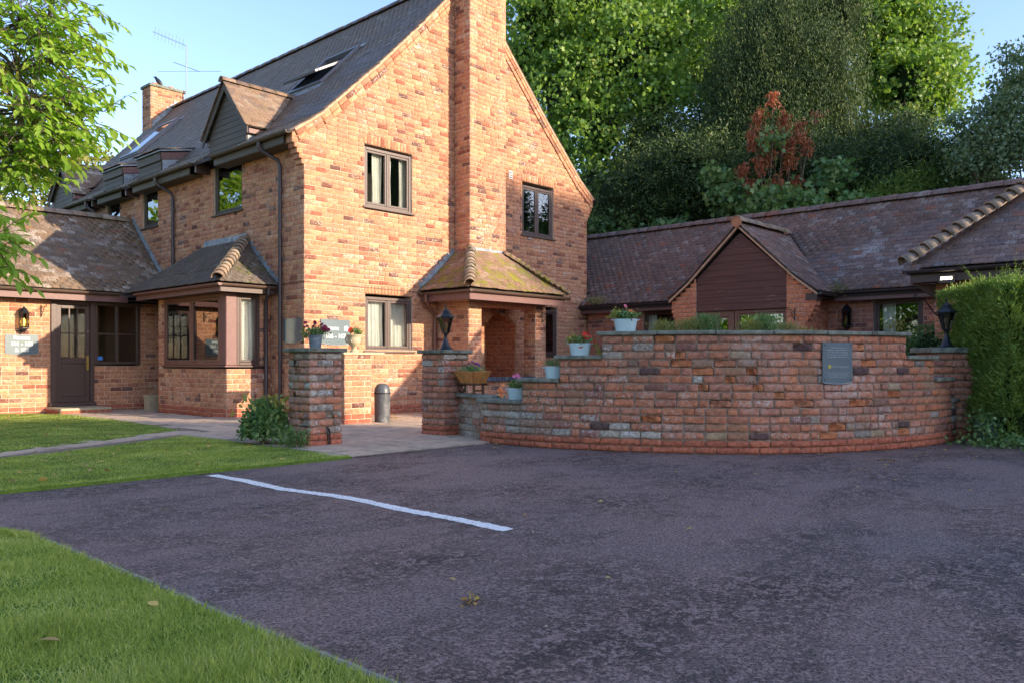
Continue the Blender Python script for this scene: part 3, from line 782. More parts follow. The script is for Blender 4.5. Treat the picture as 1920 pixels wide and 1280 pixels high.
def tree(name, base, label, trunk, blobs, n, leaf, mat, group=None, limbs=8, clump=.35, kind='quad', per=10, bend=0.0, seed=1, updir=(0, 0, .25), spread=1.0, crown='crown', shell=.55, extra=None, flat=None, core=0.0):
    rng = np.random.default_rng(seed); r = random.Random(seed); b = Vector(base)
    t = thing(name, base, label, 'tree', group)
    h, rad = trunk; m = MB(); pts = []; x = y = 0
    for i in range(9):
        f = i / 8; pts.append((b.x + x, b.y + y, b.z - .1 + h * f)); x += r.uniform(-.06, .06) * h * .1 + bend * .1; y += r.uniform(-.06, .06) * h * .1
    m.tube(pts, [rad * (1 - .72 * (i / 8)) * (1.25 if i == 0 else 1) for i in range(9)], 10); m.build("trunk", m_bark, t, smooth=True)
    lm = MB()
    for k in range(limbs):
        bl = blobs[k % len(blobs)]; s = Vector(pts[r.randint(3, 7)])
        e = Vector((bl[0] + r.uniform(-.6, .6) * bl[3], bl[1] + r.uniform(-.6, .6) * bl[4], bl[2] + r.uniform(-.4, .7) * bl[5]))
        mid = (s + e) / 2 + Vector((r.uniform(-.3, .3), r.uniform(-.3, .3), -.1 * (e - s).length))
        lm.tube([s, s.lerp(mid, .6), mid.lerp(e, .35), e], [rad * .33, rad * .25, rad * .16, .015], 6)
    if limbs: lm.build("limb", m_bark, t, smooth=True)
    if core:  # solid blobs added to block the sky and paint dark crown depth
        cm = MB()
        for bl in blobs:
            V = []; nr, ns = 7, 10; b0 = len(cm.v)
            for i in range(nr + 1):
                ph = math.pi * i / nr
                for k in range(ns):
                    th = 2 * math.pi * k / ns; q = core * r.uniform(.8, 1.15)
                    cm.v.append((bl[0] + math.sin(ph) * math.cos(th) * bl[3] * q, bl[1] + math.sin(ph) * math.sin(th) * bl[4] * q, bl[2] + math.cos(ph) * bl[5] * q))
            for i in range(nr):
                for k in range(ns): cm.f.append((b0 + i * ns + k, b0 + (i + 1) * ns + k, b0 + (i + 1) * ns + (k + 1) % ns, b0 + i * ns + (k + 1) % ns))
        tag(cm.build("shade_core", m_core, t), kind='stuff')
    P, Dn = crown_points(rng, blobs, n, clump, shell, per, flat)
    if extra is not None: P = np.concatenate([P, extra])
    d, a, c = frames(len(P), rng, updir, spread)
    L = leaf[0] * rng.uniform(.65, 1.25, len(P)); off = np.array(base)
    me = leaf_mesh(crown, P - off, d, a, L, L * leaf[1], mat, kind=kind)
    link(crown, me, t)
    return t
# ================================================================== GROUND
def sheet(name, pts, z, mat, thick=0.0, kind='structure'):
    m = MB()
    if thick: m.prism([(x, y, z - thick) for x, y in pts], (0, 0, thick))
    else: m.add([(x, y, z) for x, y in pts], [tuple(range(len(pts)))])
    o = m.build(name, mat); o['kind'] = kind; return o
sheet("ground", [(-400, -400), (400, -400), (400, 400), (-400, 400)], -0.06, m_plain("earth", (0.09, 0.10, 0.045), 0.95, 0.4, 2, spec=0.1))
sheet("tarmac", [(-40, -60), (40, -60), (40, -5.0), (-1.15, -5.0), (-1.35, -5.66), (-3.08, -5.62), (-40, -5.62)], 0.0, m_tar)
lawn_near = sheet("lawn", [(-40, -60), (-6.84, -60), (-6.84, -7.75), (-6.95, -7.35), (-7.2, -7.08), (-8.0, -6.98), (-40, -6.9)], 0.022, m_lawn, 0.05)
lawn_mid = sheet("lawn", [(-40, -5.70), (-3.13, -5.70), (-3.13, -2.55), (-3.2, -1.98), (-4.43, -2.62), (-5.25, -3.05), (-40, -13)][:6] + [(-40, -10.0 + 5.6)], 0.022, m_lawn, 0.05)
lawn_far = sheet("lawn", [(-40, -2.6), (-6.2, -2.6), (-5.6, -2.5), (-4.3, -1.9), (-2.75, -0.95), (-2.62, 0.3), (-2.5, 2.2), (-2.55, 4.4), (-3.0, 5.1), (-3.4, 5.4), (-40, 5.4)], 0.022, m_lawn, 0.05)
path = sheet("path", [(-3.10, -5.64), (-1.3, -5.70), (-0.9, -5.3), (3.6, -5.3), (8.2, -5.3), (8.2, 0.0), (0.0, 0.0), (0.0, 5.5), (-8, 5.5), (-8, 5.2), (-2.6, 5.2), (-2.55, 0.3), (-2.7, -1.0), (-6.0, -2.75), (-6.0, -3.3), (-3.1, -2.1)], 0.006, m_plain("path_bedding", (0.24, 0.19, 0.14), 0.95, 0.4, 18, spec=0.1))
ORG[path.name] = Vector((0, 0, 0))
# paving slabs, laid one by one
def slab(cx, cy, w, d, r, a=0.0):
    key = ("slab", r.randrange(4)); 
    if key not in CACHE:
        V, F = [], []
        rr = np.random.default_rng(key[1] + 5)
        q = np.array([(-.5, -.5), (.5, -.5), (.5, .5), (-.5, .5)])
        V = [(x, y, 0) for x, y in q] + [(x * .972 + rr.normal(0, .004), y * .972 + rr.normal(0, .004), 1 + rr.normal(0, .12)) for x, y in q]
        F = [(0, 1, 5, 4), (1, 2, 6, 5), (2, 3, 7, 6), (3, 0, 4, 7), (4, 5, 6, 7)]
        CACHE[key] = np_mesh("paving_slab", np.array(V), np.array(F), m_slab)
    o = bpy.data.objects.new("paving_slab", CACHE[key]); COL.objects.link(o); o.parent = path
    o.location = (cx, cy, -0.02); o.scale = (w - .010, d - .010, 0.040 + r.uniform(-.004, .004)); o.rotation_euler = (r.uniform(-.006, .006), r.uniform(-.006, .006), a + r.uniform(-.01, .01))
def inpoly(x, y, P):
    c = False; n = len(P)
    for i in range(n):
        (x0, y0), (x1, y1) = P[i], P[(i + 1) % n]
        if (y0 > y) != (y1 > y) and x < (x1 - x0) * (y - y0) / (y1 - y0) + x0: c = not c
    return c
PA = [(-3.0, -5.62), (-1.25, -5.68), (-.8, -5.0), (-.4, -4.5), (.2, -4.9), (4.5, -5.0), (4.5, 0), (0.0, 0.0), (-.0, 1.1), (-.9, 1.15), (-.9, 3.9), (0, 5.5), (-2.5, 5.4), (-2.5, .3), (-2.7, -1.0), (-3.0, -1.95)]
r_ = random.Random(3)
j = 0; y = -5.60
while y < 5.3:
    d = r_.choice((0.45, 0.6, 0.6)); x = -3.06 - r_.uniform(0, .3)
    while x < 4.6:
        w = r_.choice((0.45, 0.6, 0.75, 0.6)); cx, cy = x + w / 2, y + d / 2
        if inpoly(cx, cy, PA): slab(cx, cy, w, d, r_)
        x += w
    y += d
for k in range(9):
    t_ = k / 8; slab(-2.95 - 3.0 * t_, -1.32 - 1.42 * t_, 0.45, 0.42, r_, 0.44)
for k in range(5): slab(-3.4 - .62 * k, 5.35, .6, .2, r_)
# kerb edgings
def kerb_run(p, q, L=0.92, w=0.05, z=0.024):
    p, q = Vector(p), Vector(q); n = max(1, round((q - p).length / L)); st = (q - p) / n
    out = []
    for i in range(n):
        c = p + st * (i + .5) + Vector((r_.uniform(-.006, .006), r_.uniform(-.006, .006), 0)); m = MB(); h = st / 2 * 0.992; nn = st.cross(Vector((0, 0, 1))).normalized()
        m.obox((c.x, c.y, z - .06), h, nn * w / 2, (0, 0, .06)); o = m.build("edging", m_kerb, bevel=0.008); o['kind'] = 'structure'; out.append(o)
m_kerb = m_plain("edging_concrete", (0.27, 0.25, 0.22), 0.9, 0.45, 12, spec=0.2, bstr=0.6, dirt=(0.05, 0.055, 0.03))
kerb_run((-3.1, -5.66, 0), (-14, -5.66, 0), z=.016, w=.03); kerb_run((-6.785, -7.75, 0), (-6.785, -14.2, 0), z=.030, w=.032); kerb_run((-6.82, -7.72, 0), (-6.93, -7.33, 0), .4); kerb_run((-6.94, -7.31, 0), (-7.2, -7.04, 0), .4); kerb_run((-7.22, -7.03, 0), (-9, -6.93, 0))
kerb_run((-3.10, -5.6, 0), (-3.10, -2.5, 0), w=0.04)
# painted bay line, wavering as in the photo
def rline():
    m = MB(); V = []; N_ = 260
    ctl = [(-4.78, -5.86), (-4.76, -6.4), (-4.80, -7.05), (-4.71, -7.65), (-4.70, -7.95), (-4.74, -8.5), (-4.73, -9.0), (-4.76, -9.50)]
    for i in range(N_ + 1):
        f = i / N_ * (len(ctl) - 1); k = min(int(f), len(ctl) - 2); g = f - k; g = g * g * (3 - 2 * g)
        x = ctl[k][0] * (1 - g) + ctl[k + 1][0] * g; y = ctl[k][1] * (1 - g) + ctl[k + 1][1] * g
        w = 0.054 + 0.004 * math.sin(i * .26) + r_.uniform(-.006, .006)
        V += [(x - w, y, 0.004), (x + w + r_.uniform(-.006, .006), y, 0.004)]
    for i in range(N_): m.f.append((2 * i, 2 * i + 2, 2 * i + 3, 2 * i + 1))
    m.v = V; o = m.build("road_marking", m_line); o['kind'] = 'structure'
rline()

# ================================================================== MAIN HOUSE
house = thing("brick_house", (4.14, 7.2, 0), "two-storey orange brick house with a tall tiled gable and a chimney breast", "house")
HX1, HY1 = 8.28, 14.4
PROF = [(-.33, 5.10), (.30, 5.55), (1.55, 6.72), (2.80, 7.98), (4.14, 9.42)]
def prof_z(x):
    x = min(x, 8.28 - x)
    for (a, b) in zip(PROF, PROF[1:]):
        if x <= b[0]: return a[1] + (b[1] - a[1]) * (x - a[0]) / (b[0] - a[0])
    return PROF[-1][1]
def prof_x(z):
    for (a, b) in zip(PROF, PROF[1:]):
        if z <= b[1]: return a[0] + (b[0] - a[0]) * (z - a[1]) / (b[1] - a[1])
    return 4.14
def gab_out(z):
    zz = z + 0.06
    a = 0.0
    if zz > 5.35: a = prof_x(zz)
    elif z > 4.59: a = -0.05 * (1 + int((z - 4.59) / .09)); a = max(a, -.25)
    if z > 5.04 and zz <= 5.35: a = max(prof_x(zz), -.26)
    return (a, 8.28 - a) if a > 0 else (a, 8.28 - a)
GB = Pieces(UB, "brick"); core = MB()
arch = [(4.60, 5.63, -.1, 1.98, 'x'), (4.70, 5.53, 1.98, 2.07, 'x'), (4.88, 5.35, 2.07, 2.16, 'x')]
G_OPEN = [(1.33, 2.52, 4.02, 5.18), (1.35, 2.53, 1.24, 2.29), (5.84, 6.97, 3.98, 5.15), (6.25, 7.12, 1.18, 2.28)] + arch
brick_wall(GB, (0, 0, 0), (1, 0, 0), (0, -1, 0), 0.0, 9.36, gab_out, G_OPEN, plinth=2, core=core, seed=2)
SB = Pieces(UB, "brick")
S_OPEN = [(2.2, 3.35, 4.05, 5.2, 'x'), (5.98, 6.78, 4.15, 5.2, 'x'), (8.1, 8.9, 4.15, 5.2, 'x'), (11.3, 12.5, 4.15, 5.2, 'x')]
brick_wall(SB, (0, 0, 0), (0, 1, 0), (-1, 0, 0), 0.0, 5.04, rect(0.0, HY1), S_OPEN, plinth=2, bond='garden', seed=5)
m = MB(); m.prism([(8.28, .23, 0), (8.28, HY1, 0), (8.28, HY1, 5.1), (8.28, .23, 5.1)], (-.22, 0, 0))
m.prism([(0.23, HY1, 0), (8.05, HY1, 0), (8.05, HY1, 5.1), (4.14, HY1, 9.3), (.23, HY1, 5.1)], (0, -.2, 0))
m.build("rear_wall", m_mortar, house)
core2 = MB(); brick_wall(Pieces(UB, "x"), (0, 0, 0), (0, 1, 0), (-1, 0, 0), 0.0, 5.04, rect(0.225, HY1), S_OPEN, core=core2)
gw = core.build("gable_wall", m_mortar, house); sw = core2.build("side_wall", m_mortar, house)
# kneelers: corbelled corner bricks
for side in (0, 1):
    for k in range(5):
        d = min(0.05 * (k + 1), .25); z0_ = 4.59 + .09 * k
        x0_, x1_ = (-d - .008, 0.0) if side == 0 else (8.28, 8.28 + d + .008)
        m = MB(); m.box(x0_, x1_, 0.004, .215, z0_ + .006, z0_ + .084); m.build("kneeler_brick", m_house, house, bevel=.004)
    m = MB(); x0_, x1_ = (-.26, 0.0) if side == 0 else (8.28, 8.54)
    m.box(x0_, x1_, 0.004, .215, 5.045, 5.16); m.build("kneeler_stone", m_house, house, bevel=.004)
# raking brick band and verge under the tiles
for side in (0, 1):
    for (a, b) in zip(PROF, PROF[1:]):
        pa, pb = np.array([a[0], 0, a[1]]), np.array([b[0], 0, b[1]])
        if side: pa[0], pb[0] = 8.28 - pa[0], 8.28 - pb[0]
        T = (pb - pa); Ln = np.linalg.norm(T); T /= Ln; Nd = np.array([T[2], 0, -T[0]]) * (1 if not side else -1)
        if a[0] < 0: pa = pa + T * .12; Ln -= .12
        n = max(1, round(Ln / BL)); st = Ln / n
        for i in range(n):
            for rw in (0, 1):
                c = pa + T * (st * (i + .5)) + Nd * (.085 + .092 * rw) + np.array([0, -.0, 0])
                N_ = np.array([0, -1.0, 0]); X_ = T if np.dot(np.cross(T, N_), -Nd) > 0 else -T
                Zz = np.cross(X_, N_)
                GB.add(R.randrange(3), mat4(c + np.array([0, .0, 0]), X_ * (st - .011), N_ * (.048 - .012 * rw), Zz * .08), 0)
        m = MB(); c = (pa + pb) / 2 if a[0] >= 0 else (pa + T * Ln / 2)
        m.obox(c + Nd * .012 + np.array([0, -.005, 0]), T * (Ln / 2), (0, .05, 0), Nd * .026); m.build("verge_mortar", m_verge, house)
# chimney breast and stack
CHX0, CHX1, CHY = 3.69, 4.78, -.48
core = MB()
brick_wall(GB, (CHX0, CHY, 0), (1, 0, 0), (0, -1, 0), 2.25, 11.25, rect(0, CHX1 - CHX0), [], core=core, corethick=.2, seed=8, bond='garden')
CB = Pieces(UB, "brick")
brick_wall(CB, (CHX0, CHY, 0), (0, 1, 0), (-1, 0, 0), 2.25, 11.25, lambda z: (0, .48) if z < 8.9 else (0, 1.0), [], core=core, corethick=.2, seed=9, bond='garden')
brick_wall(CB, (CHX1, CHY, 0), (0, 1, 0), (1, 0, 0), 2.25, 11.25, lambda z: (0, .48) if z < 8.7 else (0, 1.0), [], core=core, corethick=.2, seed=10)
chim = core.build("chimney_breast", m_mortar, house)
# porch: left wall, right pier, back recess
PFY = -.97
core = MB(); PB_ = Pieces(UB, "brick")
brick_wall(PB_, (3.18, PFY, 0), (0, 1, 0), (-1, 0, 0), 0, 2.34, rect(0, .97), [], plinth=2, core=core, corethick=.18, seed=12)
brick_wall(PB_, (3.18, PFY, 0), (1, 0, 0), (0, -1, 0), 0, 2.34, rect(0, .36), [], plinth=2, core=core, corethick=.18, seed=13)
brick_wall(PB_, (3.54, PFY, 0), (0, 1, 0), (1, 0, 0), 0, 2.34, rect(0, .97), [], plinth=2, core=core, corethick=.17, seed=14)
brick_wall(PB_, (5.21, PFY, 0), (1, 0, 0), (0, -1, 0), 0, 2.34, rect(0, .34), [], plinth=2, core=core, corethick=.16, seed=15)
brick_wall(PB_, (5.21, PFY, 0), (0, 1, 0), (-1, 0, 0), 0, 2.34, rect(0, .34), [], plinth=2, core=core, corethick=.16, seed=16)
brick_wall(PB_, (5.55, PFY, 0), (0, 1, 0), (1, 0, 0), 0, 2.34, rect(0, .34), [], plinth=2, core=core, corethick=.16, seed=17)
brick_wall(PB_, (3.54, -.90, 0), (1, 0, 0), (0, -1, 0), 0, .63, rect(0, 1.67), [], plinth=2, core=core, corethick=.2, seed=18)
porch = core.build("porch", m_mortar, house)
m = MB()
for i in range(20): m.box(3.56 + i * .082, 3.56 + i * .082 + .07, -.99, -.72, .632, .72)
m.build("sill_brick", m_blue, porch, bevel=.006)
RB = Pieces(UB, "brick"); core = MB()
brick_wall(RB, (4.2, .95, 0), (1, 0, 0), (0, -1, 0), 0, 2.34, rect(0, 1.8), [], core=core, corethick=.1, seed=19)
brick_wall(RB, (4.60, .02, 0), (0, 1, 0), (1, 0, 0), 0, 2.16, rect(0.0, .93), [], core=core, corethick=.1, seed=20)
brick_wall(RB, (5.63, .02, 0), (0, 1, 0), (-1, 0, 0), 0, 2.16, rect(0.0, .93), [], core=core, corethick=.1, seed=21)
core.box(4.5, 5.73, .225, .95, 2.2, 2.28); rec = core.build("porch_recess", m_mortar, house)
for i in range(11):   # arch ring
    a_ = math.radians(38 + 104 * (i / 10)); cx_, cz_, rad_ = 5.115, 1.60, .62
    c = np.array([cx_ + math.cos(a_) * rad_, 0.0, cz_ + math.sin(a_) * rad_]); T = np.array([math.cos(a_), 0, math.sin(a_)]); Nn = np.array([0, -1.0, 0])
    GB.add(i % 3, mat4(c, np.cross(Nn, T) * .085, Nn * .012, T * .20), 0)
emit([(GB, gw, [m_house, m_plinth]), (SB, sw, [m_side, m_plinth]), (CB, chim, [m_house, m_plinth]), (PB_, porch, [m_house, m_plinth]), (RB, rec, [m_bungor, m_plinth])], "brick", "brickwork")

# windows of the house
Ng, Ug = (0, -1, 0), (1, 0, 0); Ns, Us = (-1, 0, 0), (0, -1, 0)
window(house, (0, 0, 0), Ug, Ng, 1.33, 2.52, 4.02, 5.18, curtain=[(1.37, 1.47), (1.62, 1.86), (1.98, 2.12), (2.3, 2.47)])
window(house, (0, 0, 0), Ug, Ng, 1.35, 2.53, 1.24, 2.29, curtain='net')
window(house, (0, 0, 0), Ug, Ng, 5.84, 6.97, 3.98, 5.15, curtain=None, glass=m_pane2)
window(house, (0, 0, 0), Ug, Ng, 6.25, 7.12, 1.18, 2.28, cols=1, curtain='full', mat=m_brown)
def swin(y0, y1, z0, z1, cols, cur, gl=None): return window(house, (0, 0, 0), Us, Ns, -y1, -y0, z0, z1, cols=cols, curtain=cur, mat=m_olive, glass=gl or m_pane2, fw=.05)
swin(2.2, 3.35, 4.05, 5.12, 1, [(-3.30, -2.9), (-2.75, -2.3)]); swin(5.98, 6.78, 4.15, 5.12, 1, None); swin(8.1, 8.9, 4.15, 5.12, 1, None); swin(11.3, 12.5, 4.15, 5.12, 2, None)
# vent brick
m = MB(); m.box(5.38, 5.50, -.018, 0.0, 5.20, 5.38); v = m.build("air_vent", m_white, house)
for k in range(3): m = MB(); m.box(5.395, 5.485, -.021, -.016, 5.225 + k * .05, 5.245 + k * .05); m.build("vent_slot", m_dark, v)
# main roof
m = MB()
for (a, b) in zip(PROF, PROF[1:]):
    m.prism([(a[0], -.03, a[1] - .03), (b[0], -.03, b[1] - .03), (b[0], -.03, b[1] + .004), (a[0], -.03, a[1] + .004)], (0, HY1 + .1, 0))
    m.prism([(8.28 - a[0], -.03, a[1] - .03), (8.28 - b[0], -.03, b[1] - .03), (8.28 - b[0], -.03, b[1] + .004), (8.28 - a[0], -.03, a[1] + .004)], (0, HY1 + .1, 0))
roof = m.build("roof", m_under, house)
DORM = [(2.0, 3.5, 6.67, 'g'), (5.76, 6.95, 5.9, 'f'), (7.87, 9.0, 5.9, 'f'), (11.15, 12.65, 6.5, 'g')]
SKY = [(1.95, 3.25, 1.75, 2.75), (11.2, 12.5, 1.80, 3.0)]
def clip_main(u, h, z):
    y = u - .06; x = h
    for (a, b, tz, k) in DORM:
        if a - .0 < y < b + .0 and z < (5.62 if k == 'g' else 5.72): return False
    for (a, b, c0, c1) in SKY:
        if a < y < b and c0 < x < c1: return False
    if x > 3.35 and CHX0 - .1 < 4 and y < .4 and x > 3.62: return False
    return True
TM = Pieces(UT, "roof_tile")
tile_roof(TM, (0, -.06, 0), (0, 1, 0), (1, 0, 0), HY1 + .12, PROF, clip_main, seed=31, th=.030, gauge=.118)
TM2 = Pieces(UT, "roof_tile")
tile_roof(TM2, (8.28, -.06, 0), (0, 1, 0), (-1, 0, 0), .7, PROF, lambda u, h, z: not (h > 3.4), seed=32)
# dormers
for di, (a, b, tz, k) in enumerate(DORM):
    if k == 'g':
        yc = (a + b) / 2; az = tz; ez = 5.68 if di == 0 else 5.62
        hw = (b - a) / 2
        d = MB(); d.prism([(.0, a, 5.12), (.0, b, 5.12), (.0, b, ez), (.0, yc, az - .10), (.0, a, ez)], (.9, 0, 0)); dm = d.build("dormer", m_under, house)
        # weatherboards one by one
        zb = 5.14; i = 0
        while zb < az - .12:
            zt = min(zb + .125, az - .1); wtop = hw if zb < ez else hw * (az - .05 - zb) / (az - .05 - ez)
            if wtop > .05:
                wt = hw if zt < ez else hw * (az - .05 - zt) / (az - .05 - ez)
                q = MB(); q.prism([(-.012, yc - wtop, zb), (-.012, yc + wtop, zb), (-.004, yc + wt, zt), (-.004, yc - wt, zt)], (-.016, 0, 0)); q.build("plank", m_board_d, dm, bevel=.002)
            zb += .118; i += 1
        sl_ = (az - ez) / (hw + .10); ov = .16
        for sgn in (-1, 1):
            e0 = Vector((-.10, yc + sgn * (hw + ov), ez - .06)); e1 = Vector((-.10, yc, ez - .06 + (hw + ov) * sl_))
            q = MB(); dn = Vector((0, 0, -.17)); q.prism([e0, e1, e1 + dn, e0 + dn * .8], (.025, 0, 0)); q.build("bargeboard", m_olive, dm, bevel=.003)
            q = MB(); q.prism([e0 + Vector((0, 0, .0)), e1, e1 + Vector((0, 0, .015)), e0 + Vector((0, 0, .015))], (1.75, 0, 0)); q.build("dormer_roof", m_under, dm)
            prf = [(0, 0), (hw + ov, (hw + ov) * sl_)]
            DT = Pieces(UT, "dormer_tile")
            def dclip(u, h, z, _z0=ez - .045):
                x = -.14 + u; zz = _z0 + z; return zz > prof_z(max(x, -.33)) + .0
            tile_roof(DT, (-.14, yc + sgn * (hw + ov), ez - .045), (1, 0, 0), (0, -sgn, 0), 1.95, prf, dclip, seed=40 + di * 3 + sgn, gauge=.115)
            emit([(DT, dm, [m_tdorm if di == 0 else m_twing])], "dormer_tile", "dormer_tiling", 200 if sgn < 0 else 0)
            # cheek
            yy = yc + sgn * hw
            q = MB(); q.prism([(.0, yy, 5.14), (.62, yy, 5.9), (.62, yy, ez + .02), (.0, yy, ez + .02)], (0, sgn * .012, 0)); q.build("cheek", m_lead, dm)
            q = MB(); q.box(-.02, .52, min(yy, yy + sgn * .10), max(yy, yy + sgn * .10), ez - .17, ez - .04); q.build("soffit_board", m_fascia, dm, bevel=.003)
        ORG[dm.name] = Vector(house.location)
        xr = prof_x(ez - .045 + (hw + ov) * sl_)
        ridge_tiles((-.15, yc, ez + (hw + ov) * sl_ - .03), (xr + .1, yc, ez + (hw + ov) * sl_ - .03), dm, m_tdorm if di == 0 else m_ridge, r=.10, L=.3, seed=di)
    else:
        d = MB(); d.prism([(.0, a, 5.12), (.0, a, 5.70), (.62, a, 5.86), (.4, a, 5.6)], (0, b - a, 0)); dm = d.build("dormer", m_under, house)
        zb = 5.14
        for i in range(4):
            q = MB(); q.prism([(-.012, a, zb), (-.012, b, zb), (-.004, b, zb + .125), (-.004, a, zb + .125)], (-.016, 0, 0)); q.build("plank", m_board_d, dm, bevel=.002); zb += .118
        q = MB(); q.box(-.06, -.03, a - .02, b + .02, 5.60, 5.78); q.build("fascia", m_olive, dm, bevel=.004)
        q = MB(); q.prism([(-.1, a - .07, 5.79), (.78, a - .07, 5.97), (.78, a - .07, 6.0), (-.1, a - .07, 5.82)], (0, b - a + .14, 0)); q.build("dormer_roof", m_lead, dm)
        DT = Pieces(UT, "dormer_tile"); tile_roof(DT, (-.13, a - .08, 5.825), (0, 1, 0), (1, 0, 0), b - a + .16, [(0, 0), (.9, .185)], None, seed=60 + di, gauge=.13)
        emit([(DT, dm, [m_twing])], "dormer_tile", "dormer_tiling", 60)
        for yy, sg in ((a, -1), (b, 1)):
            q = MB(); q.prism([(.0, yy, 5.2), (.55, yy, 5.78), (.55, yy, 5.72), (.0, yy, 5.66)], (0, sg * .012, 0)); q.prism([(.0, yy, 5.16), (.5, yy, 5.74), (.0, yy, 5.64)], (0, sg * .02, 0)); q.build("cheek", m_lead, dm)
            q = MB(); q.prism([(-.03, yy, 5.62), (.72, yy, 5.76), (.72, yy, 5.93), (-.03, yy, 5.78)], (0, sg * .035, 0)); q.build("soffit_board", m_fascia, dm, bevel=.003)
emit([(TM, roof, [m_tmain, m_tdorm, m_twing]), (TM2, roof, [m_tmain, m_tdorm, m_twing])], "roof_tile", "roof_tiling")
ridge_tiles((4.14, .05, 9.47), (4.14, HY1 + .05, 9.47), roof, m_tmain, r=.12, L=.45)
# skylights
def skylight(y0, y1, x0, x1, opened):
    z0_, z1_ = prof_z(x0), prof_z(x1); T = Vector((x1 - x0, 0, z1_ - z0_)); Ln = T.length; T.normalize(); Nn = Vector((-T.z, 0, T.x)); O = Vector((x0, 0, z0_))
    def bx(mb, a, b, c, d, n0, n1): mb.obox(O + T * ((a + b) / 2) + Vector((0, (c + d) / 2, 0)) + Nn * ((n0 + n1) / 2), T * ((b - a) / 2), (0, (d - c) / 2, 0), Nn * ((n1 - n0) / 2))
    f = MB(); bx(f, 0, .07, y0, y1, .0, .10); bx(f, Ln - .07, Ln, y0, y1, .0, .11); bx(f, .07, Ln - .07, y0, y0 + .07, 0, .10); bx(f, .07, Ln - .07, y1 - .07, y1, 0, .10)
    fo = f.build("skylight", m_clad, house, bevel=.006)
    s = MB(); an = math.radians(-16) if opened else 0; c = O + T * (Ln / 2) + Nn * .11
    T2 = T * math.cos(an) + Nn * math.sin(an); N2 = Nn * math.cos(an) - T * math.sin(an); h = Ln / 2 - .03; ym = (y0 + y1) / 2; w = (y1 - y0) / 2 - .03
    for (u0, u1, v0, v1) in ((-h, -h + .09, -w, w), (h - .09, h, -w, w), (-h + .09, h - .09, -w, -w + .07), (-h + .09, h - .09, w - .07, w)):
        s.obox(c + T2 * ((u0 + u1) / 2) + Vector((0, ym + (v0 + v1) / 2, 0)), T2 * ((u1 - u0) / 2), (0, (v1 - v0) / 2, 0), N2 * .03)
    s.build("sash", m_clad, fo, bevel=.008)
    p = MB(); p.obox(c + Vector((0, ym, 0)), T2 * (h - .08), (0, w - .06, 0), N2 * .005); p.build("pane", m_pane2, fo)
    q = MB(); q.obox(O + T * (Ln / 2) + Vector((0, ym, 0)) + Nn * -.08, T * (Ln / 2), (0, (y1 - y0) / 2, 0), Nn * .02); q.build("skylight_lining", m_white, fo)
    q = MB(); bx(q, -.24, .0, y0 - .1, y1 + .1, .034, .042); bx(q, Ln, Ln + .12, y0 - .1, y1 + .1, .05, .058); q.build("flashing", m_lead, fo)
skylight(1.95, 3.25, 1.72, 2.75, True); skylight(11.2, 12.5, 1.80, 3.05, False)
# gutters, fascias, downpipes on the side
for (a, b) in ((-.02, 2.75), (3.58, 6.62), (7.05, 8.7), (9.1, 12.2)):
    gutter(house, (-.36, a, 5.13), (-.36, b, 5.13), m_olive, r=.055)
    board(house, (-.30, a + .22, 5.02), (-.30, b, 5.02), .15, .022, m_olive)
    m = MB(); m.box(-.30, -.005, a + .22, b, 4.935, 4.95); m.build("soffit", m_olive, house)
for yy in (3.58, 7.05, 9.1):
    m = MB(); m.box(-.315, -.0, yy - .09, yy - .02, 4.93, 5.12); m.build("eaves_box", m_brown, house, bevel=.004)
def downpipe(pts, mat=None, r=.036):
    m = MB(); m.tube(pts, r, 10); o = m.build("downpipe", mat or m_pipe, house, smooth=True)
    zs = [p for p in zip(pts, pts[1:]) if abs(p[0][2] - p[1][2]) > 1.5]
    for (p, q) in zs:
        n = max(2, int(abs(p[2] - q[2]) / 1.4))
        for i in range(n):
            c = Vector(p).lerp(Vector(q), (i + .3) / n); k = MB(); k.tube([c + Vector((0, 0, -.022)), c + Vector((0, 0, .022))], r + .010, 10); k.build("pipe_clip", m_pipe, o)
downpipe([(-.36, .95, 5.08), (-.36, .95, 4.98), (-.30, .93, 4.92), (-.09, .74, 4.76), (-.06, .72, 4.66), (-.06, .72, .12)])
downpipe([(-.36, 5.3, 5.08), (-.36, 5.3, 4.98), (-.30, 5.28, 4.92), (-.09, 5.12, 4.76), (-.06, 5.1, 4.66), (-.06, 5.1, 2.9)])
downpipe([(-.36, 9.3, 5.08), (-.36, 9.3, 4.98), (-.09, 9.1, 4.70), (-.06, 9.1, 4.6), (-.06, 9.1, 3.5)])
# thin cable round the house
m = MB(); m.tube([(-.012, 1.1, 2.44), (-.014, .5, 2.47), (-.014, -.014, 2.475), (.8, -.014, 2.46), (1.7, -.014, 2.45), (2.68, -.014, 2.44)], .006, 5); m.build("cable", m_pipe, house)
m = MB(); m.tube([(5.8, -.014, 2.50), (8.28, -.014, 2.47)], .006, 5); m.build("cable", m_pipe, house)

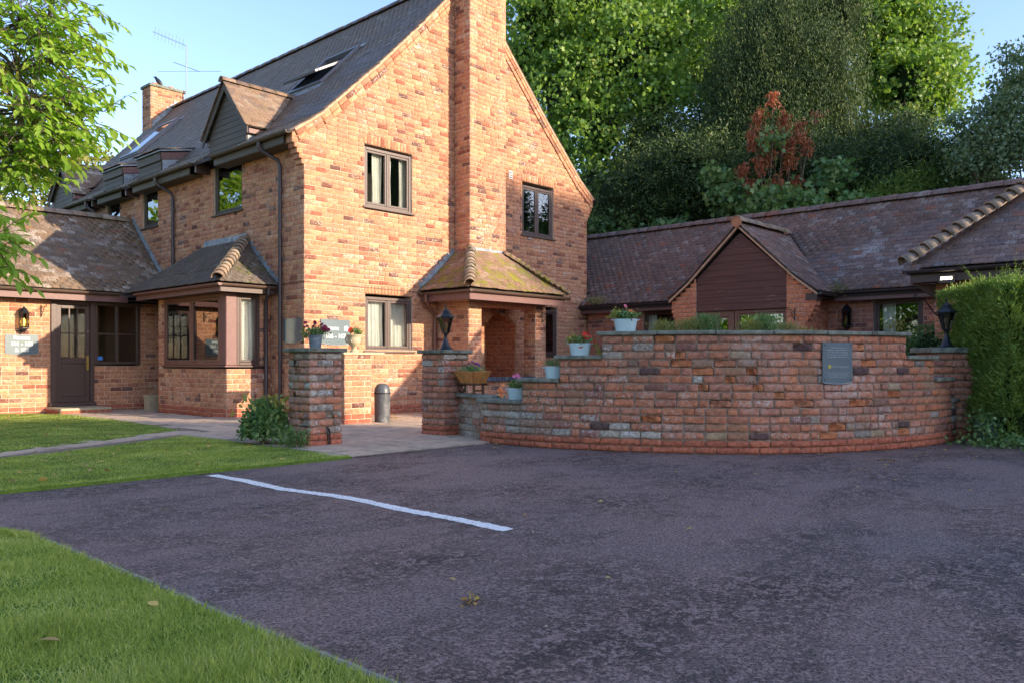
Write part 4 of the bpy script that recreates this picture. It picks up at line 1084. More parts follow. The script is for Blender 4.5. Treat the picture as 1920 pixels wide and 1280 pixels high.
# ---- bay window
core = MB(); BB = Pieces(UB, "brick"); BX, BY0, BY1 = -.89, 1.15, 3.95
brick_wall(BB, (BX, 0, 0), (0, 1, 0), (-1, 0, 0), 0, .945, rect(BY0, BY1), [], plinth=2, bond='header' if 0 else 'garden', core=core, corethick=.15, seed=51, L=.20)
brick_wall(BB, (0, BY0, 0), (1, 0, 0), (0, -1, 0), 0, .945, rect(BX, 0), [], plinth=2, core=core, corethick=.15, seed=52)
brick_wall(BB, (0, BY0, 0), (1, 0, 0), (0, -1, 0), .945, 2.34, rect(-.23, 0), [], core=core, corethick=.15, seed=53)
brick_wall(BB, (BX, 0, 0), (0, 1, 0), (-1, 0, 0), .945, 2.34, rect(3.68, BY1), [], core=core, corethick=.15, seed=54)
core.box(BX + .01, -.0, BY1 - .15, BY1, 0, 2.34)
bay = core.build("bay", m_mortar, house)
emit([(BB, bay, [m_house, m_plinth])], "brick", "brickwork", 0)
window(bay, (BX + .0, 0, 0), (0, -1, 0), (-1, 0, 0), -3.68, -1.36, .965, 2.28, cols=2, mat=m_bayfr, curtain=[(-3.62, -3.5), (-3.3, -2.75), (-2.45, -2.3)], rec=.0, depth=.7, glass=m_pane2)
window(bay, (0, BY0, 0), (1, 0, 0), (0, -1, 0), -.70, -.23, .965, 2.28, cols=1, mat=m_brown, curtain='full', rec=.0, depth=.5)
m = MB(); m.box(BX - .03, BX + .19, BY0 - .03, BY0 + .19, .965, 2.28); m.build("corner_post", m_fascia, bay, bevel=.012)
m = MB(); m.box(BX - .07, BX + .22, BY0 - .07, BY0 + .2, .935, .965); m.build("post_sill", m_fascia, bay, bevel=.006)
m = MB(); m.box(BX - .02, .0, BY0 - .02, BY1, 2.28, 2.40); m.build("bay_head", m_brown, bay)
board(bay, (-1.14, BY0 - .25, 2.345), (-1.14, 4.4, 2.345), .13, .022, m_fascia); board(bay, (-1.14, BY0 - .25, 2.345), (.0, BY0 - .25, 2.345), .13, .022, m_brown)
m = MB(); m.box(-1.13, -.0, BY0 - .24, 4.4, 2.40, 2.412); m.build("soffit", m_brown, bay)
gutter(bay, (-1.20, .80, 2.42), (-1.20, 4.35, 2.42), m_fascia, r=.05); gutter(bay, (-1.24, .85, 2.42), (-.02, .85, 2.42), m_gutter, r=.05)
m = MB(); m.tube([(-.22, .85, 2.38), (-.22, .85, 2.28), (-.16, 1.05, 2.16), (-.14, 1.07, 2.10), (-.14, 1.07, .35), (-.12, 1.0, .22), (-.05, .78, .10)], .036, 10); m.build("downpipe", m_pipe, bay, smooth=True)
yb0, yb1 = .85, 4.95; sl_ = .80; top = 2.44 + 1.2 * sl_
m = MB(); m.add([(-1.2, yb0, 2.44), (-1.2, yb1, 2.44), (0, yb1 - 1.2, top), (0, yb0 + 1.2, top), (0, yb0, 2.44)], [(0, 3, 2, 1), (0, 4, 3)]); m.v = [(a, b, c - .065) for a, b, c in m.v]; brf = m.build("bay_roof", m_under, bay)
TB = Pieces(UT, "roof_tile"); pr = [(0, 0), (.35, .24), (1.2, 1.2 * sl_)]
tile_roof(TB, (-1.2, yb0, 2.45), (0, 1, 0), (1, 0, 0), yb1 - yb0, pr, lambda u, h, z: h - .02 < u < (yb1 - yb0) - h + .05, seed=55, gauge=.105)
tile_roof(TB, (-1.2, yb0, 2.45), (1, 0, 0), (0, 1, 0), 1.2, pr, lambda u, h, z: u > h - .02, seed=56, gauge=.105)
emit([(TB, brf, [m_tbay])], "roof_tile", "roof_tiling", 0)
ORG[brf.name] = Vector(house.location)
ridge_tiles((-1.25, yb0 - .05, 2.50), (-.02, yb0 + 1.18, top + .04), brf, m_ridge, r=.095, L=.15, hump=.28, sink=.0, name="hip_tile")
m = MB(); m.prism([(-.008, yb0 + 1.15, top + .04), (-.008, yb0 + 1.15, top + .15), (-.008, yb1 - 1.2, top + .15), (-.008, yb1 - 1.2, top + .03)], (-.012, 0, 0))
n = 9
for i in range(n):
    f0, f1 = i / n, (i + 1) / n; ya, yb_ = yb0 + 1.2 * f0, yb0 + 1.2 * f1; zt = 2.44 + 1.2 * sl_ * f1
    m.prism([(-.008, ya, zt - .12), (-.008, ya, zt + .08), (-.008, yb_, zt + .08), (-.008, yb_, zt - .04)], (-.012, 0, 0))
m.build("flashing", m_lead, brf)
# ---- porch roof
px0, px1, py = 2.70, 5.68, -1.49; sl_ = .86; zt_ = 2.46
fl = .99   # run of the left slope up to the chimney
m = MB(); m.add([(px0, py, zt_), (px1, py, zt_), (px0 + fl + .02, CHY, zt_ + .86), (px1 - 1.0, CHY, zt_ + .86), (px0, 0, zt_), (px0 + 1.3, 0, zt_ + .9), (px1, 0, zt_), (px1 - 1.2, 0, zt_ + .92)],
    [(0, 1, 3, 2), (0, 2, 5, 4), (1, 6, 7, 3), (2, 3, 7, 5)]); m.v = [(a, b, c - .065) for a, b, c in m.v]; prf_ = m.build("porch_roof", m_under, house)
TP = Pieces(UT, "roof_tile"); pr1 = [(0, 0), (.3, .22), (1.02, .89)]; pr2 = [(0, 0), (.3, .22), (1.02, .89), (1.3, 1.1)]
tile_roof(TP, (px0, py, zt_ + .01), (1, 0, 0), (0, 1, 0), px1 - px0, pr1, lambda u, h, z: h - .02 < u < (px1 - px0) - h, seed=57, gauge=.10, jit=1.8)
tile_roof(TP, (px0, py, zt_ + .01), (0, 1, 0), (1, 0, 0), -py, pr1, lambda u, h, z: u > h - .02, seed=58, gauge=.10, jit=1.5)
tile_roof(TP, (px1, py, zt_ + .01), (0, 1, 0), (-1, 0, 0), -py, pr2, lambda u, h, z: u > h - .02, seed=59, gauge=.10, jit=1.5)
emit([(TP, prf_, [m_tporch])], "roof_tile", "roof_tiling", 200)
ORG[prf_.name] = Vector(house.location)
ridge_tiles((px0 - .03, py - .03, zt_ + .06), (px0 + 1.0, py + 1.0, zt_ + .93), prf_, m_ridge, r=.095, L=.15, hump=.28, sink=.0, name="hip_tile")
ridge_tiles((px1 + .02, py - .02, zt_ + .04), (px1 - 1.0, py + 1.0, zt_ + .93), prf_, m_tporch, r=.07, L=.13, hump=.25, sink=.0, name="hip_tile", seed=9)
m = MB(); m.prism([(CHX0 - .02, CHY - .006, zt_ + .84), (CHX1, CHY - .006, zt_ + .84), (CHX1, CHY - .006, zt_ + .97), (CHX0 - .02, CHY - .006, zt_ + .97)], (0, -.014, 0)); m.build("flashing", m_lead, prf_)
m = MB(); n = 9
for i in range(n):
    f0, f1 = i / n, (i + 1) / n; xa, xb = px0 + .99 * f0, px0 + .99 * f1; zt = zt_ + .86 * f1
    m.prism([(xa, -.006, zt - .1), (xb, -.006, zt - .02), (xb, -.006, zt + .10), (xa, -.006, zt + .10)], (0, -.014, 0))
m.build("flashing", m_lead, prf_)
gutter(porch, (px0, py - .05, 2.42), (px0, -.0, 2.42), m_gutter, r=.05); gutter(porch, (px0 - .05, py, 2.42), (px1 + .05, py, 2.42), m_gutter, r=.05)
board(porch, (px0 + .06, py + .06, 2.31), (px0 + .06, -.02, 2.31), .14, .022, m_fascia); board(porch, (px0 + .06, py + .06, 2.31), (px1 - .05, py + .06, 2.31), .15, .022, m_fascia)
m = MB(); m.box(px0 + .08, px1 - .08, py + .08, -.01, 2.345, 2.36); m.build("soffit", m_fascia, porch)
m = MB(); m.box(3.54, 5.21, PFY + .02, PFY + .16, 2.15, 2.34); m.build("porch_beam", m_bungor, porch)
m = MB(); m.tube([(px0, -.22, 2.38), (px0, -.22, 2.26), (px0 + .2, -.12, 2.12), (px0 + .38, -.07, 2.0), (px0 + .38, -.06, 1.9), (px0 + .38, -.06, .1)], .036, 10); m.build("downpipe", m_bayfr, porch, smooth=True)
# ---- far chimney
fc = MB(); FB = Pieces(UB, "brick")
brick_wall(FB, (3.35, 14.05, 0), (1, 0, 0), (0, -1, 0), 8.3, 10.01, rect(0, 1.12), [], core=fc, corethick=.2, seed=71)
brick_wall(FB, (3.35, 14.05, 0), (0, 1, 0), (-1, 0, 0), 8.3, 10.01, rect(0, .62), [], core=fc, corethick=.2, seed=72)
fc.box(3.5, 4.47, 14.2, 14.67, 8.3, 10.0)
fco = fc.build("chimney_stack", m_mortar, house); emit([(FB, fco, [m_house])], "brick", "brickwork", 0)
m = MB(); m.box(3.30, 4.52, 14.0, 14.72, 10.01, 10.10); m.build("chimney_cap", m_stone, fco, bevel=.01)
for xx in (3.62, 4.15): m = MB(); m.lathe([(.0, 0), (.13, 0), (.14, .04), (.11, .1), (.10, .12), (.0, .12)], (xx, 14.36, 10.10), 14); m.build("chimney_pot", m_terra, fco, smooth=True)
m = MB(); n = 7
for i in range(n):
    xa = 3.40 + .12 * i; z0_ = prof_z(xa); m.prism([(xa, 14.035, z0_ - .05), (xa + .12, 14.035, z0_ + .05), (xa + .12, 14.035, z0_ + .30), (xa, 14.035, z0_ + .30)], (0, -.012, 0))
m.build("flashing", m_lead, fco)
# aerial
ae = thing("television_aerial", (4.45, 13.45, 9.9), "thin metal television aerial on a pole beside the far chimney", "aerial")
m = MB(); m.tube([(4.48, 13.9, 9.5), (4.48, 13.9, 11.62)], .022, 8); ma = m.build("mast", m_alu, ae)
u_ = Vector((-.66, .5, .0)).normalized()
tp = Vector((4.48, 13.9, 11.58)); dirv = Vector((-.75, .62, .38)).normalized()
m = MB(); m.tube([tp, tp + dirv * 1.15], .010, 6); m.build("boom", m_alu, ae)
for i in range(9):
    c = tp + dirv * (.12 + .12 * i); up_ = Vector((.15, .1, 1)).normalized(); m = MB(); m.tube([c - up_ * .2, c + up_ * .2], .007, 5); m.build("element", m_alu, ae)
m = MB(); c = Vector((4.48, 13.9, 10.85)); m.tube([c - Vector((.6806, -.7326, 0)) * .95 + Vector((0, 0, -.12)), c + Vector((.6806, -.7326, 0)) * 1.15 + Vector((0, 0, -.12))], .008, 5); m.build("dipole", m_alu, ae)
m = MB(); m.tube([c + Vector((-.3, .3, .18)), c + Vector((.32, -.3, -.12))], .014, 5); m.build("boom", m_alu, ae)
# bird on the chimney
bd = thing("bird", (3.75, 14.3, 10.22), "small black bird perched on top of the far chimney", "bird")
m = MB()
prof = [(0, .0), (.03, .03), (.06, .09), (.065, .16), (.045, .23), (.03, .27)]
b = Vector((3.78, 14.3, 10.24)); ax = Vector((-.42, .25, .62)).normalized()
m.tube([b - ax * .26 + Vector((.03, 0, 0)), b - ax * .12, b, b + ax * .10, b + ax * .18, b + ax * .24, b + ax * .28], [.012, .03, .07, .075, .05, .045, .012], 10)
m.tube([b + ax * .25 + Vector((-.01, 0, 0)), b + ax * .25 + Vector((-.08, .03, -.005))], [.016, .003], 6)
m.tube([b + Vector((0, .02, -.04)), b + Vector((0.02, .02, -.14))], .006, 5); m.tube([b + Vector((0, -.02, -.04)), b + Vector((0.02, -.02, -.14))], .006, 5)
m.build("body", m_bird, bd, smooth=True)

# ================================================================== LEFT WING
wing = thing("brick_wing", (-4, 6.5, 0), "low single-storey brick wing with lichened tiled roof and a dark glazed door", "building")
WY = 5.5
core = MB(); WB = Pieces(UB, "brick")
W_OPEN = [(-2.42, -1.60, -.1, 2.34, 'x'), (-1.60, -.62, .97, 2.34, 'x')]
brick_wall(WB, (0, WY, 0), (1, 0, 0), (0, -1, 0), -.045, 2.34, rect(-7.5, 0.0), W_OPEN, plinth=2, core=core, seed=81)
core.box(-7.5, -7.3, WY + .22, 9.2, 0, 2.3)
ww = core.build("wall", m_mortar, wing)
emit([(WB, ww, [m_house, m_plinth])], "brick", "brickwork")
m = MB(); pw = [(0, 0), (.30, .20), (1.15, .92), (2.15, 1.84)]
m.prism([(-7.7, 5.2, 2.49), (-7.7, 5.5, 2.69), (-7.7, 6.35, 3.41), (-7.7, 7.35, 4.32), (-7.7, 9.3, 2.5), (-7.7, 9.3, 2.4), (-7.7, 5.2, 2.4)], (7.69, 0, 0)); wroof = m.build("roof", m_under, wing)
TW = Pieces(UT, "roof_tile"); tile_roof(TW, (-7.7, 5.18, 2.50), (1, 0, 0), (0, 1, 0), 7.68, pw, None, seed=83, gauge=.118, th=.024)
emit([(TW, wroof, [m_twing])], "roof_tile", "roof_tiling")
ridge_tiles((-7.7, 7.35, 4.40), (-.05, 7.35, 4.40), wroof, m_ridge, r=.12, L=.33)
m = MB(); n = 20
for i in range(n):
    f0, f1 = i / n, (i + 1) / n
    def pp(f):
        h = 2.15 * f
        for (a, b) in zip(pw, pw[1:]):
            if h <= b[0] + 1e-6: return (5.18 + h, 2.50 + a[1] + (b[1] - a[1]) * (h - a[0]) / (b[0] - a[0]))
    (ya, za), (yb_, zb_) = pp(f0), pp(f1); m.prism([(-.008, ya, za), (-.008, yb_, zb_ ), (-.008, yb_, zb_ + .14), (-.008, ya, zb_ + .14)], (-.012, 0, 0))
m.build("flashing", m_lead, wing)
gutter(wing, (-7.7, 5.13, 2.47), (-1.2, 5.13, 2.47), m_gutter, r=.05)
board(wing, (-7.6, 5.20, 2.36), (-1.0, 5.20, 2.36), .15, .022, m_fascia)
m = MB(); m.box(-7.6, -.0, 5.22, 5.5, 2.335, 2.35); m.build("soffit", m_brown, wing)
# door
dr = MB(); N0 = 5.53
def fb(mb, x0, x1, z0, z1, y0=5.46, y1=5.56): mb.box(x0, x1, y0, y1, z0, z1)
for a in ((-2.42, -2.31, .2, 2.30), (-1.66, -1.58, .2, 2.30), (-2.31, -1.66, 2.21, 2.30)): fb(dr, *a)
fb(dr, -2.46, -1.56, .12, .20, 5.40, 5.56); dfr = dr.build("door_frame", m_brown, wing, bevel=.005)
d = MB()
for a in ((-2.31, -2.22, .20, 2.20), (-1.75, -1.66, .20, 2.20), (-2.22, -1.75, 2.13, 2.20), (-2.22, -1.75, .20, .32), (-2.22, -1.75, 1.00, 1.12)): fb(d, *a, 5.50, 5.54)
fb(d, -2.22, -1.75, .32, 1.00, 5.515, 5.53); door = d.build("door", m_brown, dfr, bevel=.005)
m = MB()
for xx in (-2.06, -1.90): fb(m, xx - .012, xx + .012, 1.12, 2.13, 5.505, 5.53)
fb(m, -2.22, -1.75, 1.61, 1.635, 5.504, 5.531); m.build("glazing_bar", m_brown, dfr)
for i in range(3):
    for (za, zb_) in ((1.12, 1.61), (1.635, 2.13)):
        xa = (-2.22, -2.048, -1.888)[i]; xb = (-2.072, -1.912, -1.75)[i]; m = MB(); m.box(xa, xb, 5.517, 5.521, za, zb_); m.build("pane", m_pane, dfr)
m = MB(); m.box(-1.735, -1.685, 5.475, 5.50, .86, 1.16); m.build("door_lock", m_brass, dfr, bevel=.004)
m = MB(); m.tube([(-1.71, 5.48, 1.02), (-1.71, 5.43, 1.02), (-1.80, 5.43, 1.02)], .011, 8); m.build("door_handle", m_brass, dfr, smooth=True)
m = MB(); m.lathe([(0, .0), (.018, .0), (.018, .012), (0, .014)], (-1.70, 5.49, 1.66), 12); m.build("door_knob", m_alu, dfr)
sd = MB()
for a in ((-1.58, -1.52, .98, 2.30), (-.69, -.62, .98, 2.30), (-1.52, -.69, 2.22, 2.30), (-1.52, -.69, .98, 1.04), (-1.125, -1.085, 1.04, 2.22)): fb(sd, *a)
sdo = sd.build("window", m_brown, wing, bevel=.005)
m = MB(); fb(m, -1.52, -1.125, 1.61, 1.64, 5.49, 5.53); fb(m, -1.085, -.69, 1.61, 1.64, 5.49, 5.53); m.build("glazing_bar", m_brown, sdo)
for (xa, xb) in ((-1.52, -1.125), (-1.085, -.69)):
    for (za, zb_) in ((1.04, 1.61), (1.64, 2.22)): m = MB(); m.box(xa, xb, 5.508, 5.512, za, zb_); m.build("pane", m_pane, sdo)
m = MB(); m.box(-1.50, -1.40, 5.500, 5.506, 1.07, 1.15); m.build("sticker", m_blueplate, sdo)
m = MB(); m.add([(-2.4, 5.6, .0), (-.62, 5.6, .0), (-.62, 5.6, 2.32), (-2.4, 5.6, 2.32), (-2.9, 7.6, .0), (-.3, 7.6, .0), (-.3, 7.6, 2.32), (-2.9, 7.6, 2.32)], [(4, 5, 6, 7), (0, 4, 7, 3), (1, 2, 6, 5), (0, 1, 5, 4), (3, 7, 6, 2)]); m.build("room_interior", m_cream, wing)
m = MB(); m.box(-1.45, -1.05, 7.0, 7.1, 1.2, 1.6); m.build("wall_screen", m_dark, wing)
m = MB(); m.box(-2.52, -1.55, 4.62, 5.45, 0.0, .115); st = m.build("doorstep", m_stone_l, wing, bevel=.012)
st["label"] = "stone doorstep on a brick course"
m = MB()
for i in range(4): m.box(-2.51 + i * .24, -2.51 + i * .24 + .228, 4.61, 4.72, .004, .075)
for i in range(3): m.box(-2.53, -2.45, 4.74 + i * .24, 4.74 + i * .24 + .228, .004, .075)
m.build("step_brick", m_plinth, wing, bevel=.004)

# ================================================================== BUNGALOW (right)
bung = thing("brick_bungalow", (8.5, -4, 0), "long low brick bungalow behind the curved wall with a boarded gable", "building")
core = MB(); B1 = Pieces(UB, "brick")
BX_ = 8.28
B_OPEN = [(-2.60, -1.72, .9, 2.24, 'x'), (-7.97, -7.06, .9, 2.24, 'x')]
brick_wall(B1, (BX_, 0, 0), (0, 1, 0), (-1, 0, 0), 0, 2.34, rect(-9.0, -.02), B_OPEN, plinth=2, core=core, seed=91)
core.box(11.8, 12.0, -14, 6, 0, 2.3)
bw = core.build("wall", m_mortar_b, bung)
window(bung, (BX_, 0, 0), (0, -1, 0), (-1, 0, 0), 1.72, 2.60, .9, 2.24, cols=1, mat=m_brown, curtain='left', rec=.03)
window(bung, (BX_, 0, 0), (0, -1, 0), (-1, 0, 0), 7.06, 7.97, .9, 2.24, cols=1, mat=m_brown, curtain=[(7.2, 7.42)], rec=.03)
# projecting gable
GX = 7.2; GYL, GYR, GYC = -3.15, -6.42, -4.78
BG = Pieces(UB, "brick"); core = MB()
def gz(y):
    d = min(y - GYR, GYL - y); pts = [(0, 2.36), (.45, 2.70), (1.64, 3.82)]
    for (a, b) in zip(pts, pts[1:]):
        if d <= b[0]: return a[1] + (b[1] - a[1]) * (d - a[0]) / (b[0] - a[0])
    return 3.82
def gout(z):
    out_l, out_r = -3.24, -6.16
    if z > 1.84: st_ = 1 + int((z - 1.84) / .09); out_r = max(-6.16 - .055 * st_, -6.36); 
    if z > 2.02: out_l = min(-3.24 + .04 * (1 + int((z - 2.02) / .09)), -3.17)
    if z > 2.30:
        for i in range(60):
            if gz(out_r) < z + .05: out_r += .03
            if gz(out_l) < z + .05: out_l -= .03
    return out_r, out_l
brick_wall(BG, (GX, 0, 0), (0, 1, 0), (-1, 0, 0), 0, 2.88, gout, [(-5.78, -3.77, -.1, 4, 'x')], plinth=2, core=core, seed=92)
brick_wall(BG, (0, -6.16, 0), (1, 0, 0), (0, -1, 0), 0, 2.25, rect(GX + .0, BX_), [], plinth=2, core=core, corethick=.2, seed=93)
gwl = core.build("gable_wall", m_mortar_b, bung)
for k in range(4):
    m = MB(); d = min(.055 * (k + 1), .20); m.box(GX + .004, GX + .215, -6.16 - d - .006, -6.16, 1.845 + .09 * k, 1.925 + .09 * k); m.build("kneeler_brick", m_bungor, bung, bevel=.004)
emit([(B1, bw, [m_bung, m_plinth]), (BG, gwl, [m_bungor, m_plinth])], "brick", "brickwork")
# boards one by one
brd = MB(); brd.prism([(GX + .04, -5.78, 2.08), (GX + .04, -3.77, 2.08), (GX + .04, -3.77, 2.78), (GX + .04, GYC, 3.66), (GX + .04, -5.78, 2.78)], (.05, 0, 0)); bo = brd.build("gable_boarding", m_rust, bung)
zb = 2.09; k = 0
while zb < 3.6:
    zt = zb + .148
    def wd(z): return 1.005 if z < 2.78 else max(.02, 1.005 * (3.68 - z) / (3.68 - 2.78))
    yc_ = -4.775
    if R.random() < .25 and zb < 2.9: cuts = [-1, R.uniform(-.3, .6), 1]
    else: cuts = [-1, 1]
    for c0, c1 in zip(cuts, cuts[1:]):
        w0, w1 = wd(zb), wd(min(zt, 3.66)); q = MB()
        q.prism([(GX + .028, yc_ + c0 * w0 + .002, zb), (GX + .028, yc_ + c1 * w0 - .002, zb), (GX + .036, yc_ + c1 * w1 - .002, zt), (GX + .036, yc_ + c0 * w1 + .002, zt)], (-.018, 0, 0)); q.build("plank", m_board_w if k < 3 else m_board_b, bo, bevel=.002)
    zb += .142; k += 1
# glazed door and windows beneath
window(bung, (GX + .06, 0, 0), (0, -1, 0), (-1, 0, 0), 3.78, 4.62, .05, 2.08, cols=2, mat=m_bayfr, curtain=None, rec=.02, glass=m_pane2, sill=False, name="glazed_door", fw=.11)
window(bung, (GX + .06, 0, 0), (0, -1, 0), (-1, 0, 0), 4.63, 5.77, .6, 2.08, cols=2, mat=m_bayfr, curtain=None, rec=.02, glass=m_pane2)
m = MB(); m.box(GX + .05, GX + .2, -5.77, -4.63, 0, .58); m.build("panel", m_bayfr, bung)
# main bungalow roof
PB = [(0, 0), (.35, .26), (2.15, 2.02)]
m = MB(); m.prism([(7.98, 4, 2.40), (8.33, 4, 2.67), (10.13, 4, 4.43), (12.3, 4, 2.4), (12.3, 4, 2.3), (7.98, 4, 2.3)], (0, -20, 0)); br = m.build("roof", m_under, bung)
TBG = Pieces(UT, "roof_tile")
def bclip(u, h, z):
    y = -15.9 + u; x = 7.98 + h; zz = 2.42 + z
    if y > .0 and x < 8.4: return False
    if GYR < y < GYL and zz < gz(y) - .03 and x < 9.9: return False
    if y < -8.9 and zz < 2.42 + min((x - 4.85), -(y + 8.85), 3.2) * .9 - .05: return False
    return True
tile_roof(TBG, (7.98, -15.9, 2.42), (0, 1, 0), (1, 0, 0), 19.9, PB, bclip, seed=95, gauge=.118, th=.024)
ridge_tiles((10.13, -15.5, 4.50), (10.13, 4, 4.50), br, m_tbung, r=.12, L=.33)
# gable roof
for sg, ye in ((1, GYL), (-1, GYR)):
    pr_ = [(0, 0), (.45, .34), (1.64, 1.46)]
    q = MB()
    for (a, b) in zip(pr_, pr_[1:]):
        q.prism([(GX - .10, ye - sg * a[0], 2.36 + a[1]), (GX - .10, ye - sg * b[0], 2.36 + b[1]), (GX - .10, ye - sg * b[0], 2.38 + b[1]), (GX - .10, ye - sg * a[0], 2.38 + a[1])], (2.6, 0, 0))
    q.build("gable_roof", m_under, bung)
    def gclip(u, h, z):
        x = GX - .12 + u; zz = 2.39 + z; hh = x - 7.98
        zm = 2.42 + (0.743 * hh if hh < .35 else .26 + (hh - .35) * .978); return zz > zm - .03
    tile_roof(TBG, (GX - .12, ye, 2.385), (1, 0, 0), (0, -sg, 0), 2.7, pr_, gclip, seed=96 + sg, gauge=.11)
    for (a, b) in zip(pr_, pr_[1:]):
        q = MB(); pa = Vector((GX - .05, ye - sg * a[0], 2.355 + a[1])); pb = Vector((GX - .05, ye - sg * b[0], 2.355 + b[1])); dn = Vector((0, 0, -.05))
        q.prism([pa, pb, pb + dn, pa + dn], (-.045, 0, 0)); q.build("verge_mortar", m_verge, bung)
emit([(TBG, br, [m_tbung])], "roof_tile", "roof_tiling")
ridge_tiles((GX - .14, GYC, 3.91), (9.45, GYC, 3.91), br, m_ridge, r=.12, L=.33)
m = MB(); m.tube([(GX - .15, GYC, 3.88), (GX - .13, GYC, 3.88)], .115, 14); m.build("ridge_end", m_terra, bung)
gutter(bung, (7.94, -3.2, 2.40), (7.94, -.02, 2.40), m_pipe, r=.05); gutter(bung, (7.94, -9.6, 2.40), (7.94, -6.5, 2.40), m_pipe, r=.05)
gutter(bung, (GX - .05, GYR - .04, 2.35), (7.9, GYR - .04, 2.35), m_pipe, r=.05, brackets=False)
board(bung, (8.02, -3.2, 2.29), (8.02, -.02, 2.29), .13, .022, m_fascia); board(bung, (8.02, -9.4, 2.29), (8.02, -6.4, 2.29), .13, .022, m_fascia)
m = MB(); m.box(8.03, 8.27, -9.0, -.02, 2.345, 2.36); m.box(7.3, 8.27, GYR + .02, -6.17, 2.27, 2.285); m.build("soffit", m_brown, bung)
m = MB(); m.box(7.93, 8.03, -3.32, -3.2, 2.2, 2.38); m.build("eaves_box", m_brown, bung)
m = MB(); m.box(GX - .02, GX + .2, -6.40, -6.17, 2.21, 2.34); m.build("eaves_box", m_brown, bung)
# hipped block at the right
hipb = thing("hipped_brick_block", (6.5, -12, 0), "hip-roofed brick end block at the right with large humped hip tiles", "building")
core = MB(); HBk = Pieces(UB, "brick")
brick_wall(HBk, (5.2, 0, 0), (0, 1, 0), (-1, 0, 0), 0, 2.34, rect(-15.9, -9.05), [], plinth=2, core=core, seed=98)
core.box(5.2, 8.2, -9.25, -9.05, 0, 2.34)
hw_ = core.build("wall", m_mortar_b, hipb); emit([(HBk, hw_, [m_bungor, m_plinth])], "brick", "brickwork")
m = MB(); m.add([(4.85, -8.8, 2.41), (4.85, -16, 2.41), (7.4, -16, 4.7), (7.4, -11.35, 4.7), (10.1, -8.8, 2.41), (10.0, -11.35, 4.7), (10, -16, 4.7)], [(0, 3, 2, 1), (0, 4, 5, 3), (3, 5, 6, 2)]); m.v = [(a, b, c - .085) for a, b, c in m.v]; hr = m.build("roof", m_under, hipb)
TH = Pieces(UT, "roof_tile"); tile_roof(TH, (4.85, -16, 2.42), (0, 1, 0), (1, 0, 0), 7.2, [(0, 0), (.35, .26), (2.55, 2.29)], lambda u, h, z: (7.2 - u) > h - .02, seed=99, gauge=.115)
emit([(TH, hr, [m_tbung])], "roof_tile", "roof_tiling")
ridge_tiles((4.80, -8.75, 2.50), (7.4, -11.35, 4.78), hr, m_ridge, r=.105, L=.20, hump=.5, sink=.01, name="hip_tile")
gutter(hipb, (4.80, -16, 2.39), (4.80, -8.72, 2.39), m_pipe, r=.052)
board(hipb, (4.88, -16, 2.28), (4.88, -8.8, 2.28), .14, .022, m_brown)
m = MB(); m.box(4.90, 5.19, -16, -8.8, 2.21, 2.225); m.prism([(4.88, -8.8, 2.2), (5.2, -9.05, 1.98), (5.2, -9.05, 2.2)], (0, -.02, 0)); m.build("soffit", m_brown, hipb)
gutter(hipb, (4.76, -8.76, 2.39), (7.9, -8.76, 2.39), m_pipe, r=.05, brackets=False)
m = MB(); m.tube([(5.0, -9.33, 2.22), (5.17, -9.12, 2.0), (5.18, -9.15, 1.9), (5.185, -9.3, 1.75), (5.185, -9.55, 1.65)], .007, 6); m.build("cable", m_brown, hipb)
flt = thing("security_light", (4.86, -9.28, 2.24), "lit security light with four white points under the right-hand eaves", "lamp")
m = MB(); m.box(4.83, 4.90, -9.42, -9.20, 2.17, 2.30); m.build("housing", m_pipe, flt, bevel=.008)
for i in range(4): m = MB(); m.box(4.822, 4.831, -9.385 + i * .042, -9.36 + i * .042, 2.225, 2.265); m.build("lamp_chip", m_led, flt)
# ================================================================== CURVED WALL, PILLARS
def DP(px, py, d):
    return (CAMP[0] + FW.x * d + RT.x * (px - 960) / 1555 * d, CAMP[1] + FW.y * d + RT.y * (px - 960) / 1555 * d, CAMP[2] + (680 - py) / 1555 * d)
WP = [(905, -.90, -5.40), (950, -.95, -5.88), (1000, -.93, -6.38), (1100, -.77, -7.0), (1200, -.54, -7.58), (1300, -.26, -8.11), (1400, .09, -8.57), (1500, .52, -8.97), (1560, .88, -9.21), (1620, 1.32, -9.43), (1700, 2.0, -9.66), (1760, 2.78, -9.79), (1800, 3.55, -9.80), (1815, 3.95, -9.72)]
def catmull(P, n=24):
    P = np.array(P, float); out = []
    for i in range(len(P) - 1):
        p0, p1, p2, p3 = P[max(i - 1, 0)], P[i], P[i + 1], P[min(i + 2, len(P) - 1)]
        for k in range(n):
            t = k / n; out.append(.5 * ((2 * p1) + (-p0 + p2) * t + (2 * p0 - 5 * p1 + 4 * p2 - p3) * t * t + (-p0 + 3 * p1 - 3 * p2 + p3) * t ** 3))
    out.append(P[-1]); return np.array(out)
CV = catmull(WP); seg_ = np.linalg.norm(np.diff(CV[:, 1:], axis=0), axis=1); SS = np.concatenate([[0], np.cumsum(seg_)]); SL = SS[-1]
def cpos(s):
    x = np.interp(s, SS, CV[:, 1]); y = np.interp(s, SS, CV[:, 2]); e = .12
    dx = np.interp(s + e, SS, CV[:, 1]) - np.interp(s - e, SS, CV[:, 1]); dy = np.interp(s + e, SS, CV[:, 2]) - np.interp(s - e, SS, CV[:, 2])
    if s < .14: dx, dy = CV[6, 1] - CV[0, 1], CV[6, 2] - CV[0, 2]
    l = math.hypot(dx, dy) or 1; return np.array([x, y, 0.0]), np.array([dx / l, dy / l, 0]), np.array([dy / l, -dx / l, 0])
def s_at(px): return float(np.interp(px, CV[:, 0], SS))
def lvl(n): return .15 + .09 * n
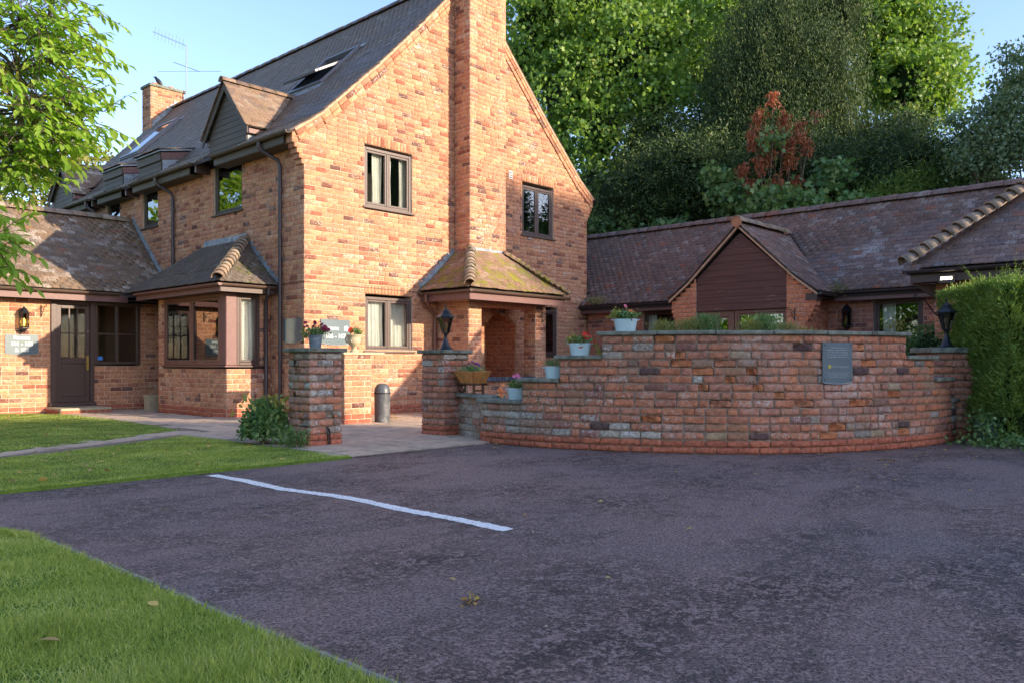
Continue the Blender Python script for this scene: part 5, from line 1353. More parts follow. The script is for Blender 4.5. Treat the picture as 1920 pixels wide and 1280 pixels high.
STEPS = [(0, s_at(975), 4), (s_at(975), s_at(1045), 7), (s_at(1045), s_at(1130), 10), (s_at(1130), s_at(1697), 13), (s_at(1697), s_at(1750), 10), (s_at(1750), s_at(1783), 7), (s_at(1783), SL, 4)]
cwall = thing("curved_brick_wall", (0.8, -8.4, 0), "curved weathered red brick garden wall with stepped stone copings", "wall")
core = MB()
for (a, b, n) in STEPS:
    k = max(2, int((b - a) / .15)); H = lvl(n)
    for i in range(k):
        s0, s1 = a + (b - a) * i / k, a + (b - a) * (i + 1) / k; p0, t0, n0 = cpos(s0); p1, t1, n1 = cpos(s1)
        q = [p0 - n0 * .055, p1 - n1 * .055, p1 - n1 * .24, p0 - n0 * .24]
        core.prism([tuple(v) for v in q], (0, 0, H))
CW = Pieces(UO + US, "brick"); rr = random.Random(77)
for k in range(15):
    pl = k < 2; za = k * .075 if pl else .15 + (k - 2) * .09; C = .075 if pl else .09
    ends = [(a, b) for (a, b, n) in STEPS if k - 2 < n]
    if not ends: continue
    a, b = min(e[0] for e in ends), max(e[1] for e in ends)
    s = a; w = .12 if k % 2 else .238
    while s < b - .04:
        w = min(w, b - s)
        if b - s - w < .06: w = b - s
        p, t, n = cpos(s + w / 2); J = .009 if pl else .013
        hh = C - J + (0 if pl else rr.uniform(-.007, .005)); ww = w - J + (0 if pl else rr.uniform(-.010, .006))
        prd = .014 if pl else rr.uniform(.003, .010)
        sp = (not pl) and rr.random() < .06
        var = rr.randrange(7, 11) if sp else rr.randrange(7)
        if sp: prd = rr.uniform(.0, .006)
        frac = s / SL; zc = za + C / 2
        gp = (.75 if (frac < .16 and zc < .55) else .35 if frac < .3 and zc < .35 else .6 if frac > .90 and zc < .95 else .035)
        mi = 1 if pl else (2 if rr.random() < gp else (3 if rr.random() < .025 else 0))
        if sp and rr.random() < .7: mi = 4
        tl = rr.uniform(-.014, .014); X_ = np.cross(n, Z3); Xr = X_ * math.cos(tl) + Z3 * math.sin(tl); Zr = Z3 * math.cos(tl) - X_ * math.sin(tl)
        dd = .075 + prd
        if not pl and rr.random() < .5: var = rr.randrange(7) if not sp else var
        c_ = p - n * .075 + Z3 * zc + t * rr.uniform(-.005, .005)
        if not sp:
            g_ = rr.uniform(.008, .013); core.obox(p - n * (.062 + g_) * .5 + Z3 * zc, t * (w / 2 + .001), n * ((.062 - g_) / 2), Z3 * (C / 2))
        CW.add(var, mat4(c_, Xr * ww, n * dd, Zr * hh), mi)
        s += w; w = .238 * (.5 if (not pl and rr.random() < .22) else 1)
cwo = core.build("wall_core", m_mortar_old, cwall)
m_dkbrick = m_brick("burnt_dark_brick", [(0, (.09, .06, .06)), (1, (.15, .09, .085))], lichen=.1, bstr=.8)
emit([(CW, cwo, [m_old, m_plinth, m_oldgrey, m_dkbrick, m_fresh])], "brick", "brickwork", 300)
def coping_poly(q, z, th, par, mat=m_stone):
    m = MB(); m.prism([(x, y, z) for x, y in q], (0, 0, th)); return m.build("coping_stone", mat, par, bevel=.009)
for (a, b, n) in STEPS:
    z = lvl(n) + .002; ln = b - a; k = max(1, round(ln / .62)); lip = .06
    for i in range(k):
        s0 = a + ln * i / k + .004 - (lip if i == 0 and n >= 13 or (i == 0 and a < SL / 2) else 0); s1 = a + ln * (i + 1) / k - .004 + (lip if i == k - 1 and a > SL / 2 - 3 and n <= 13 and b > SL / 2 + 1 else 0)
        sub = 4; o_ = []; i_ = []
        for j in range(sub + 1):
            s = s0 + (s1 - s0) * j / sub; sc = min(max(s, 0), SL); p, t, nn = cpos(sc); p = p + t * (s - sc)
            o_.append(tuple((p + nn * .045)[:2])); i_.append(tuple((p - nn * .285)[:2]))
        coping_poly(o_ + i_[::-1], z + rr.uniform(-.002, .002), .046, cwall)
# low wall between pillar and curve
LW = Pieces(UB, "brick"); core = MB()
lp0, lp1 = np.array([-.46, -4.45, 0]), np.array([-.80, -5.38, 0]); lt = (lp1 - lp0); ll = np.linalg.norm(lt); lt /= ll; lnn = np.array([lt[1], -lt[0], 0])
brick_wall(LW, lp0 - lnn * .05, lt, lnn, 0, .54, rect(0, ll - .02), [], core=core, corethick=.2, seed=111, bond='garden', matf=lambda x, z, k, r: 1 if (k == 0 and x > .6) else 0)
lwo = core.build("low_wall_core", m_mortar_old, cwall); emit([(LW, lwo, [m_oldgrey, m_plinth])], "brick", "brickwork", 300)
c0 = lp0 - lnn * .30; coping_poly([tuple((lp0 + lnn * .02)[:2]), tuple((lp0 + lt * .52 + lnn * .02)[:2]), tuple((lp0 + lt * .52 - lnn * .3)[:2]), tuple(c0[:2])], .545, .046, cwall)
coping_poly([tuple((lp0 + lt * .525 + lnn * .02)[:2]), tuple((lp1 + lnn * .05)[:2]), tuple((lp1 - lnn * .3)[:2]), tuple((lp0 + lt * .525 - lnn * .3)[:2])], .543, .046, cwall)
# pillars
def pillar(name, label, cx, cy, w, d, ang, ncourse, cap=.05, mats=None, rough=.10, seed=1, plprd=.004):
    t = thing(name, (cx, cy, 0), label, "pillar"); core = MB(); P = Pieces(UO + US, "brick"); U_ = Vector((math.cos(ang), math.sin(ang), 0)); V_ = Vector((-U_.y, U_.x, 0)); c = Vector((cx, cy, 0))
    H = .15 + ncourse * .09
    core.obox((cx, cy, H / 2), U_ * (w / 2 - .052), V_ * (d / 2 - .052), (0, 0, H / 2))
    r = random.Random(seed)
    for fi, (A, N_, L) in enumerate(((U_, -V_, w), (-V_, -U_, d), (-U_, V_, w), (V_, U_, d))):
        half = w / 2 if fi % 2 == 0 else d / 2; off = d / 2 if fi % 2 == 0 else w / 2
        O = c - A * half + N_ * off
        # A must run so that outward normal holds
        for k in range(2 + ncourse):
            pl = k < 2; za = k * .075 if pl else .15 + (k - 2) * .09; C = .075 if pl else .09; zc = za + C / 2
            x = 0; w0 = L * (.25 if (k + fi) % 2 else .5)
            while x < L - .02:
                ww = min(w0, L - x); J = .009 if pl else .016
                if L - x - ww < .06: ww = L - x
                prd = .010 if pl else r.uniform(.003, .011); sp = (not pl) and r.random() < rough
                cc = O + A * (x + ww / 2) - N_ * .075; n_ = np.array(N_); X_ = np.cross(n_, Z3); tl = r.uniform(-.014, .014)
                Xr = X_ * math.cos(tl) + Z3 * math.sin(tl); Zr = Z3 * math.cos(tl) - X_ * math.sin(tl)
                if not sp: g_ = r.uniform(.008, .013); core.obox(cc + N_ * (.075 - (.06 + g_) / 2) + Vector((0, 0, zc)), A * (ww / 2 - (.009 if (x == 0 or x + ww > L - .01) else 0)), N_ * ((.06 - g_) / 2), (0, 0, C / 2))
                ex = .012 if (x == 0 or x + ww > L - .01) else 0
                P.add(r.randrange(7, 11) if sp else r.randrange(7), mat4(np.array(cc) + Z3 * zc, Xr * (ww - J + ex), n_ * (.075 + prd), Zr * (C - J + (0 if pl else r.uniform(-.006, .004)))), 1 if pl else (2 if r.random() < (mats[3] if mats and len(mats) > 3 else .25) else 0))
                x += ww; w0 = L * .5
    co = core.build("core", m_mortar_old, t); emit([(P, co, [m_old, m_plinth, m_oldgrey])], "brick", "brickwork", 300)
    m = MB(); m.obox((cx, cy, H + cap / 2 + .001), U_ * (w / 2 + .055), V_ * (d / 2 + .055), (0, 0, cap / 2)); m.build("cap_stone", m_stone, t, bevel=.01)
    return t, H + cap + .001
p1, zt1 = pillar("brick_pillar", "weathered gate pillar of dark old bricks behind the leafy shrub, bucket on top", -2.55, -4.15, .46, .46, 0, 11, mats=(0, 0, 0, .45), seed=4, rough=.16)
p2, zt2 = pillar("brick_pillar", "red brick gate pillar with a lantern, beside the toy wheelbarrow", -.47, -4.25, .46, .46, 0, 11, mats=(0, 0, 0, .12), seed=6, rough=.03)
p3, zt3 = pillar("brick_pillar", "orange brick pillar half hidden by the conifer hedge, lantern on top", 3.60, -9.62, .52, .5, math.radians(-47), 11, cap=.07, mats=(0, 0, 0, .05), seed=8, rough=.05)
# end pier with the urn
pr = thing("brick_pier", (-.13, -1.5, 0), "sunlit brick end pier with a thin stone ledge under the urn", "pier"); PP = Pieces(UB, "brick"); core = MB()
brick_wall(PP, (-.40, -1.77, 0), (1, 0, 0), (0, -1, 0), 0, 1.14, rect(0, .54), [], plinth=2, core=core, corethick=.2, seed=121, L=.27)
brick_wall(PP, (-.40, -1.77, 0), (0, 1, 0), (-1, 0, 0), 0, 1.14, rect(0, .6), [], plinth=2, core=core, corethick=.2, seed=122)
brick_wall(PP, (.14, -1.77, 0), (0, 1, 0), (1, 0, 0), 0, 1.14, rect(0, .6), [], plinth=2, core=core, corethick=.2, seed=123)
pco = core.build("core", m_mortar, pr); emit([(PP, pco, [m_house, m_plinth])], "brick", "brickwork", 300)
m = MB(); m.box(-.44, .40, -1.80, -1.14, 1.142, 1.185); m.build("ledge_stone", m_stone_l, pr, bevel=.008)

# ================================================================== LANTERNS, SIGNS, BRACKETS
def post_lantern(name, loc, label, s=1.0, rot=0.0):
    t = thing(name, loc, label, "lantern", "black post lanterns on the gate pillars"); t.rotation_euler = (0, 0, rot); ORG[t.name] = Vector((0, 0, 0)); t.scale = (s, s, s)
    m = MB(); m.lathe([(0, 0), (.105, 0), (.108, .012), (.085, .03), (.062, .06), (.045, .10), (.028, .15), (.022, .20), (.030, .215), (.040, .225), (.05, .235), (.0, .236)], (0, 0, 0), 20); m.build("base", m_black, t, smooth=True)
    m = MB()
    for k in range(6):
        a = math.pi / 3 * k; ca, sa = math.cos(a), math.sin(a)
        m.tube([(ca * .048, sa * .048, .235), (ca * .105, sa * .105, .455)], .006, 5)
    for z, r in ((.24, .05), (.452, .106)): m.tube([(math.cos(math.pi / 3 * k) * r, math.sin(math.pi / 3 * k) * r, z) for k in range(7)], .006, 5)
    m.build("cage", m_black, t)
    m = MB()
    for k in range(6):
        a, b = math.pi / 3 * k, math.pi / 3 * (k + 1)
        m.add([(math.cos(a) * .046, math.sin(a) * .046, .243), (math.cos(b) * .046, math.sin(b) * .046, .243), (math.cos(b) * .102, math.sin(b) * .102, .45), (math.cos(a) * .102, math.sin(a) * .102, .45)], [(0, 1, 2, 3)])
    m.build("glass", m_lampg, t)
    m = MB(); m.lathe([(.0, .46), (.120, .455), (.136, .462), (.128, .474), (.10, .492), (.068, .525), (.060, .528), (.062, .538), (.045, .56), (.022, .582), (.010, .59), (.008, .61), (.014, .62), (.008, .632), (.003, .66), (0, .66)], (0, 0, 0), 6); m.build("roof", m_black, t)
    m = MB(); m.lathe([(0, .24), (.016, .24), (.016, .30), (.030, .33), (.032, .36), (.02, .39), (0, .40)], (0, 0, 0), 12); m.build("bulb", m_bulboff, t, smooth=True)
    return t
post_lantern("post_lantern", (-.43, -4.22, zt2), "black post lantern on the middle gate pillar, in front of the porch wall", rot=.3)
post_lantern("post_lantern", (3.55, -9.66, zt3), "black post lantern on the right pillar, partly hidden by the hedge", rot=.6)
def wall_lantern(loc, N, label, lit, group="black wall lanterns"):
    t = thing("wall_lantern", loc, label, "lantern", group); ORG[t.name] = Vector((0, 0, 0)); t.rotation_euler = (0, 0, math.atan2(N[1], N[0]) - math.pi / 2 + math.pi)
    # local: wall at y=+0, lantern towards -y
    H, r = .30, .085
    m = MB(); m.box(-.035, .035, -.012, 0, -.02, .36); m.tube([(0, 0, .31), (0, -.05, .35), (0, -.10, .345)], .010, 6); m.build("backplate", m_black, t)
    m = MB(); n = 6; cx, cy = 0, -.115
    for k in range(n):
        a = math.pi / 3 * k; m.tube([(cx + math.cos(a) * r, cy + math.sin(a) * r, .04), (cx + math.cos(a) * r, cy + math.sin(a) * r, .04 + H)], .007, 5)
    m.lathe([(0, -.06), (.012, -.055), (.018, -.03), (.035, -.01), (.05, .005), (r + .012, .035), (r + .012, .05), (0, .05)], (cx, cy, 0), 6)
    m.build("cage", m_black, t)
    m = MB(); m.lathe([(0, .33), (r + .02, .33), (r + .024, .345), (r + .01, .36), (.062, .41), (.035, .44), (.018, .45), (.010, .475), (.0, .48)], (cx, cy, 0), 6); m.build("roof", m_black, t)
    m = MB()
    for k in range(n):
        a, b = math.pi / 3 * k, math.pi / 3 * (k + 1); q = r - .004
        m.add([(cx + math.cos(a) * q, cy + math.sin(a) * q, .05), (cx + math.cos(b) * q, cy + math.sin(b) * q, .05), (cx + math.cos(b) * q, cy + math.sin(b) * q, .33), (cx + math.cos(a) * q, cy + math.sin(a) * q, .33)], [(0, 1, 2, 3)])
    m.build("glass", m_lampg, t)
    m = MB(); m.lathe([(0, .08), (.016, .08), (.016, .12), (.026, .16), (.022, .20), (.008, .23), (0, .24)], (cx, cy, 0), 12); m.build("bulb", m_bulb if lit else m_bulboff, t, smooth=True)
    return t
wall_lantern((-2.94, 5.50, 1.655), (0, -1, 0), "lit black wall lantern above the Rooms 101 - 105 sign", True)
wall_lantern((8.28, -6.58, 1.70), (-1, 0, 0), "unlit black wall lantern on the bungalow wall beside the curtained window", False)
def curved_sign(name, loc, w, h, N, label, mat, lines, sag=.03, screws=True, slant=0):
    t = thing(name, loc, label, "sign"); ORG[t.name] = Vector((0, 0, 0)); t.rotation_euler = (0, 0, math.atan2(N[1], N[0]) + math.pi / 2)
    pts = [(-w / 2, 0, h), (w / 2, 0, h)] + [(w / 2 - w * i / 12, 0, -sag * (1 - (2 * i / 12 - 1) ** 2)) for i in range(13)]
    m = MB(); m.prism(pts, (0, -.010, 0)); m.build("plate", mat, t, bevel=.002)
    lp = [(w / 2 - w * i / 12, -.011, -sag * (1 - (2 * i / 12 - 1) ** 2)) for i in range(13)]
    m = MB(); m.tube(lp, .004, 5); m.build("rim", m_letterg, t)
    for (txt, size, x, z, mt, al) in lines:
        text_part(t, txt, size, (x, -.0115, z), (1, 0, 0), (0, -1, 0), mt, align=al)
    if screws:
        for sx in (-1, 1):
            for zz in (.03, h - .03): k = MB(); k.tube([(sx * (w / 2 - .025), -.010, zz), (sx * (w / 2 - .025), -.015, zz)], .008, 8); k.build("screw", m_black, t)
    return t
curved_sign("rooms_sign", (-2.95, 5.490, 1.20), .60, .37, (0, -1, 0), "slate grey sign reading Rooms 101 - 105 & 108 under the lit wall lantern", m_sign,
    [("Rooms", .105, 0, .305, m_letter, 'CENTER'), ("101 - 105", .105, 0, .185, m_letter, 'CENTER'), ("& 108", .105, 0, .065, m_letter, 'CENTER')], screws=False)
s2 = curved_sign("rooms_sign", (.655, -.012, 1.37), .65, .44, (0, -1, 0), "grey sign with an arrow reading Rooms 106 - 107 on the sunlit gable", m_sign,
    [("Rooms", .115, -.09, .28, m_letter, 'CENTER'), ("106 - 107", .115, 0, .13, m_letter, 'CENTER')], screws=False)
m = MB(); m.prism([(.19, -.0115, .24), (.19, -.0115, .32), (.25, -.0115, .32), (.25, -.0115, .34), (.29, -.0115, .28), (.25, -.0115, .22), (.25, -.0115, .24)], (0, -.002, 0)); m.build("arrow", m_letter, s2)
curved_sign("plain_sign", (-.012, .37, 1.40), .62, .42, (-1, 0, 0), "glossy blank sign on the shaded side wall by the downpipe", m_signp, [], screws=False)
s_ = s_at(1566); p_, t_, n_ = cpos(s_)
zz = 1.01 + (680 - 716) / 1555 * 9.35
curved_sign("notice_sign", tuple(p_ + n_ * .020 + Z3 * zz), .40, .445, tuple(n_), "blue-grey notice with small print and a yellow diamond on the curved wall", m_sign,
    [("The hotel accepts no\nliability or responsibility for\nany injury, loss or damage\nto any persons or property\narising within these grounds", .0255, 0, .335, m_letterg, 'CENTER'), ("CCTV in operation", .030, .035, .175, m_letterg, 'CENTER'),
     ("Images are being recorded for the purpose\nof crime prevention and public safety.\nFor further information about this scheme\ncontact Town & Country Hotels", .0175, 0, .082, m_letterg, 'CENTER')], sag=.018)
sg = [o for o in bpy.data.objects if o.name.startswith("notice_sign")][0]
m = MB(); m.prism([(-.108, -.0115, .150), (-.086, -.0115, .175), (-.108, -.0115, .200), (-.130, -.0115, .175)], (0, -.002, 0)); m.build("diamond_mark", m_yellow, sg)
m = MB(); m.prism([(-.118, -.0138, .170), (-.098, -.0138, .170), (-.098, -.0138, .179), (-.112, -.0138, .182)], (0, -.001, 0)); m.build("camera_mark", m_black, sg)
def bracket(loc, N, label, s=1.0, kind=0):
    t = thing("hanging_bracket", loc, label, "bracket", "scrolled iron hanging brackets"); ORG[t.name] = Vector((0, 0, 0)); t.rotation_euler = (0, 0, math.atan2(N[1], N[0]) + math.pi / 2); t.scale = (s, s, s)
    m = MB(); m.tube([(0, -.008, -.12), (0, -.008, .12)], .009, 6); m.build("backplate", m_black, t)
    m = MB(); m.tube([(0, -.01, .08), (0, -.28, .08), (0, -.30, .085), (0, -.315, .11), (0, -.295, .125), (0, -.28, .11)], .006, 6); m.build("arm", m_black, t)
    m = MB(); pts = [(0, -.01, -.10), (0, -.08, -.05), (0, -.15, .03), (0, -.20, .08)]; m.tube(pts, .006, 6)
    m.tube([(0, -.06 - .03 * math.cos(a), .03 + .03 * math.sin(a)) for a in np.linspace(0, 5, 12)], .004, 5); m.build("scroll", m_black, t); return t
bracket((-2.60, 5.49, 2.05), (0, -1, 0), "small iron hanging bracket left of the dark glazed door"); bracket((5.40, -.99, 2.0), (0, -1, 0), "iron hanging bracket on the right porch pier")
bracket((7.19, -5.95, 1.95), (-1, 0, 0), "iron hanging bracket on the orange pier of the boarded gable"); bracket((5.19, -9.12, 1.85), (-1, .6, 0), "scrolled iron bracket on the right-hand brick corner", 1.5)

# ================================================================== PLANTERS
def flower_bunch(t, c, n, mat, size, rng, spread, name="flower"):
    """each flower: petals round a centre"""
    for i in range(n):
        p = Vector(c) + Vector((rng.normal(0, spread[0]), rng.normal(0, spread[1]), rng.normal(0, spread[2]))); m = MB(); k = 6; ph = rng.uniform(0, 6)
        ax = Vector((rng.normal(-.5, .3), rng.normal(-.6, .3), rng.normal(.5, .3))).normalized(); u = ax.orthogonal().normalized(); v = ax.cross(u)
        for j in range(k):
            a = ph + 2 * math.pi * j / k; d = u * math.cos(a) + v * math.sin(a); e = ax.cross(d)
            m.add([p, p + d * size * .6 + e * size * .38 + ax * size * .2, p + d * size + ax * size * .12, p + d * size * .6 - e * size * .38 + ax * size * .2], [(0, 1, 2, 3)])
        o = m.build(name, mat, t)
def foliage(t, P, rng, L, Wd, mat, updir=(0, 0, .5), spread=1.0, name="leaves", kind='quad', fold=.25):
    d, a, c = frames(len(P), rng, updir, spread); off = np.array(ORG[t.name]); L_ = L * rng.uniform(.6, 1.3, len(P))
    o = link(name, leaf_mesh(name, P - off, d, a, L_, L_ * Wd, mat, kind=kind, fold=fold), t); ORG[o.name] = ORG[t.name]; return o
def gauss(rng, n, c, s): return np.array(c) + rng.normal(size=(n, 3)) * np.array(s)
def stems(t, c, n, h, rng, mat, lean=.35, r=.003, name="stem"):
    m = MB()
    for i in range(n):
        a = rng.uniform(0, 6.28); l = rng.uniform(.5, 1) * h; e = Vector((math.cos(a) * lean * l, math.sin(a) * lean * l, l)); b = Vector(c) + Vector((rng.normal(0, .03), rng.normal(0, .03), 0))
        m.tube([b, b + e * .5 + Vector((0, 0, .1 * l)), b + e], [r, r, r * .5], 4)
    return m.build(name, mat, t)
def trough(s, zc, label, flowers, seed, w=.27, inset=.12, xyz=None, ang=None):
    p, tt, n = cpos(s); c = p - n * inset + Z3 * zc
    if xyz is not None: c = np.array(xyz)
    t = thing("planted_trough", tuple(c), label, "planter", "pale blue metal troughs on the wall copings"); a = math.atan2(tt[1], tt[0]) + 0 if ang is None else ang
    ca, sa = math.cos(a), math.sin(a)
    m = MB(); n_ = 28; rings = []
    for (z, k) in ((0, .82), (.004, .84), (.132, 1.0), (.138, 1.03), (.142, 1.0), (.130, .96), (.118, .95)):
        for i in range(n_):
            th = 2 * math.pi * i / n_; ex = .62; cx = math.copysign(abs(math.cos(th)) ** ex, math.cos(th)) * w / 2 * k; cy = math.copysign(abs(math.sin(th)) ** ex, math.sin(th)) * .075 * k
            m.v.append((c[0] + cx * ca - cy * sa, c[1] + cx * sa + cy * ca, c[2] + z))
    for r0 in range(6):
        for i in range(n_): m.f.append((r0 * n_ + i, r0 * n_ + (i + 1) % n_, (r0 + 1) * n_ + (i + 1) % n_, (r0 + 1) * n_ + i))
    m.f.append(tuple(range(n_))[::-1]); m.build("tub", m_trough, t, smooth=True)
    m = MB(); m.add([m_ for m_ in [(c[0] + math.cos(2 * math.pi * i / 16) * w * .45 * ca - math.sin(2 * math.pi * i / 16) * .066 * sa, c[1] + math.cos(2 * math.pi * i / 16) * w * .45 * sa + math.sin(2 * math.pi * i / 16) * .066 * ca, c[2] + .122) for i in range(16)]], [tuple(range(16))]); m.build("soil", m_soil, t)
    for sg_ in (-1, 1):
        e = Vector((c[0] + sg_ * ca * w * .5, c[1] + sg_ * sa * w * .5, c[2] + .125)); m = MB(); o = Vector((ca, sa, 0)) * sg_; v = Vector((-sa, ca, 0))
        m.tube([e - v * .03, e - v * .028 + o * .025 + Vector((0, 0, .012)), e + v * .028 + o * .025 + Vector((0, 0, .012)), e + v * .03], .004, 5); m.build("handle", m_trough, t)
    rng = np.random.default_rng(seed); flowers(t, Vector(c) + Vector((0, 0, .14)), rng, Vector((ca, sa, 0)))
    return t
LEFT = Vector((-.68, .73, 0))
def fl1(t, c, rng, u):   # pink and coral
    foliage(t, gauss(rng, 260, c + Vector((0, 0, .04)), (.05, .06, .03)), rng, .035, .6, m_lbush); stems(t, c + u * -.03, 4, .14, rng, m_lbush, .15)
    flower_bunch(t, c + Vector((0, 0, .14)), 3, m_lpink, .03, rng, (.01, .015, .012)); flower_bunch(t, c + LEFT * .19 + Vector((0, 0, -.03)), 9, m_lorg, .026, rng, (.015, .015, .035))
def fl2(t, c, rng, u):
    foliage(t, gauss(rng, 420, c + Vector((0, 0, .03)), (.06, .075, .022)), rng, .03, .25, m_lbush, (0, 0, 1.2)); flower_bunch(t, c + LEFT * .17 + Vector((0, 0, .03)), 5, m_lorg, .020, rng, (.015, .015, .02))
def fl3(t, c, rng, u):
    foliage(t, gauss(rng, 240, c + Vector((0, 0, .03)), (.06, .075, .022)), rng, .04, .6, m_lbush); foliage(t, gauss(rng, 40, c + LEFT * .10 + Vector((0, 0, .05)), (.02, .02, .02)), rng, .05, .8, m_ltip)
    flower_bunch(t, c + LEFT * -.06 + Vector((0, 0, .075)), 5, m_lred2, .042, rng, (.014, .014, .012)); flower_bunch(t, c + LEFT * .0 + Vector((-.03, -.04, -.015)), 3, m_lred2, .038, rng, (.01, .01, .01)); flower_bunch(t, c + LEFT * -.15 + Vector((0, 0, .01)), 3, m_lred2, .036, rng, (.01, .01, .01))
def fl4(t, c, rng, u):
    foliage(t, gauss(rng, 260, c + Vector((0, 0, .04)), (.055, .065, .028)), rng, .045, .6, m_lbush); foliage(t, gauss(rng, 60, c + LEFT * .10 + Vector((0, 0, .05)), (.03, .03, .03)), rng, .045, .7, m_ltip); stems(t, c, 4, .12, rng, m_lbush, .15)
    flower_bunch(t, c + Vector((0, 0, .15)), 2, m_lpink, .022, rng, (.008, .008, .012)); flower_bunch(t, c - LEFT * .07 + Vector((0, 0, .065)), 4, m_lorg, .032, rng, (.012, .012, .012)); flower_bunch(t, c + LEFT * .13 + Vector((0, 0, .04)), 4, m_ltip, .035, rng, (.012, .012, .02))
zc_ = lambda n: lvl(n) + .049
trough(s_at(957), zc_(4), "pale blue trough with coral and pink geraniums on the lowest coping", fl1, 1, w=.235, ang=math.radians(-47))
trough(s_at(1025), zc_(7), "pale blue trough of short green tufts on the second coping step", fl2, 2, w=.24, ang=math.radians(-47))
trough(s_at(1080), zc_(10), "pale blue trough with bright red flowers on the third coping step", fl3, 3, w=.255, ang=math.radians(-50))
trough(s_at(1170), zc_(13), "pale blue trough with orange and yellow flowers on top of the curved wall", fl4, 4, ang=math.radians(-50))
# lone iris blades
t = thing("iris_plant", tuple(cpos(s_at(1115))[0] - cpos(s_at(1115))[2] * .2 + Z3 * zc_(10)), "pair of upright yellow-green iris leaves by the wall step", "plant")
m = MB(); b = Vector(t.location)
for dx, h in ((-.01, .19), (.02, .13)): m.add([b + RT * (dx - .012), b + RT * (dx + .012), b + RT * (dx - .03 + .008) + Vector((0, 0, h * .7)), b + RT * (dx - .045) + Vector((0, 0, h)), b + RT * (dx - .03 - .008) + Vector((0, 0, h * .7))], [(0, 1, 2, 3, 4)])
m.build("leaf", m_ltip, t)
# bucket on pillar
rng = np.random.default_rng(21); bc = Vector((-2.58, -4.20, zt1))
t = thing("planted_bucket", tuple(bc), "small zinc bucket of maroon petunias on the left gate pillar", "planter")
m = MB(); m.lathe([(0, 0), (.066, 0), (.070, .006), (.084, .148), (.088, .152), (.084, .156), (.078, .145), (.0, .143)], tuple(bc), 28); m.build("bucket", m_zinc, t, smooth=True)
m = MB(); m.tube([bc + RT * -.086 + Vector((0, 0, .145)) - FW * .01, bc + RT * -.06 - FW * .07 + Vector((0, 0, .115)), bc - FW * .092 + Vector((0, 0, .10)), bc + RT * .06 - FW * .07 + Vector((0, 0, .115)), bc + RT * .086 + Vector((0, 0, .145)) - FW * .01], .003, 6); m.build("handle", m_alu, t)
foliage(t, gauss(rng, 700, bc + Vector((0, 0, .19)), (.065, .065, .028)), rng, .032, .6, m_lbush); foliage(t, gauss(rng, 60, bc - RT * .13 + Vector((0, 0, .15)), (.02, .02, .035)), rng, .035, .6, m_ltip); stems(t, bc + Vector((0, 0, .16)), 12, .17, rng, m_lbush, .45)
for (dx, dz) in ((-.125, .31), (-.10, .27), (-.145, .25), (.0, .30), (-.02, .27), (.06, .31), (.075, .285), (-.015, .32)): flower_bunch(t, bc + RT * dx + Vector((0, 0, dz)), 1, m_lpurp, .028, rng, (.004, .004, .004))
for (dx, dz) in ((.11, .235), (.14, .225), (.17, .225), (.12, .255)): flower_bunch(t, bc + RT * dx + Vector((0, 0, dz)) - FW * .05, 1, m_lpurp, .036, rng, (.004, .004, .004))
# urn
uc = Vector((-.10, -1.62, 1.186)); t = thing("stone_urn", tuple(uc), "cream stone urn of red geraniums on the sunlit brick pier", "urn")
m = MB(); m.lathe([(0, 0), (.075, 0), (.078, .018), (.062, .03), (.045, .05), (.042, .075), (.055, .095), (.085, .125), (.108, .16), (.118, .20), (.112, .235), (.118, .255), (.135, .27), (.138, .285), (.125, .29), (.11, .28), (0, .27)], tuple(uc), 28); u = m.build("bowl", m_stone_l, t, smooth=True)
for sgn in (-1, 1):
    m = MB(); e = uc + RT * sgn * .115 + Vector((0, 0, .20)); m.tube([e + RT * sgn * -.01 + Vector((0, 0, .05)), e + RT * sgn * .03 + Vector((0, 0, .03)), e + RT * sgn * .02 + Vector((0, 0, -.02)), e + Vector((0, 0, -.04))], .012, 8); m.build("handle", m_stone_l, t, smooth=True)
m = MB(); m.tube([uc - FW * .112 + RT * (.03 * math.cos(a)) + Vector((0, 0, .19 + .03 * math.sin(a))) for a in np.linspace(1, 5.6, 10)], .008, 6); m.build("ornament", m_stone_l, t)
foliage(t, gauss(rng, 160, uc + Vector((0, 0, .33)) + RT * .04, (.04, .04, .035)), rng, .045, .6, m_lbush)
flower_bunch(t, uc - RT * .05 + Vector((0, 0, .36)), 5, m_lred2, .045, rng, (.014, .014, .018)); flower_bunch(t, uc + RT * .10 + Vector((0, 0, .36)), 4, m_ltip, .028, rng, (.02, .02, .03))
# bin
t = thing("litter_bin", (.36, -1.78, 0), "small grey round-topped litter bin beside the sunlit pier", "bin")
m = MB(); m.lathe([(0, .0), (.125, 0), (.128, .02), (.135, .50), (.0, .50)], (.36, -1.78, 0), 28); m.build("bin_body", m_bin, t, smooth=True)
m = MB(); n_ = 14; b = Vector((.36, -1.78, .505)); V = []
for j in range(9):
    ph = math.pi / 2 * j / 8
    for i in range(28): th = 2 * math.pi * i / 28; V.append((b.x + math.cos(th) * .138 * max(math.cos(ph), .02) ** .7, b.y + math.sin(th) * .138 * max(math.cos(ph), .02) ** .7, b.z + math.sin(ph) * .165))
m.v = V
for j in range(8):
    for i in range(28): m.f.append((j * 28 + i, j * 28 + (i + 1) % 28, (j + 1) * 28 + (i + 1) % 28, (j + 1) * 28 + i))
m.build("bin_hood", m_bin, t, smooth=True)
m = MB(); m.lathe([(.137, .492), (.142, .495), (.142, .508), (.137, .511)], (.36, -1.78, 0), 28); m.build("rim", m_black, t)
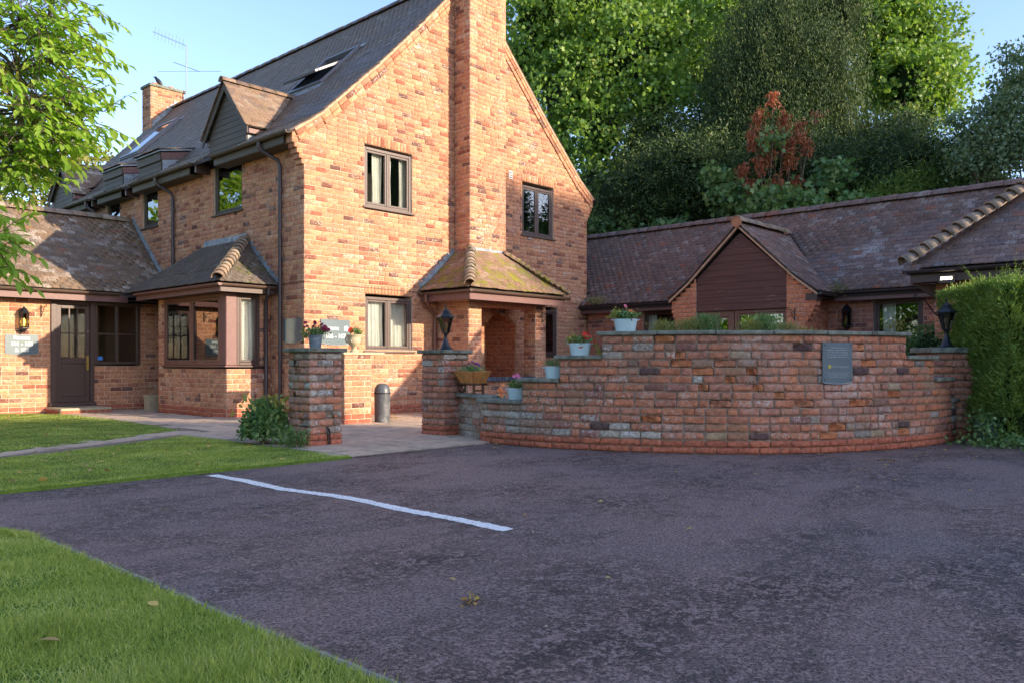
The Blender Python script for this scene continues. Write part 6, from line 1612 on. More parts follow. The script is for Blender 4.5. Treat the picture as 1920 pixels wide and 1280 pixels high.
# stone planter by the wing wall
t = thing("stone_planter", (-.72, 4.62, 0), "square reeded stone planter against the shaded wall beside the bay", "planter")
m = MB()
def frus(m, cx, cy, z0, z1, a, b): m.add([(cx - a, cy - a, z0), (cx + a, cy - a, z0), (cx + a, cy + a, z0), (cx - a, cy + a, z0), (cx - b, cy - b, z1), (cx + b, cy - b, z1), (cx + b, cy + b, z1), (cx - b, cy + b, z1)], BOXQ)
BOXQ = [(3, 2, 1, 0), (4, 5, 6, 7), (0, 1, 5, 4), (1, 2, 6, 5), (2, 3, 7, 6), (3, 0, 4, 7)]
frus(m, -.72, 4.62, 0, .29, .115, .135); m.build("planter_body", m_stone_l, t); m = MB(); frus(m, -.72, 4.62, .29, .335, .15, .15); m.build("rim", m_stone_l, t, bevel=.008); m = MB(); frus(m, -.72, 4.62, 0, .04, .13, .13); m.build("foot", m_stone_l, t, bevel=.008)
m = MB()
for i in range(9): x = -.72 - .10 + i * .025; m.obox((x, 4.495, .165), (.006, 0, 0), (0, .006, 0), (0, -.008, .12))
m.build("reed", m_stone_l, t)
# toy wheelbarrow planter
wb = thing("wheelbarrow_planter", (-.50, -4.85, .592), "small varnished wooden wheelbarrow planter with violet flowers on the low wall", "planter"); ORG[wb.name] = Vector((0, 0, 0)); wb.rotation_euler = (0, 0, math.radians(-14)); wb.scale = (1.18,) * 3
# local: x = towards the handles (camera right/-Y), wheel at -x
def wq(P): return P
def panel(a, b, c, d, th, name, mat):
    m = MB(); A, B_, C_, D_ = map(Vector, (a, b, c, d)); n = (B_ - A).cross(D_ - A).normalized() * th; m.prism([A, B_, C_, D_], n); return m.build(name, mat, wb, bevel=.002)
# box: bottom y (long axis) from -0.16 to .13 ; top wider
L0, L1, T0, T1, BW, TWd, zb_, zt_ = .14, -.13, .27, -.20, .075, .115, .125, .262
panel((-BW, L1, zb_), (-BW, L0, zb_), (-TWd, T0, zt_), (-TWd, T1, zt_), -.010, "side_board", m_wood)
panel((BW, L1, zb_), (BW, L0, zb_), (TWd, T0, zt_), (TWd, T1, zt_), .010, "side_board", m_wood)
panel((-BW, L1, zb_), (BW, L1, zb_), (TWd, T1, zt_), (-TWd, T1, zt_), .010, "end_board", m_wood)
panel((-BW, L0, zb_), (BW, L0, zb_), (TWd * .9, T0, zt_ - .004), (-TWd * .9, T0, zt_ - .004), .010, "front_board", m_wood)
m = MB(); m.box(-BW - .01, BW + .01, L1 - .01, L0 + .02, zb_ - .012, zb_ + .002); m.build("base_board", m_woodd, wb)
for sx in (-1, 1):
    m = MB(); m.obox((sx * .055, .02, .112), (.011, 0, 0), (0, .26, 0), (0, 0, .012)); m.build("shaft", m_woodd, wb, bevel=.002)
    m = MB(); m.box(sx * .06 - .012, sx * .06 + .012, -.13, -.105, 0, .115); m.build("leg", m_woodd, wb, bevel=.002)
m = MB(); m.box(-.06, .06, -.124, -.112, .03, .05); m.build("stretcher", m_woodd, wb)
m = MB(); m.tube([(-.008, .25 + .082 * math.cos(a), .092 + .082 * math.sin(a)) for a in np.linspace(0, 2 * math.pi, 21)], .011, 6, False); m.tube([(-.04, .25, .092), (.03, .25, .092)], .010, 8)
for k in range(6): a = k * math.pi / 3; m.tube([(-.008, .25, .092), (-.008, .25 + .076 * math.cos(a), .092 + .076 * math.sin(a))], .005, 5)
m.build("wheel", m_woodd, wb)
m = MB(); m.box(-.095, .095, -.17, .22, .215, .235); m.build("soil", m_soil, wb)
rng = np.random.default_rng(5); foliage(wb, gauss(rng, 260, (0, .02, .27), (.05, .10, .022)), rng, .035, .5, m_lbush, (0, 0, .8)); stems(wb, (0, .02, .23), 14, .14, rng, m_lbush, .5)
for k in range(9): flower_bunch(wb, (rng.uniform(-.06, .04), rng.uniform(-.10, .13), rng.uniform(.29, .36)), 1, m_lviol if k % 3 else m_lpurp, .020, rng, (.002,) * 3)
stems(wb, (0, .22, .23), 4, .12, rng, m_ldry, .9)
# ivy pot by the hedge
pc = Vector(DP(1850, 826, 10.25)); pc.z = 0; t = thing("plant_pot", tuple(pc), "dark green pot of trailing ivy in the shade under the hedge", "pot")
m = MB(); m.lathe([(0, 0), (.10, 0), (.105, .01), (.135, .24), (.145, .245), (.145, .28), (.13, .28), (0, .27)], tuple(pc), 24); m.build("pot", m_plain("green_glaze", (.05, .10, .10), .4, .2, 8), t, smooth=True)
foliage(t, gauss(rng, 420, pc + Vector((-.08, -.02, .27)), (.12, .10, .07)), rng, .045, .8, m_lbush, (0, 0, -.2)); foliage(t, gauss(rng, 140, pc + Vector((-.12, -.08, .12)), (.05, .06, .09)), rng, .04, .8, m_lbush, (0, 0, -.6))
# black cables at the pillars
m = MB(); m.tube([(-.235, -4.50, .02), (-.236, -4.50, .3), (-.232, -4.498, .57)], .010, 6); m.tube([(-.26, -4.52, .02), (-.25, -4.51, .2), (-.245, -4.50, .4)], .007, 6); c_ = m.build("cable", m_black); tag(c_, "black cable running up the corner between middle pillar and low wall", "cable")
m = MB(); m.tube([(-2.50, -4.40, .02), (-2.51, -4.405, .14), (-2.52, -4.41, .20), (-2.54, -4.405, .235), (-2.555, -4.40, .21)], .009, 6); m.tube([(-2.53, -4.40, .02), (-2.54, -4.405, .15), (-2.53, -4.405, .22)], .007, 6); c_ = m.build("cable", m_black); tag(c_, "looped black cable at the foot of the left gate pillar", "cable")

# ================================================================== PLANTS
rng = np.random.default_rng(31)
# shrub by the pillar: broad toothed leaves in a dome
sc = np.array(DP(497, 838, 10.25)); sc[2] = 0
t = thing("leafy_shrub", tuple(sc), "rounded leafy green shrub at the foot of the left gate pillar", "shrub")
n = 2300; d = rng.normal(size=(n, 3)); d /= np.linalg.norm(d, axis=1, keepdims=True); d[:, 2] = np.abs(d[:, 2]); P = sc + np.array([0, 0, .10]) + d * np.array([.30, .30, .46]) * rng.uniform(.55, 1.05, (n, 1))
foliage(t, P, rng, .068, .62, m_lbush, (-.2, -.3, .15), 1.0, kind='leaf')
P = sc + np.array([.05, 0, .48]) + rng.normal(size=(110, 3)) * np.array([.14, .14, .06]); foliage(t, P, rng, .075, .6, m_ltip, (0, 0, .4), kind='leaf'); stems(t, tuple(sc), 16, .42, rng, m_bark, .5, .005)
hb = np.array(DP(545, 842, 9.75)); hb[2] = 0
t = thing("wild_herb", tuple(hb), "straggly pale green weed at the lawn corner in front of the pillar", "plant")
foliage(t, gauss(rng, 260, hb + np.array([0, 0, .10]), (.09, .09, .06)), rng, .10, .16, m_lbush, (0, 0, .9)); foliage(t, gauss(rng, 60, hb + RT * .0 + Vector((0, 0, .12)), (.10, .10, .04)), rng, .05, .5, m_lbush)
# planting bed behind the curved wall
bed = []
for px in range(1150, 1690, 30): p, tt, nn = cpos(s_at(px)); bed.append(p - nn * .27)
inn = [b - cpos(s_at(px))[2] * .75 for b, px in zip(bed, range(1150, 1690, 30))]
m = MB()
for i in range(len(bed) - 1): m.prism([tuple(bed[i][:2]) + (0,), tuple(bed[i + 1][:2]) + (0,), tuple(inn[i + 1][:2]) + (0,), tuple(inn[i][:2]) + (0,)], (0, 0, 1.24))
o = m.build("planting_bed", m_soil); o['kind'] = 'structure'
bi = 0
for (px, w, h, mt, lb) in ((1240, .10, .22, m_ldry, "pale dry feathery tuft, leftmost behind the curved wall coping"), (1302, .12, .24, m_ldry, "straw-green feathery tuft in front of the gable's left pier"), (1335, .09, .29, m_lbush, "tall green feathery plant in front of the glazed door"),
      (1395, .05, .05, m_lbush, "low dark green tuft under the boarded gable window"), (1440, .10, .22, m_ltip, "yellow-green feathery plant in front of the right window pane"), (1470, .11, .29, m_lbush, "tallest feathery green plant, before the gable's right pier"), (1515, .10, .19, m_ldry, "reddish straw tuft right of the tall feathery plant"), (1560, .09, .12, m_ltip, "short pale tuft behind the coping near the wall sign"), (1600, .07, .09, m_ldry, "smallest pale tuft under the bungalow wall lantern")):
    p, tt, nn = cpos(s_at(px)); b = p - nn * .45 + Z3 * 1.24
    k_ = 9.6 / 9.2
    t = thing("garden_plant", tuple(b), lb, "plant", "feathery plants behind the curved wall"); n = int(2200 * w * h / .03)
    P = b + np.stack([rng.normal(0, w * .75, n), rng.normal(0, w * .75, n), rng.uniform(0, 1, n) ** 1.3 * h], 1)
    foliage(t, P, rng, .085, .07, mt, (0, 0, 1.1), .8, "fronds"); stems(t, tuple(b), 12, h * 1.15, rng, mt, .35, .0025)
# clipped shrub right
bs = np.array(DP(1752, 680, 12.9)); t = thing("clipped_shrub", (bs[0], bs[1], 0), "low clipped dark shrub behind the stepped end of the curved wall", "shrub")
P_, D_ = crown_points(rng, [(bs[0], bs[1], .95, .60, .60, .66, 1), (bs[0] - .35, bs[1] + .32, .85, .38, .38, .6, .6), (bs[0] + .3, bs[1] - .3, 1.0, .4, .4, .62, .6)], 16000, .05, .8, 8); foliage(t, P_, rng, .045, .45, m_lbush, (-.1, -.2, .4))
foliage(t, gauss(rng, 120, np.array([bs[0] - .45, bs[1] + .42, 1.58]), (.08, .08, .06)), rng, .05, .4, m_ltip, (0, 0, 1.5))
m = MB(); m.lathe([(0, 0), (.5, .1), (.52, .9), (.42, 1.35), (.0, 1.5)], (bs[0], bs[1], 0), 10); m.build("shade_core_block", m_core, t)  # solid core coloured dark for the shade inside the shrub
# conifer hedge: upright box of outward and upward sprays
hc = np.array(DP(1985, 680, 10.75)); U_ = np.array(RT); V_ = np.array(FW); hl, hd = 1.10, .75
t = thing("conifer_hedge", (hc[0], hc[1], 0), "tall clipped conifer hedge with bright sunlit tips at the right", "hedge")
m = MB(); m.obox((hc[0], hc[1], 1.02), U_ * (hl - .12), V_ * (hd - .12), (0, 0, .90)); m.build("shade_core_block", m_core, t)  # solid box coloured dark for the shade between the sprays
n = 62000; f = rng.uniform(0, 1, n); Q = np.zeros((n, 3)); Nn_ = np.zeros((n, 3))
z = rng.uniform(0.02, 1.98, n); 
for k, (a, b) in enumerate(((0, .52), (.52, .80), (.80, 1.0))):
    s = (f >= a) & (f < b); c = s.sum()
    if k == 0: u = rng.uniform(-hl, hl, c); bump = .07 * np.sin(u * 7 + 2 * np.sin(z[s] * 4)) * np.sin(z[s] * 5 + u * 4) + .05 * np.sin(z[s] * 13 + u * 11); Q[s] = U_ * u[:, None] - V_ * (hd + bump + rng.normal(0, .05, c))[:, None]; Nn_[s] = -V_
    if k == 1: v = rng.uniform(-hd, hd, c); Q[s] = -U_ * (hl + .05 * np.sin(z[s] * 6 + v * 4) + rng.normal(0, .03, c))[:, None] + V_ * v[:, None]; Nn_[s] = -U_
    if k == 2: u = rng.uniform(-hl, hl, c); v = rng.uniform(-hd, hd, c); Q[s] = U_ * u[:, None] + V_ * v[:, None]; z[s] = 1.96 + rng.normal(0, .045, c); Nn_[s] = (0, 0, 1)
Q[:, 2] = z; low = (z < .35) & (rng.uniform(size=n) < .75); keep = ~low; Q = Q[keep]; Nn_ = Nn_[keep]; n = len(Q)
Q += np.array([hc[0], hc[1], 0]); dd_ = Nn_ * .8 + np.array([0, 0, .75]) + rng.normal(size=(n, 3)) * .45; dd_ /= np.linalg.norm(dd_, axis=1, keepdims=True)
a_ = np.cross(dd_, rng.normal(size=(n, 3))); a_ /= np.linalg.norm(a_, axis=1, keepdims=True); L_ = rng.uniform(.035, .085, n)
link("sprays", leaf_mesh("sprays", Q - np.array([hc[0], hc[1], 0]), dd_, a_, L_, L_ * .26, m_lhedge), t)
# long top shoots
k = 300; u = rng.uniform(-hl - .05, hl, k); v = -hd + rng.uniform(0, .8, k); h_ = rng.uniform(.08, .26, k) * np.where(rng.uniform(size=k) < .2, 1.7, 1); Pn, Dd, LL = [], [], []
for i in range(k):
    lean = np.array([rng.normal(0, .2), rng.normal(0, .2), 1.0])
    if u[i] < -hl + .15: lean -= U_ * .9
    lean /= np.linalg.norm(lean); b = np.array([hc[0], hc[1], 1.94]) + U_ * u[i] + V_ * v[i]
    for j in range(26): Pn.append(b + lean * h_[i] * 1.35 * j / 26); Dd.append(lean + rng.normal(size=3) * .55); LL.append(.06 * (1.1 - j / 30))
Pn = np.array(Pn); Dd = np.array(Dd); Dd /= np.linalg.norm(Dd, axis=1, keepdims=True); a_ = np.cross(Dd, rng.normal(size=Dd.shape)); a_ /= np.linalg.norm(a_, axis=1, keepdims=True); LL = np.array(LL)
link("shoots", leaf_mesh("shoots", Pn - np.array([hc[0], hc[1], 0]), Dd, a_, LL, LL * .25, m_lhedge), t)
gc = np.array(DP(1895, 828, 10.0)); gc[2] = 0; o = thing("ground_ivy", tuple(gc), "low ivy and weeds at the foot of the conifer hedge", "ivy"); foliage(o, gauss(rng, 900, gc + np.array([0, 0, .06]), (.28, .28, .04)), rng, .05, .8, m_lbush)
# weed in the bungalow gutter and valley
gv = (7.92, -.55, 2.47); t = thing("gutter_weed", gv, "dry orange-green weed growing in the bungalow gutter by the house corner", "weed"); foliage(t, gauss(rng, 120, (7.92, -.60, 2.52), (.05, .16, .04)), rng, .09, .3, m_ldry, (0, 0, .2))
gv = (7.9, -6.55, 2.45); t = thing("gutter_weed", gv, "dry weed growing in the valley where the gable meets the bungalow roof", "weed"); foliage(t, gauss(rng, 160, (7.9, -6.55, 2.47), (.08, .10, .05)), rng, .08, .15, m_ldry, (0, 0, .1))

# ================================================================== BACKGROUND TREES
def BL_(px, py, d, r, ry=None, w=None):
    x, y, z = DP(px, py, d); rr_ = r; o = (x, y, z, rr_, rr_, ry or rr_)
    return o + ((w,) if w else ())
def base(px, d): x, y, z = DP(px, 680, d); return (x, y, 0)
SC = (1.25, 1.0)
tree("sycamore_tree", base(1110, 29), "tall sycamore with sunlit leaf clusters directly behind the house's right verge", (9, .38),
     [BL_(1010, 40, 29, 1.9), BL_(1100, 20, 29, 2.2), BL_(1180, 110, 28, 2.0), BL_(1060, 180, 28, 1.7), BL_(1130, 250, 27.5, 1.6), BL_(1250, 60, 29, 1.8), BL_(1230, 190, 27.5, 1.4), BL_(1110, 350, 27, 1.2), BL_(1160, 395, 26, .9), BL_(980, 120, 29, 1.4), BL_(1090, 130, 30, 2.2), BL_(1050, -90, 29, 2.2), BL_(1180, -80, 29, 2.2)],
     42000, (.145, .95), m_lsyc, limbs=16, clump=.30, kind='maple', per=24, shell=.35, seed=201, core=.4)
tree("sycamore_tree", base(1380, 34), "sycamore crown filling the sky between the nearest sycamore and the yew", (10, .4),
     [BL_(1330, 40, 34, 2.4), BL_(1400, -20, 34, 2.4), BL_(1290, 110, 33, 2.0), BL_(1480, 20, 35, 2.3), BL_(1360, 150, 33, 2.0), BL_(1290, -60, 34, 2.2)], 20000, (.16, .95), m_lsyc, limbs=9, clump=.36, kind='maple', per=24, shell=.35, seed=202, core=.5)
tree("sycamore_tree", base(1690, 33), "bright yellow-green sycamore against the sky right of the yew", (8, .35),
     [BL_(1650, 40, 33, 2.1), BL_(1720, 70, 33, 1.7), BL_(1760, 130, 33, 1.2), BL_(1700, 160, 32, 1.7), BL_(1770, 180, 32, .9), BL_(1640, 140, 33, 1.7), BL_(1735, 220, 32, .9), BL_(1660, -60, 33, 2.0), BL_(1590, 30, 33, 1.8)], 25000, (.15, .95), m_lsyc, limbs=10, clump=.30, kind='maple', per=22, shell=.4, seed=203, core=.45)
yb = [BL_(1450 + 40 * math.sin(i * 2.1), 60 + i * 34, 26.5, 1.5 + .12 * i) for i in range(9)] + [BL_(1540, 120 + i * 45, 26, 1.3) for i in range(6)] + [BL_(1390, 130 + 40 * i, 26, 1.1) for i in range(6)] + [BL_(1490, -60, 27, 1.6), BL_(1570, 30, 27, 1.2)]
tree("yew_tree", base(1470, 26.5), "big drooping yew with pale feathery shoots behind the copper-leaved tree", (7, .5), yb, 180000, (.125, .18), m_lyew, limbs=0, clump=.17, per=36, seed=204, core=.62, updir=(-.2, -.3, -.95), spread=.42, shell=.72, flat=(1, 1, 1.9))
tree("yew_tree", base(1640, 24.5), "dark leaning yew bough pointing up at the sky on the right", (4, .3), [BL_(1700, 225, 24.5, .35), BL_(1690, 260, 24.5, .5), BL_(1672, 300, 24.5, .7), BL_(1650, 340, 24.5, .9), BL_(1615, 390, 24.5, 1.2), BL_(1575, 430, 24.5, 1.3), BL_(1600, 330, 26, .9)], 34000, (.13, .17), m_lyew, limbs=0, clump=.2, per=12, seed=205, core=.5, updir=(.25, -.2, .5), spread=.7, shell=.5)
tree("dark_shrub_tree", base(1300, 24.5), "deep shaded evergreen mass behind the bungalow ridge", (3, .3), [BL_(1180 + 62 * i, 400 - 36 * (i % 3), 24.5 - i * .25, 1.55) for i in range(11)] + [BL_(1230 + 90 * i, 300, 26.5, 1.6) for i in range(6)], 110000, (.13, .30), m_lyew, limbs=0, clump=.24, per=30, seed=206, core=.66, updir=(0, -.1, -.3), shell=.5)
tree("larch_tree", base(1760, 22), "feathery green conifer sapling above the bungalow ridge on the right", (3.5, .12), [BL_(1640, 400, 21.5, .8), BL_(1700, 370, 21.5, .75), BL_(1590, 420, 21.5, .6), BL_(1750, 330, 22, .6), BL_(1785, 370, 21.5, .6), BL_(1820, 350, 21.5, .5), BL_(1790, 290, 22, .45), BL_(1720, 330, 22.5, .6)], 22000, (.15, .16), m_ltip2 if 'm_ltip2' in globals() else m_lhedge, limbs=4, clump=.18, per=12, seed=207, updir=(-.1, -.1, .6), shell=.3)
tree("willow_tree", base(1935, 20), "slender blue-green tree with small loose leaves at the right edge", (4, .12), [BL_(1890, 250, 20, .8), BL_(1860, 300, 20, .6), BL_(1920, 160, 20, .7), BL_(1905, 110, 20, .4), BL_(1830, 260, 20, .45), BL_(1795, 225, 20, .25), BL_(1865, 215, 20, .5), BL_(1930, 260, 20, .9), BL_(1890, 190, 20, .5), BL_(1810, 300, 20, .4)], 9500, (.12, .55), m_lblue, limbs=12, clump=.16, per=8, seed=208, updir=(-.1, 0, .5), shell=.1)
cb = [BL_(1448, 185, 21, .07, .30), BL_(1422, 225, 21, .10, .34), BL_(1470, 225, 21, .12, .34), BL_(1500, 245, 21, .12, .36), BL_(1531, 215, 21, .06, .22), BL_(1440, 280, 21, .16, .5), BL_(1480, 290, 21, .16, .5), BL_(1512, 275, 21, .10, .36), BL_(1410, 262, 21, .08, .34), BL_(1392, 320, 21, .06, .26), BL_(1408, 352, 21, .07, .26), BL_(1455, 350, 21, .16, .4), BL_(1490, 350, 21, .12, .36), BL_(1425, 310, 21, .10, .4)]
tree("copper_leaved_tree", base(1460, 21), "young tree with withered copper-red leaves above the bungalow ridge", (5.2, .07), cb, 3600, (.12, .32), m_lred, limbs=14, clump=.07, per=9, seed=209, updir=(0, 0, -1.2), spread=.7, shell=.1)
tree("young_sycamore", base(1470, 20.7), "young dark green sycamore saplings growing round the copper-leaved tree", (3.8, .05), [BL_(1440, 390, 20.7, .6), BL_(1500, 380, 20.7, .5), BL_(1445, 270, 20.9, .22, .35), BL_(1560, 330, 21.5, .5), BL_(1370, 370, 21.5, .5), BL_(1345, 330, 21.5, .35), BL_(1590, 400, 21, .5), BL_(1250, 440, 22.5, .5), BL_(1150, 440, 24, .7)], 3800, (.15, .95), m_lbush, limbs=4, clump=.16, kind='maple', per=6, seed=210, shell=.2)  # darker shrub leaf colour paints in the shade the saplings stand in
tree("garden_tree", base(60, 34), "sunlit yellowing tree far behind the left wing roof", (5, .25), [BL_(20, 340, 34, 2.0), BL_(110, 310, 34, 1.6), BL_(180, 330, 34, 1.2), BL_(80, 260, 34, 1.6), BL_(-80, 300, 34, 2.4), BL_(210, 370, 34, .9)], 11000, (.20, .6), m_ltip, limbs=5, clump=.35, per=9, seed=211)
# trees west of the garden, out of frame, that the windows reflect
for i, (x, y, h) in enumerate(((-19, -3.5, 4.5), (-21, 3.5, 5.0), (-18.5, 10.5, 5.0))):
    tree("garden_tree", (x, y, 0), ["sunlit tree west of the lawn, the one nearest the drive", "sunlit tree west of the lawn, the middle one of three", "sunlit tree west of the lawn, the one beyond the wing"][i], (h, .3), [(x, y, h + .5, 2.6, 2.6, 2.0), (x + 1.2, y + 1, h - 1.2, 2, 2, 1.6), (x + .8, y - 1.4, h - 1, 2, 2, 1.6), (x, y, h + 2, 1.8, 1.8, 1.6), (x + 1, y, 1.6, 2.2, 2.4, 1.5)], 9000, (.30, .6), m_lnear, limbs=6, clump=.4, per=9, seed=220 + i)

for i, (x, y, h) in enumerate(((-11, 23, 8.5), (-17, 27, 9))):
    tree("garden_tree", (x, y, 0), ["tall sunlit tree behind the left wing, nearer of the two", "tall sunlit tree behind the left wing, farther of the two"][i], (h, .3), [(x, y, h, 3, 3, 2.6), (x + 2, y - 1, h - 2, 2.4, 2.4, 2), (x - 2, y, h - 2.5, 2.4, 2.4, 2), (x, y - 1, h + 2, 2.2, 2.2, 2), (x + 1, y - 1, 3.6, 3, 2.4, 2)], 9000, (.34, .6), m_ltip if i else m_lnear, limbs=6, clump=.4, per=9, seed=240 + i)
# ---- overhanging walnut at the upper left
tb = (-7.55, -1.35, 0)
wt = thing("walnut_tree", tb, "overhanging bright green tree reaching in from the upper left", "tree")
rng = np.random.default_rng(51)
m = MB(); m.tube([(tb[0], tb[1], -.1), (tb[0] + .05, tb[1], 1.2), (tb[0] + .1, tb[1] + .05, 2.6), (tb[0] + .0, tb[1], 4.5), (tb[0], tb[1], 6.5)], [.22, .16, .14, .10, .04], 12); m.build("trunk", m_bark, wt, smooth=True)
WB_ = [(-40, 60, 7.6, 1.0, 40), (40, 40, 7.5, .50, 60), (90, 30, 7.3, .30, 26), (30, 130, 7.4, .6, 70), (95, 115, 7.2, .30, 24), (60, 210, 7.2, .55, 75), (125, 195, 7.0, .22, 16), (15, 270, 7.2, .38, 44), (80, 240, 7.2, .26, 18), (118, 258, 7.1, .10, 4), (-20, 310, 7.3, .22, 22), (25, 318, 7.4, .12, 6), (-30, 240, 7.4, .6, 40), (-40, 400, 6.8, .12, 8), (-25, 455, 6.6, .12, 12), (-18, 490, 6.6, .12, 10)]
tw = MB(); LP, LD, LA, LL = [], [], [], []
lim = MB()
def addtwig(p, d, ln, n, dr=.35):
    pts = []; q = p.copy(); dd = d.copy()
    for i in range(6):
        pts.append(q.copy()); q = q + dd * (ln / 5); dd = dd + np.array([rng.normal(0, .10), rng.normal(0, .10), -dr * .22]); dd /= np.linalg.norm(dd)
    tw.tube([Vector(x) for x in pts], [.005, .0045, .004, .003, .002, .0015], 4, False)
    for i in range(n):
        f = (i + .6) / n * 5; k = min(int(f), 4); g = f - k; b = pts[k] * (1 - g) + pts[k + 1] * g; tt = pts[k + 1] - pts[k]; tt /= np.linalg.norm(tt)
        sd = np.cross(tt, (0, 0, 1.0)); sd /= np.linalg.norm(sd) + 1e-9; sgn = 1 if i % 2 else -1
        ld = tt * .55 + sd * sgn * .8 + np.array([0, 0, -.35]) + rng.normal(size=3) * .22
        if i == n - 1: ld = tt + np.array([0, 0, -.3])
        ld /= np.linalg.norm(ld); la = np.cross(ld, np.array([0, 0, 1.0]) + rng.normal(size=3) * .35); la /= np.linalg.norm(la)
        LP.append(b); LD.append(ld); LA.append(la); LL.append(rng.uniform(.07, .118))
trunkpts = [Vector((tb[0], tb[1], z)) for z in (2.0, 3.0, 4.0, 5.0)]
for (px, py, d, r, cnt) in WB_:
    c = np.array(DP(px, py, d)); s = min(trunkpts, key=lambda v: abs(v.z - (c[2] - .6)))
    e = Vector(c); mid = s.lerp(e, .5) + Vector((0, 0, .15)); lim.tube([s, s.lerp(mid, .6), mid, mid.lerp(e, .6), e], [.045, .035, .025, .015, .006], 6)
    for k in range(int(cnt * 1.05)):
        p = c + np.clip(rng.normal(size=3), -1.3, 1.3) * r * .62; q_ = c + (p - c) * .5 + rng.normal(size=3) * .03; tw.tube([Vector(c), Vector(q_), Vector(p)], [.005, .004, .004], 4, False); out = (p - np.array([tb[0], tb[1], p[2] - .2])); out /= np.linalg.norm(out)
        d_ = out * .7 + np.array(RT) * .35 + rng.normal(size=3) * .55; d_ /= np.linalg.norm(d_); addtwig(p, d_, rng.uniform(.18, .36), rng.integers(6, 10))
# sprigs reaching to the right
for (x0, y0, x1, y1, d, n) in ((60, 68, 120, 45, 7.1, 12), (118, 48, 150, 30, 7.1, 8), (120, 50, 155, 75, 7.1, 8), (150, 70, 202, 62, 7.1, 12), (160, 75, 205, 95, 7.1, 8), (120, 130, 182, 128, 7.0, 11), (110, 110, 170, 105, 7.0, 9), (120, 225, 185, 200, 7.0, 12), (140, 270, 188, 290, 7.0, 10), (150, 240, 170, 255, 7.0, 7), (0, 475, 35, 535, 6.5, 8), (15, 450, 78, 495, 6.5, 10), (10, 500, 60, 520, 6.5, 8), (0, 440, 50, 455, 6.6, 8), (110, 285, 140, 320, 7.0, 8)):
    a, b = np.array(DP(x0, y0, d)), np.array(DP(x1, y1, d)); ln = np.linalg.norm(b - a); addtwig(a, (b - a) / ln + np.array([0, 0, .08]), ln, n, .12)
lim.tube([Vector(DP(20, 90, 7.3)), Vector(DP(70, 66, 7.1)), Vector(DP(100, 62, 7.1)), Vector(DP(125, 44, 7.1)), Vector(DP(165, 60, 7.1))], [.010, .007, .005, .004, .003], 5)
lim.build("limb", m_bark, wt, smooth=True); tag(tw.build("twigs", m_bark, wt), kind="stuff")
LP, LD, LA, LL = map(np.array, (LP, LD, LA, LL))
link("crown", leaf_mesh("crown", LP - np.array(tb), LD, LA, LL, LL * .44, m_lnear, fold=.5, kind='leaf', droop=.18), wt)
print("walnut leaves", len(LP))

# ================================================================== SHADE SCREEN added out of frame towards the sun, in place of unseen trees
def screen(name, label, w0, w1, S0, seed, Y=-50.0, edge=False, thick=1.6):  # unseen sun blocker, its crest profile shaped to cast the foreground shade
    rg = np.random.default_rng(seed); x_of = lambda w: (w - .339 * Y) / .941
    x0, x1 = x_of(w0), x_of(w1); t = thing(name, ((x0 + x1) / 2, Y, 0), label, "hedge"); m = MB(); n = max(1, int((x1 - x0) / .7)); Q = []
    for i in range(n):
        a, b = x0 + (x1 - x0) * i / n, x0 + (x1 - x0) * (i + 1) / n; w = .941 * (a + b) / 2 + .339 * Y; H = S0(w) + 15.0 + rg.normal(0, .10)
        m.box(a, b + .02, Y - thick / 2, Y + thick / 2, 0, H - .35)
        k = int(260 * (b - a)); q = np.stack([rg.uniform(a, b, k), rg.uniform(Y - thick / 2, Y + thick / 2, k), H - .35 + np.abs(rg.normal(0, .28, k))], 1); Q.append(q)
        k = 60; Q.append(np.stack([rg.uniform(a, b, k), np.full(k, Y + thick / 2 + .1), rg.uniform(0, H, k)], 1))
    if edge:  # loose leaves added past the end to dapple the shadow edge
        H = S0(w0 + .2) + 15.0; k = 2200; Q.append(np.stack([x0 - np.abs(rg.normal(0, .5, k)), rg.uniform(Y - thick / 2, Y + thick / 2, k), rg.uniform(11.0, H + .4, k)], 1))
    m.build("shade_core_block", m_core, t); foliage(t, np.concatenate(Q), rg, .30, .5, m_lyew, (0, .2, .5))  # solid dark core keeps sunlight from leaking through the added screen
screen("shade_screen", "tall dark hedge across the drive, lower stretch, behind the viewpoint", -16, 5.3, lambda w: (-1.75 if -1.3 < w < 1.3 else -.35 if -2.2 < w else .55), 301)
screen("shade_screen", "taller dark hedge across the drive, stretch nearer the road", 5.35, 27, lambda w: 4.7 if w < 8 else 6.0, 302, edge=True)

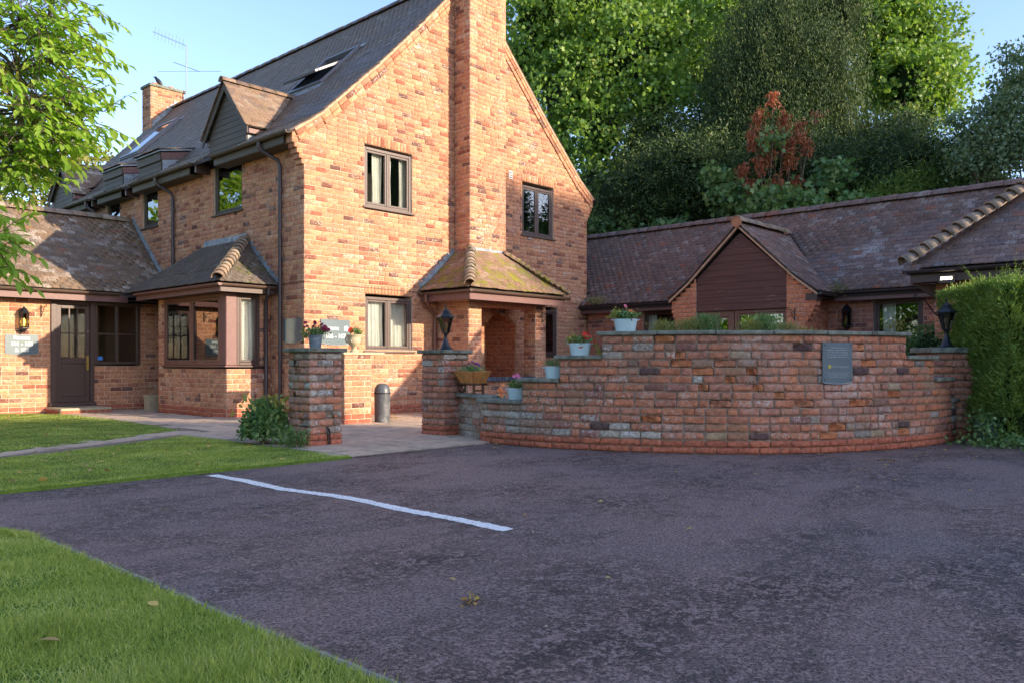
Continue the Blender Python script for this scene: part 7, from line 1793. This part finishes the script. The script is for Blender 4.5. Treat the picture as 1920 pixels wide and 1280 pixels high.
# ================================================================== LAWN GRASS
def blades(name, region, n, L, Wd, seed, z=.02):
    rg = np.random.default_rng(seed); x0, x1, y0, y1 = region[0]; poly = region[1]; pts = []
    P = np.stack([rg.uniform(x0, x1, n), rg.uniform(y0, y1, n)], 1)
    px, py = P[:, 0], P[:, 1]; inside = np.zeros(len(P), bool); k = len(poly)
    for i in range(k):
        (ax, ay), (bx, by) = poly[i], poly[(i + 1) % k]
        if ay == by: continue
        c = ((ay > py) != (by > py)) & (px < (bx - ax) * (py - ay) / (by - ay) + ax); inside ^= c
    inside &= rg.uniform(size=len(P)) < np.clip(.72 + .5 * np.sin(px * 5.3 + 2 * np.sin(py * 4.1)) * np.sin(py * 6.1 + 1.7 * np.sin(px * 3.3)), .25, 1)
    d = P - np.array(CAMP[:2]); zz = d @ np.array([FW.x, FW.y]); xx = d @ np.array([RT.x, RT.y]); inside &= (zz > 2.3) & (np.abs(xx / zz) < .70)
    P = P[inside]; m = len(P); P3 = np.concatenate([P, np.full((m, 1), z)], 1)
    cl = .75 + .5 * (np.sin(P[:, 0] * 3.1 + np.sin(P[:, 1] * 2.3) * 2) * np.sin(P[:, 1] * 3.7)); dd = rg.normal(size=(m, 3)) * np.array([.75, .75, .2]) + np.array([0, 0, 1]); dd /= np.linalg.norm(dd, axis=1, keepdims=True)
    a = np.cross(dd, rg.normal(size=(m, 3))); a /= np.linalg.norm(a, axis=1, keepdims=True); L_ = L * rg.uniform(.5, 1.35, m) * np.clip(cl, .6, 1.3)
    o = link(name, leaf_mesh(name, P3, dd, a, L_, Wd, m_lgrass, kind='tri')); o['kind'] = 'stuff'; tag(o, label=None); print(name, m); return o
NEARP = [(-12, -13.5), (-6.83, -13.5), (-6.83, -7.75), (-6.95, -7.35), (-7.2, -7.08), (-8.0, -6.98), (-12, -6.94)]
MIDP = [(-14, -5.69), (-3.14, -5.69), (-3.14, -2.55), (-3.2, -2.0), (-4.43, -2.64), (-5.25, -3.07), (-14, -4.3)]
FARP = [(-14, -2.6), (-6.2, -2.6), (-5.6, -2.5), (-4.3, -1.9), (-2.77, -0.95), (-2.64, 0.3), (-2.52, 2.2), (-2.57, 4.4), (-3.0, 5.1), (-3.4, 5.38), (-14, 5.38)]
blades("grass", ((-8.6, -6.8, -11.6, -6.9), NEARP), 330000, .040, .0046, 401)
blades("grass", ((-11, -8.6, -10.6, -6.9), NEARP), 40000, .045, .006, 402)
blades("grass", ((-9.5, -3.1, -5.72, -2.0), MIDP), 190000, .024, .0055, 403)
blades("grass", ((-10, -2.5, -2.6, 5.4), FARP), 190000, .020, .007, 404)
# ragged grass along the edgings
def tuft_edge(pts, n, seed):
    rg = np.random.default_rng(seed); P = []
    for (p, q) in zip(pts, pts[1:]): P.append(np.array(p) + (np.array(q) - np.array(p)) * rg.uniform(0, 1, (n, 1)) + rg.normal(0, .012, (n, 2)))
    P = np.concatenate(P); m = len(P); P3 = np.concatenate([P, np.full((m, 1), .015)], 1); dd = rg.normal(size=(m, 3)) * np.array([.6, .6, .2]) + np.array([.3, -.1, .8]); dd /= np.linalg.norm(dd, axis=1, keepdims=True); a = np.cross(dd, rg.normal(size=(m, 3))); a /= np.linalg.norm(a, axis=1, keepdims=True)
    o = link("grass", leaf_mesh("grass", P3, dd, a, .045 * rg.uniform(.5, 1.4, m), .005, m_lgrass, kind='tri')); o['kind'] = 'stuff'
tuft_edge([(-6.83, -11.4), (-6.835, -7.75), (-6.95, -7.37)], 3500, 7); tuft_edge([(-8.5, -5.63), (-3.12, -5.63)], 2200, 8)
# fallen leaves and grit
def litter(name, pts, L, mat, seed, asp=.6):
    rg = np.random.default_rng(seed); m = len(pts); dd = rg.normal(size=(m, 3)) * np.array([1, 1, .12]); dd /= np.linalg.norm(dd, axis=1, keepdims=True); a = np.cross(dd, (0, 0, 1.0)) + rg.normal(size=(m, 3)) * .25; a /= np.linalg.norm(a, axis=1, keepdims=True)
    L_ = L * rg.uniform(.6, 1.4, m); o = link(name, leaf_mesh(name, pts, dd, a, L_, L_ * asp, mat, kind='leaf', fold=.3)); o['kind'] = 'stuff'; return o
rg = np.random.default_rng(91)
def rp(x0, x1, y0, y1, n, z): return np.stack([rg.uniform(x0, x1, n), rg.uniform(y0, y1, n), np.full(n, z)], 1)
litter("fallen_leaves", np.concatenate([rp(-7, -3.2, -5.6, -2.8, 75, .05), rp(-6, -2.7, -1.5, 5.0, 90, .045), rp(-3.4, -.8, 4.4, 5.45, 60, .03), rp(-2.4, 0, -3, 4, 16, .03), rp(-8.5, -6.9, -10, -7.2, 5, .05)]), .06, m_lfall, 1)
litter("fallen_leaves", np.concatenate([rp(.5, 3.3, -.9, -.05, 130, .03), rp(.5, 1.4, -1.7, -.9, 30, .03)]), .06, m_lorg if 0 else m_lfall, 2)
litter("fallen_leaves", np.concatenate([rp(-6, 2, -11.5, -6.0, 60, .012), rp(-1, 4, -10.6, -9.9, 30, .012), rp(-1.6, -.9, -6.2, -5.7, 8, .012)]), .038, m_lfall, 3)
gp_ = np.concatenate([rp(-6.2, 3, -12.5, -5.8, 900, .004)])
o = litter("gravel", gp_, .012, m_stone_l, 4, .9)
for (px, py, lb) in ((1655, 864, "broken dry twig with curled leaves lying below the curved wall"), (882, 1132, "small clod of dry moss on the near tarmac"), (1180, 835 + 70, None)):
    if not lb: continue
    d = 1.01 * 1555 / (py - 680); c = Vector(DP(px, py, d)); c.z = .01; t = thing("fallen_twig", tuple(c), lb, "twig"); m = MB()
    for k in range(5 if px > 1000 else 9):
        a = R.uniform(-.4, .4) + (0 if px > 1000 else R.uniform(0, 3)); l = .13 if px > 1000 else .035; u = Vector((.68 * math.cos(a) - .73 * math.sin(a), -.73 * math.cos(a) - .68 * math.sin(a), 0)); s = c + RT * R.uniform(-.12 if px > 1000 else -.03, .08 if px > 1000 else .03); m.tube([s, s + u * l * .5 + Vector((0, 0, .012)), s + u * l], [.005, .004, .002], 5)
    m.build("stem", m_bark, t); foliage(t, gauss(np.random.default_rng(px), 14, c + Vector((0, 0, .008)), (.06, .06, .004) if px > 1000 else (.02, .02, .006)), np.random.default_rng(px + 1), .03, .6, m_lfall, (0, 0, 0))
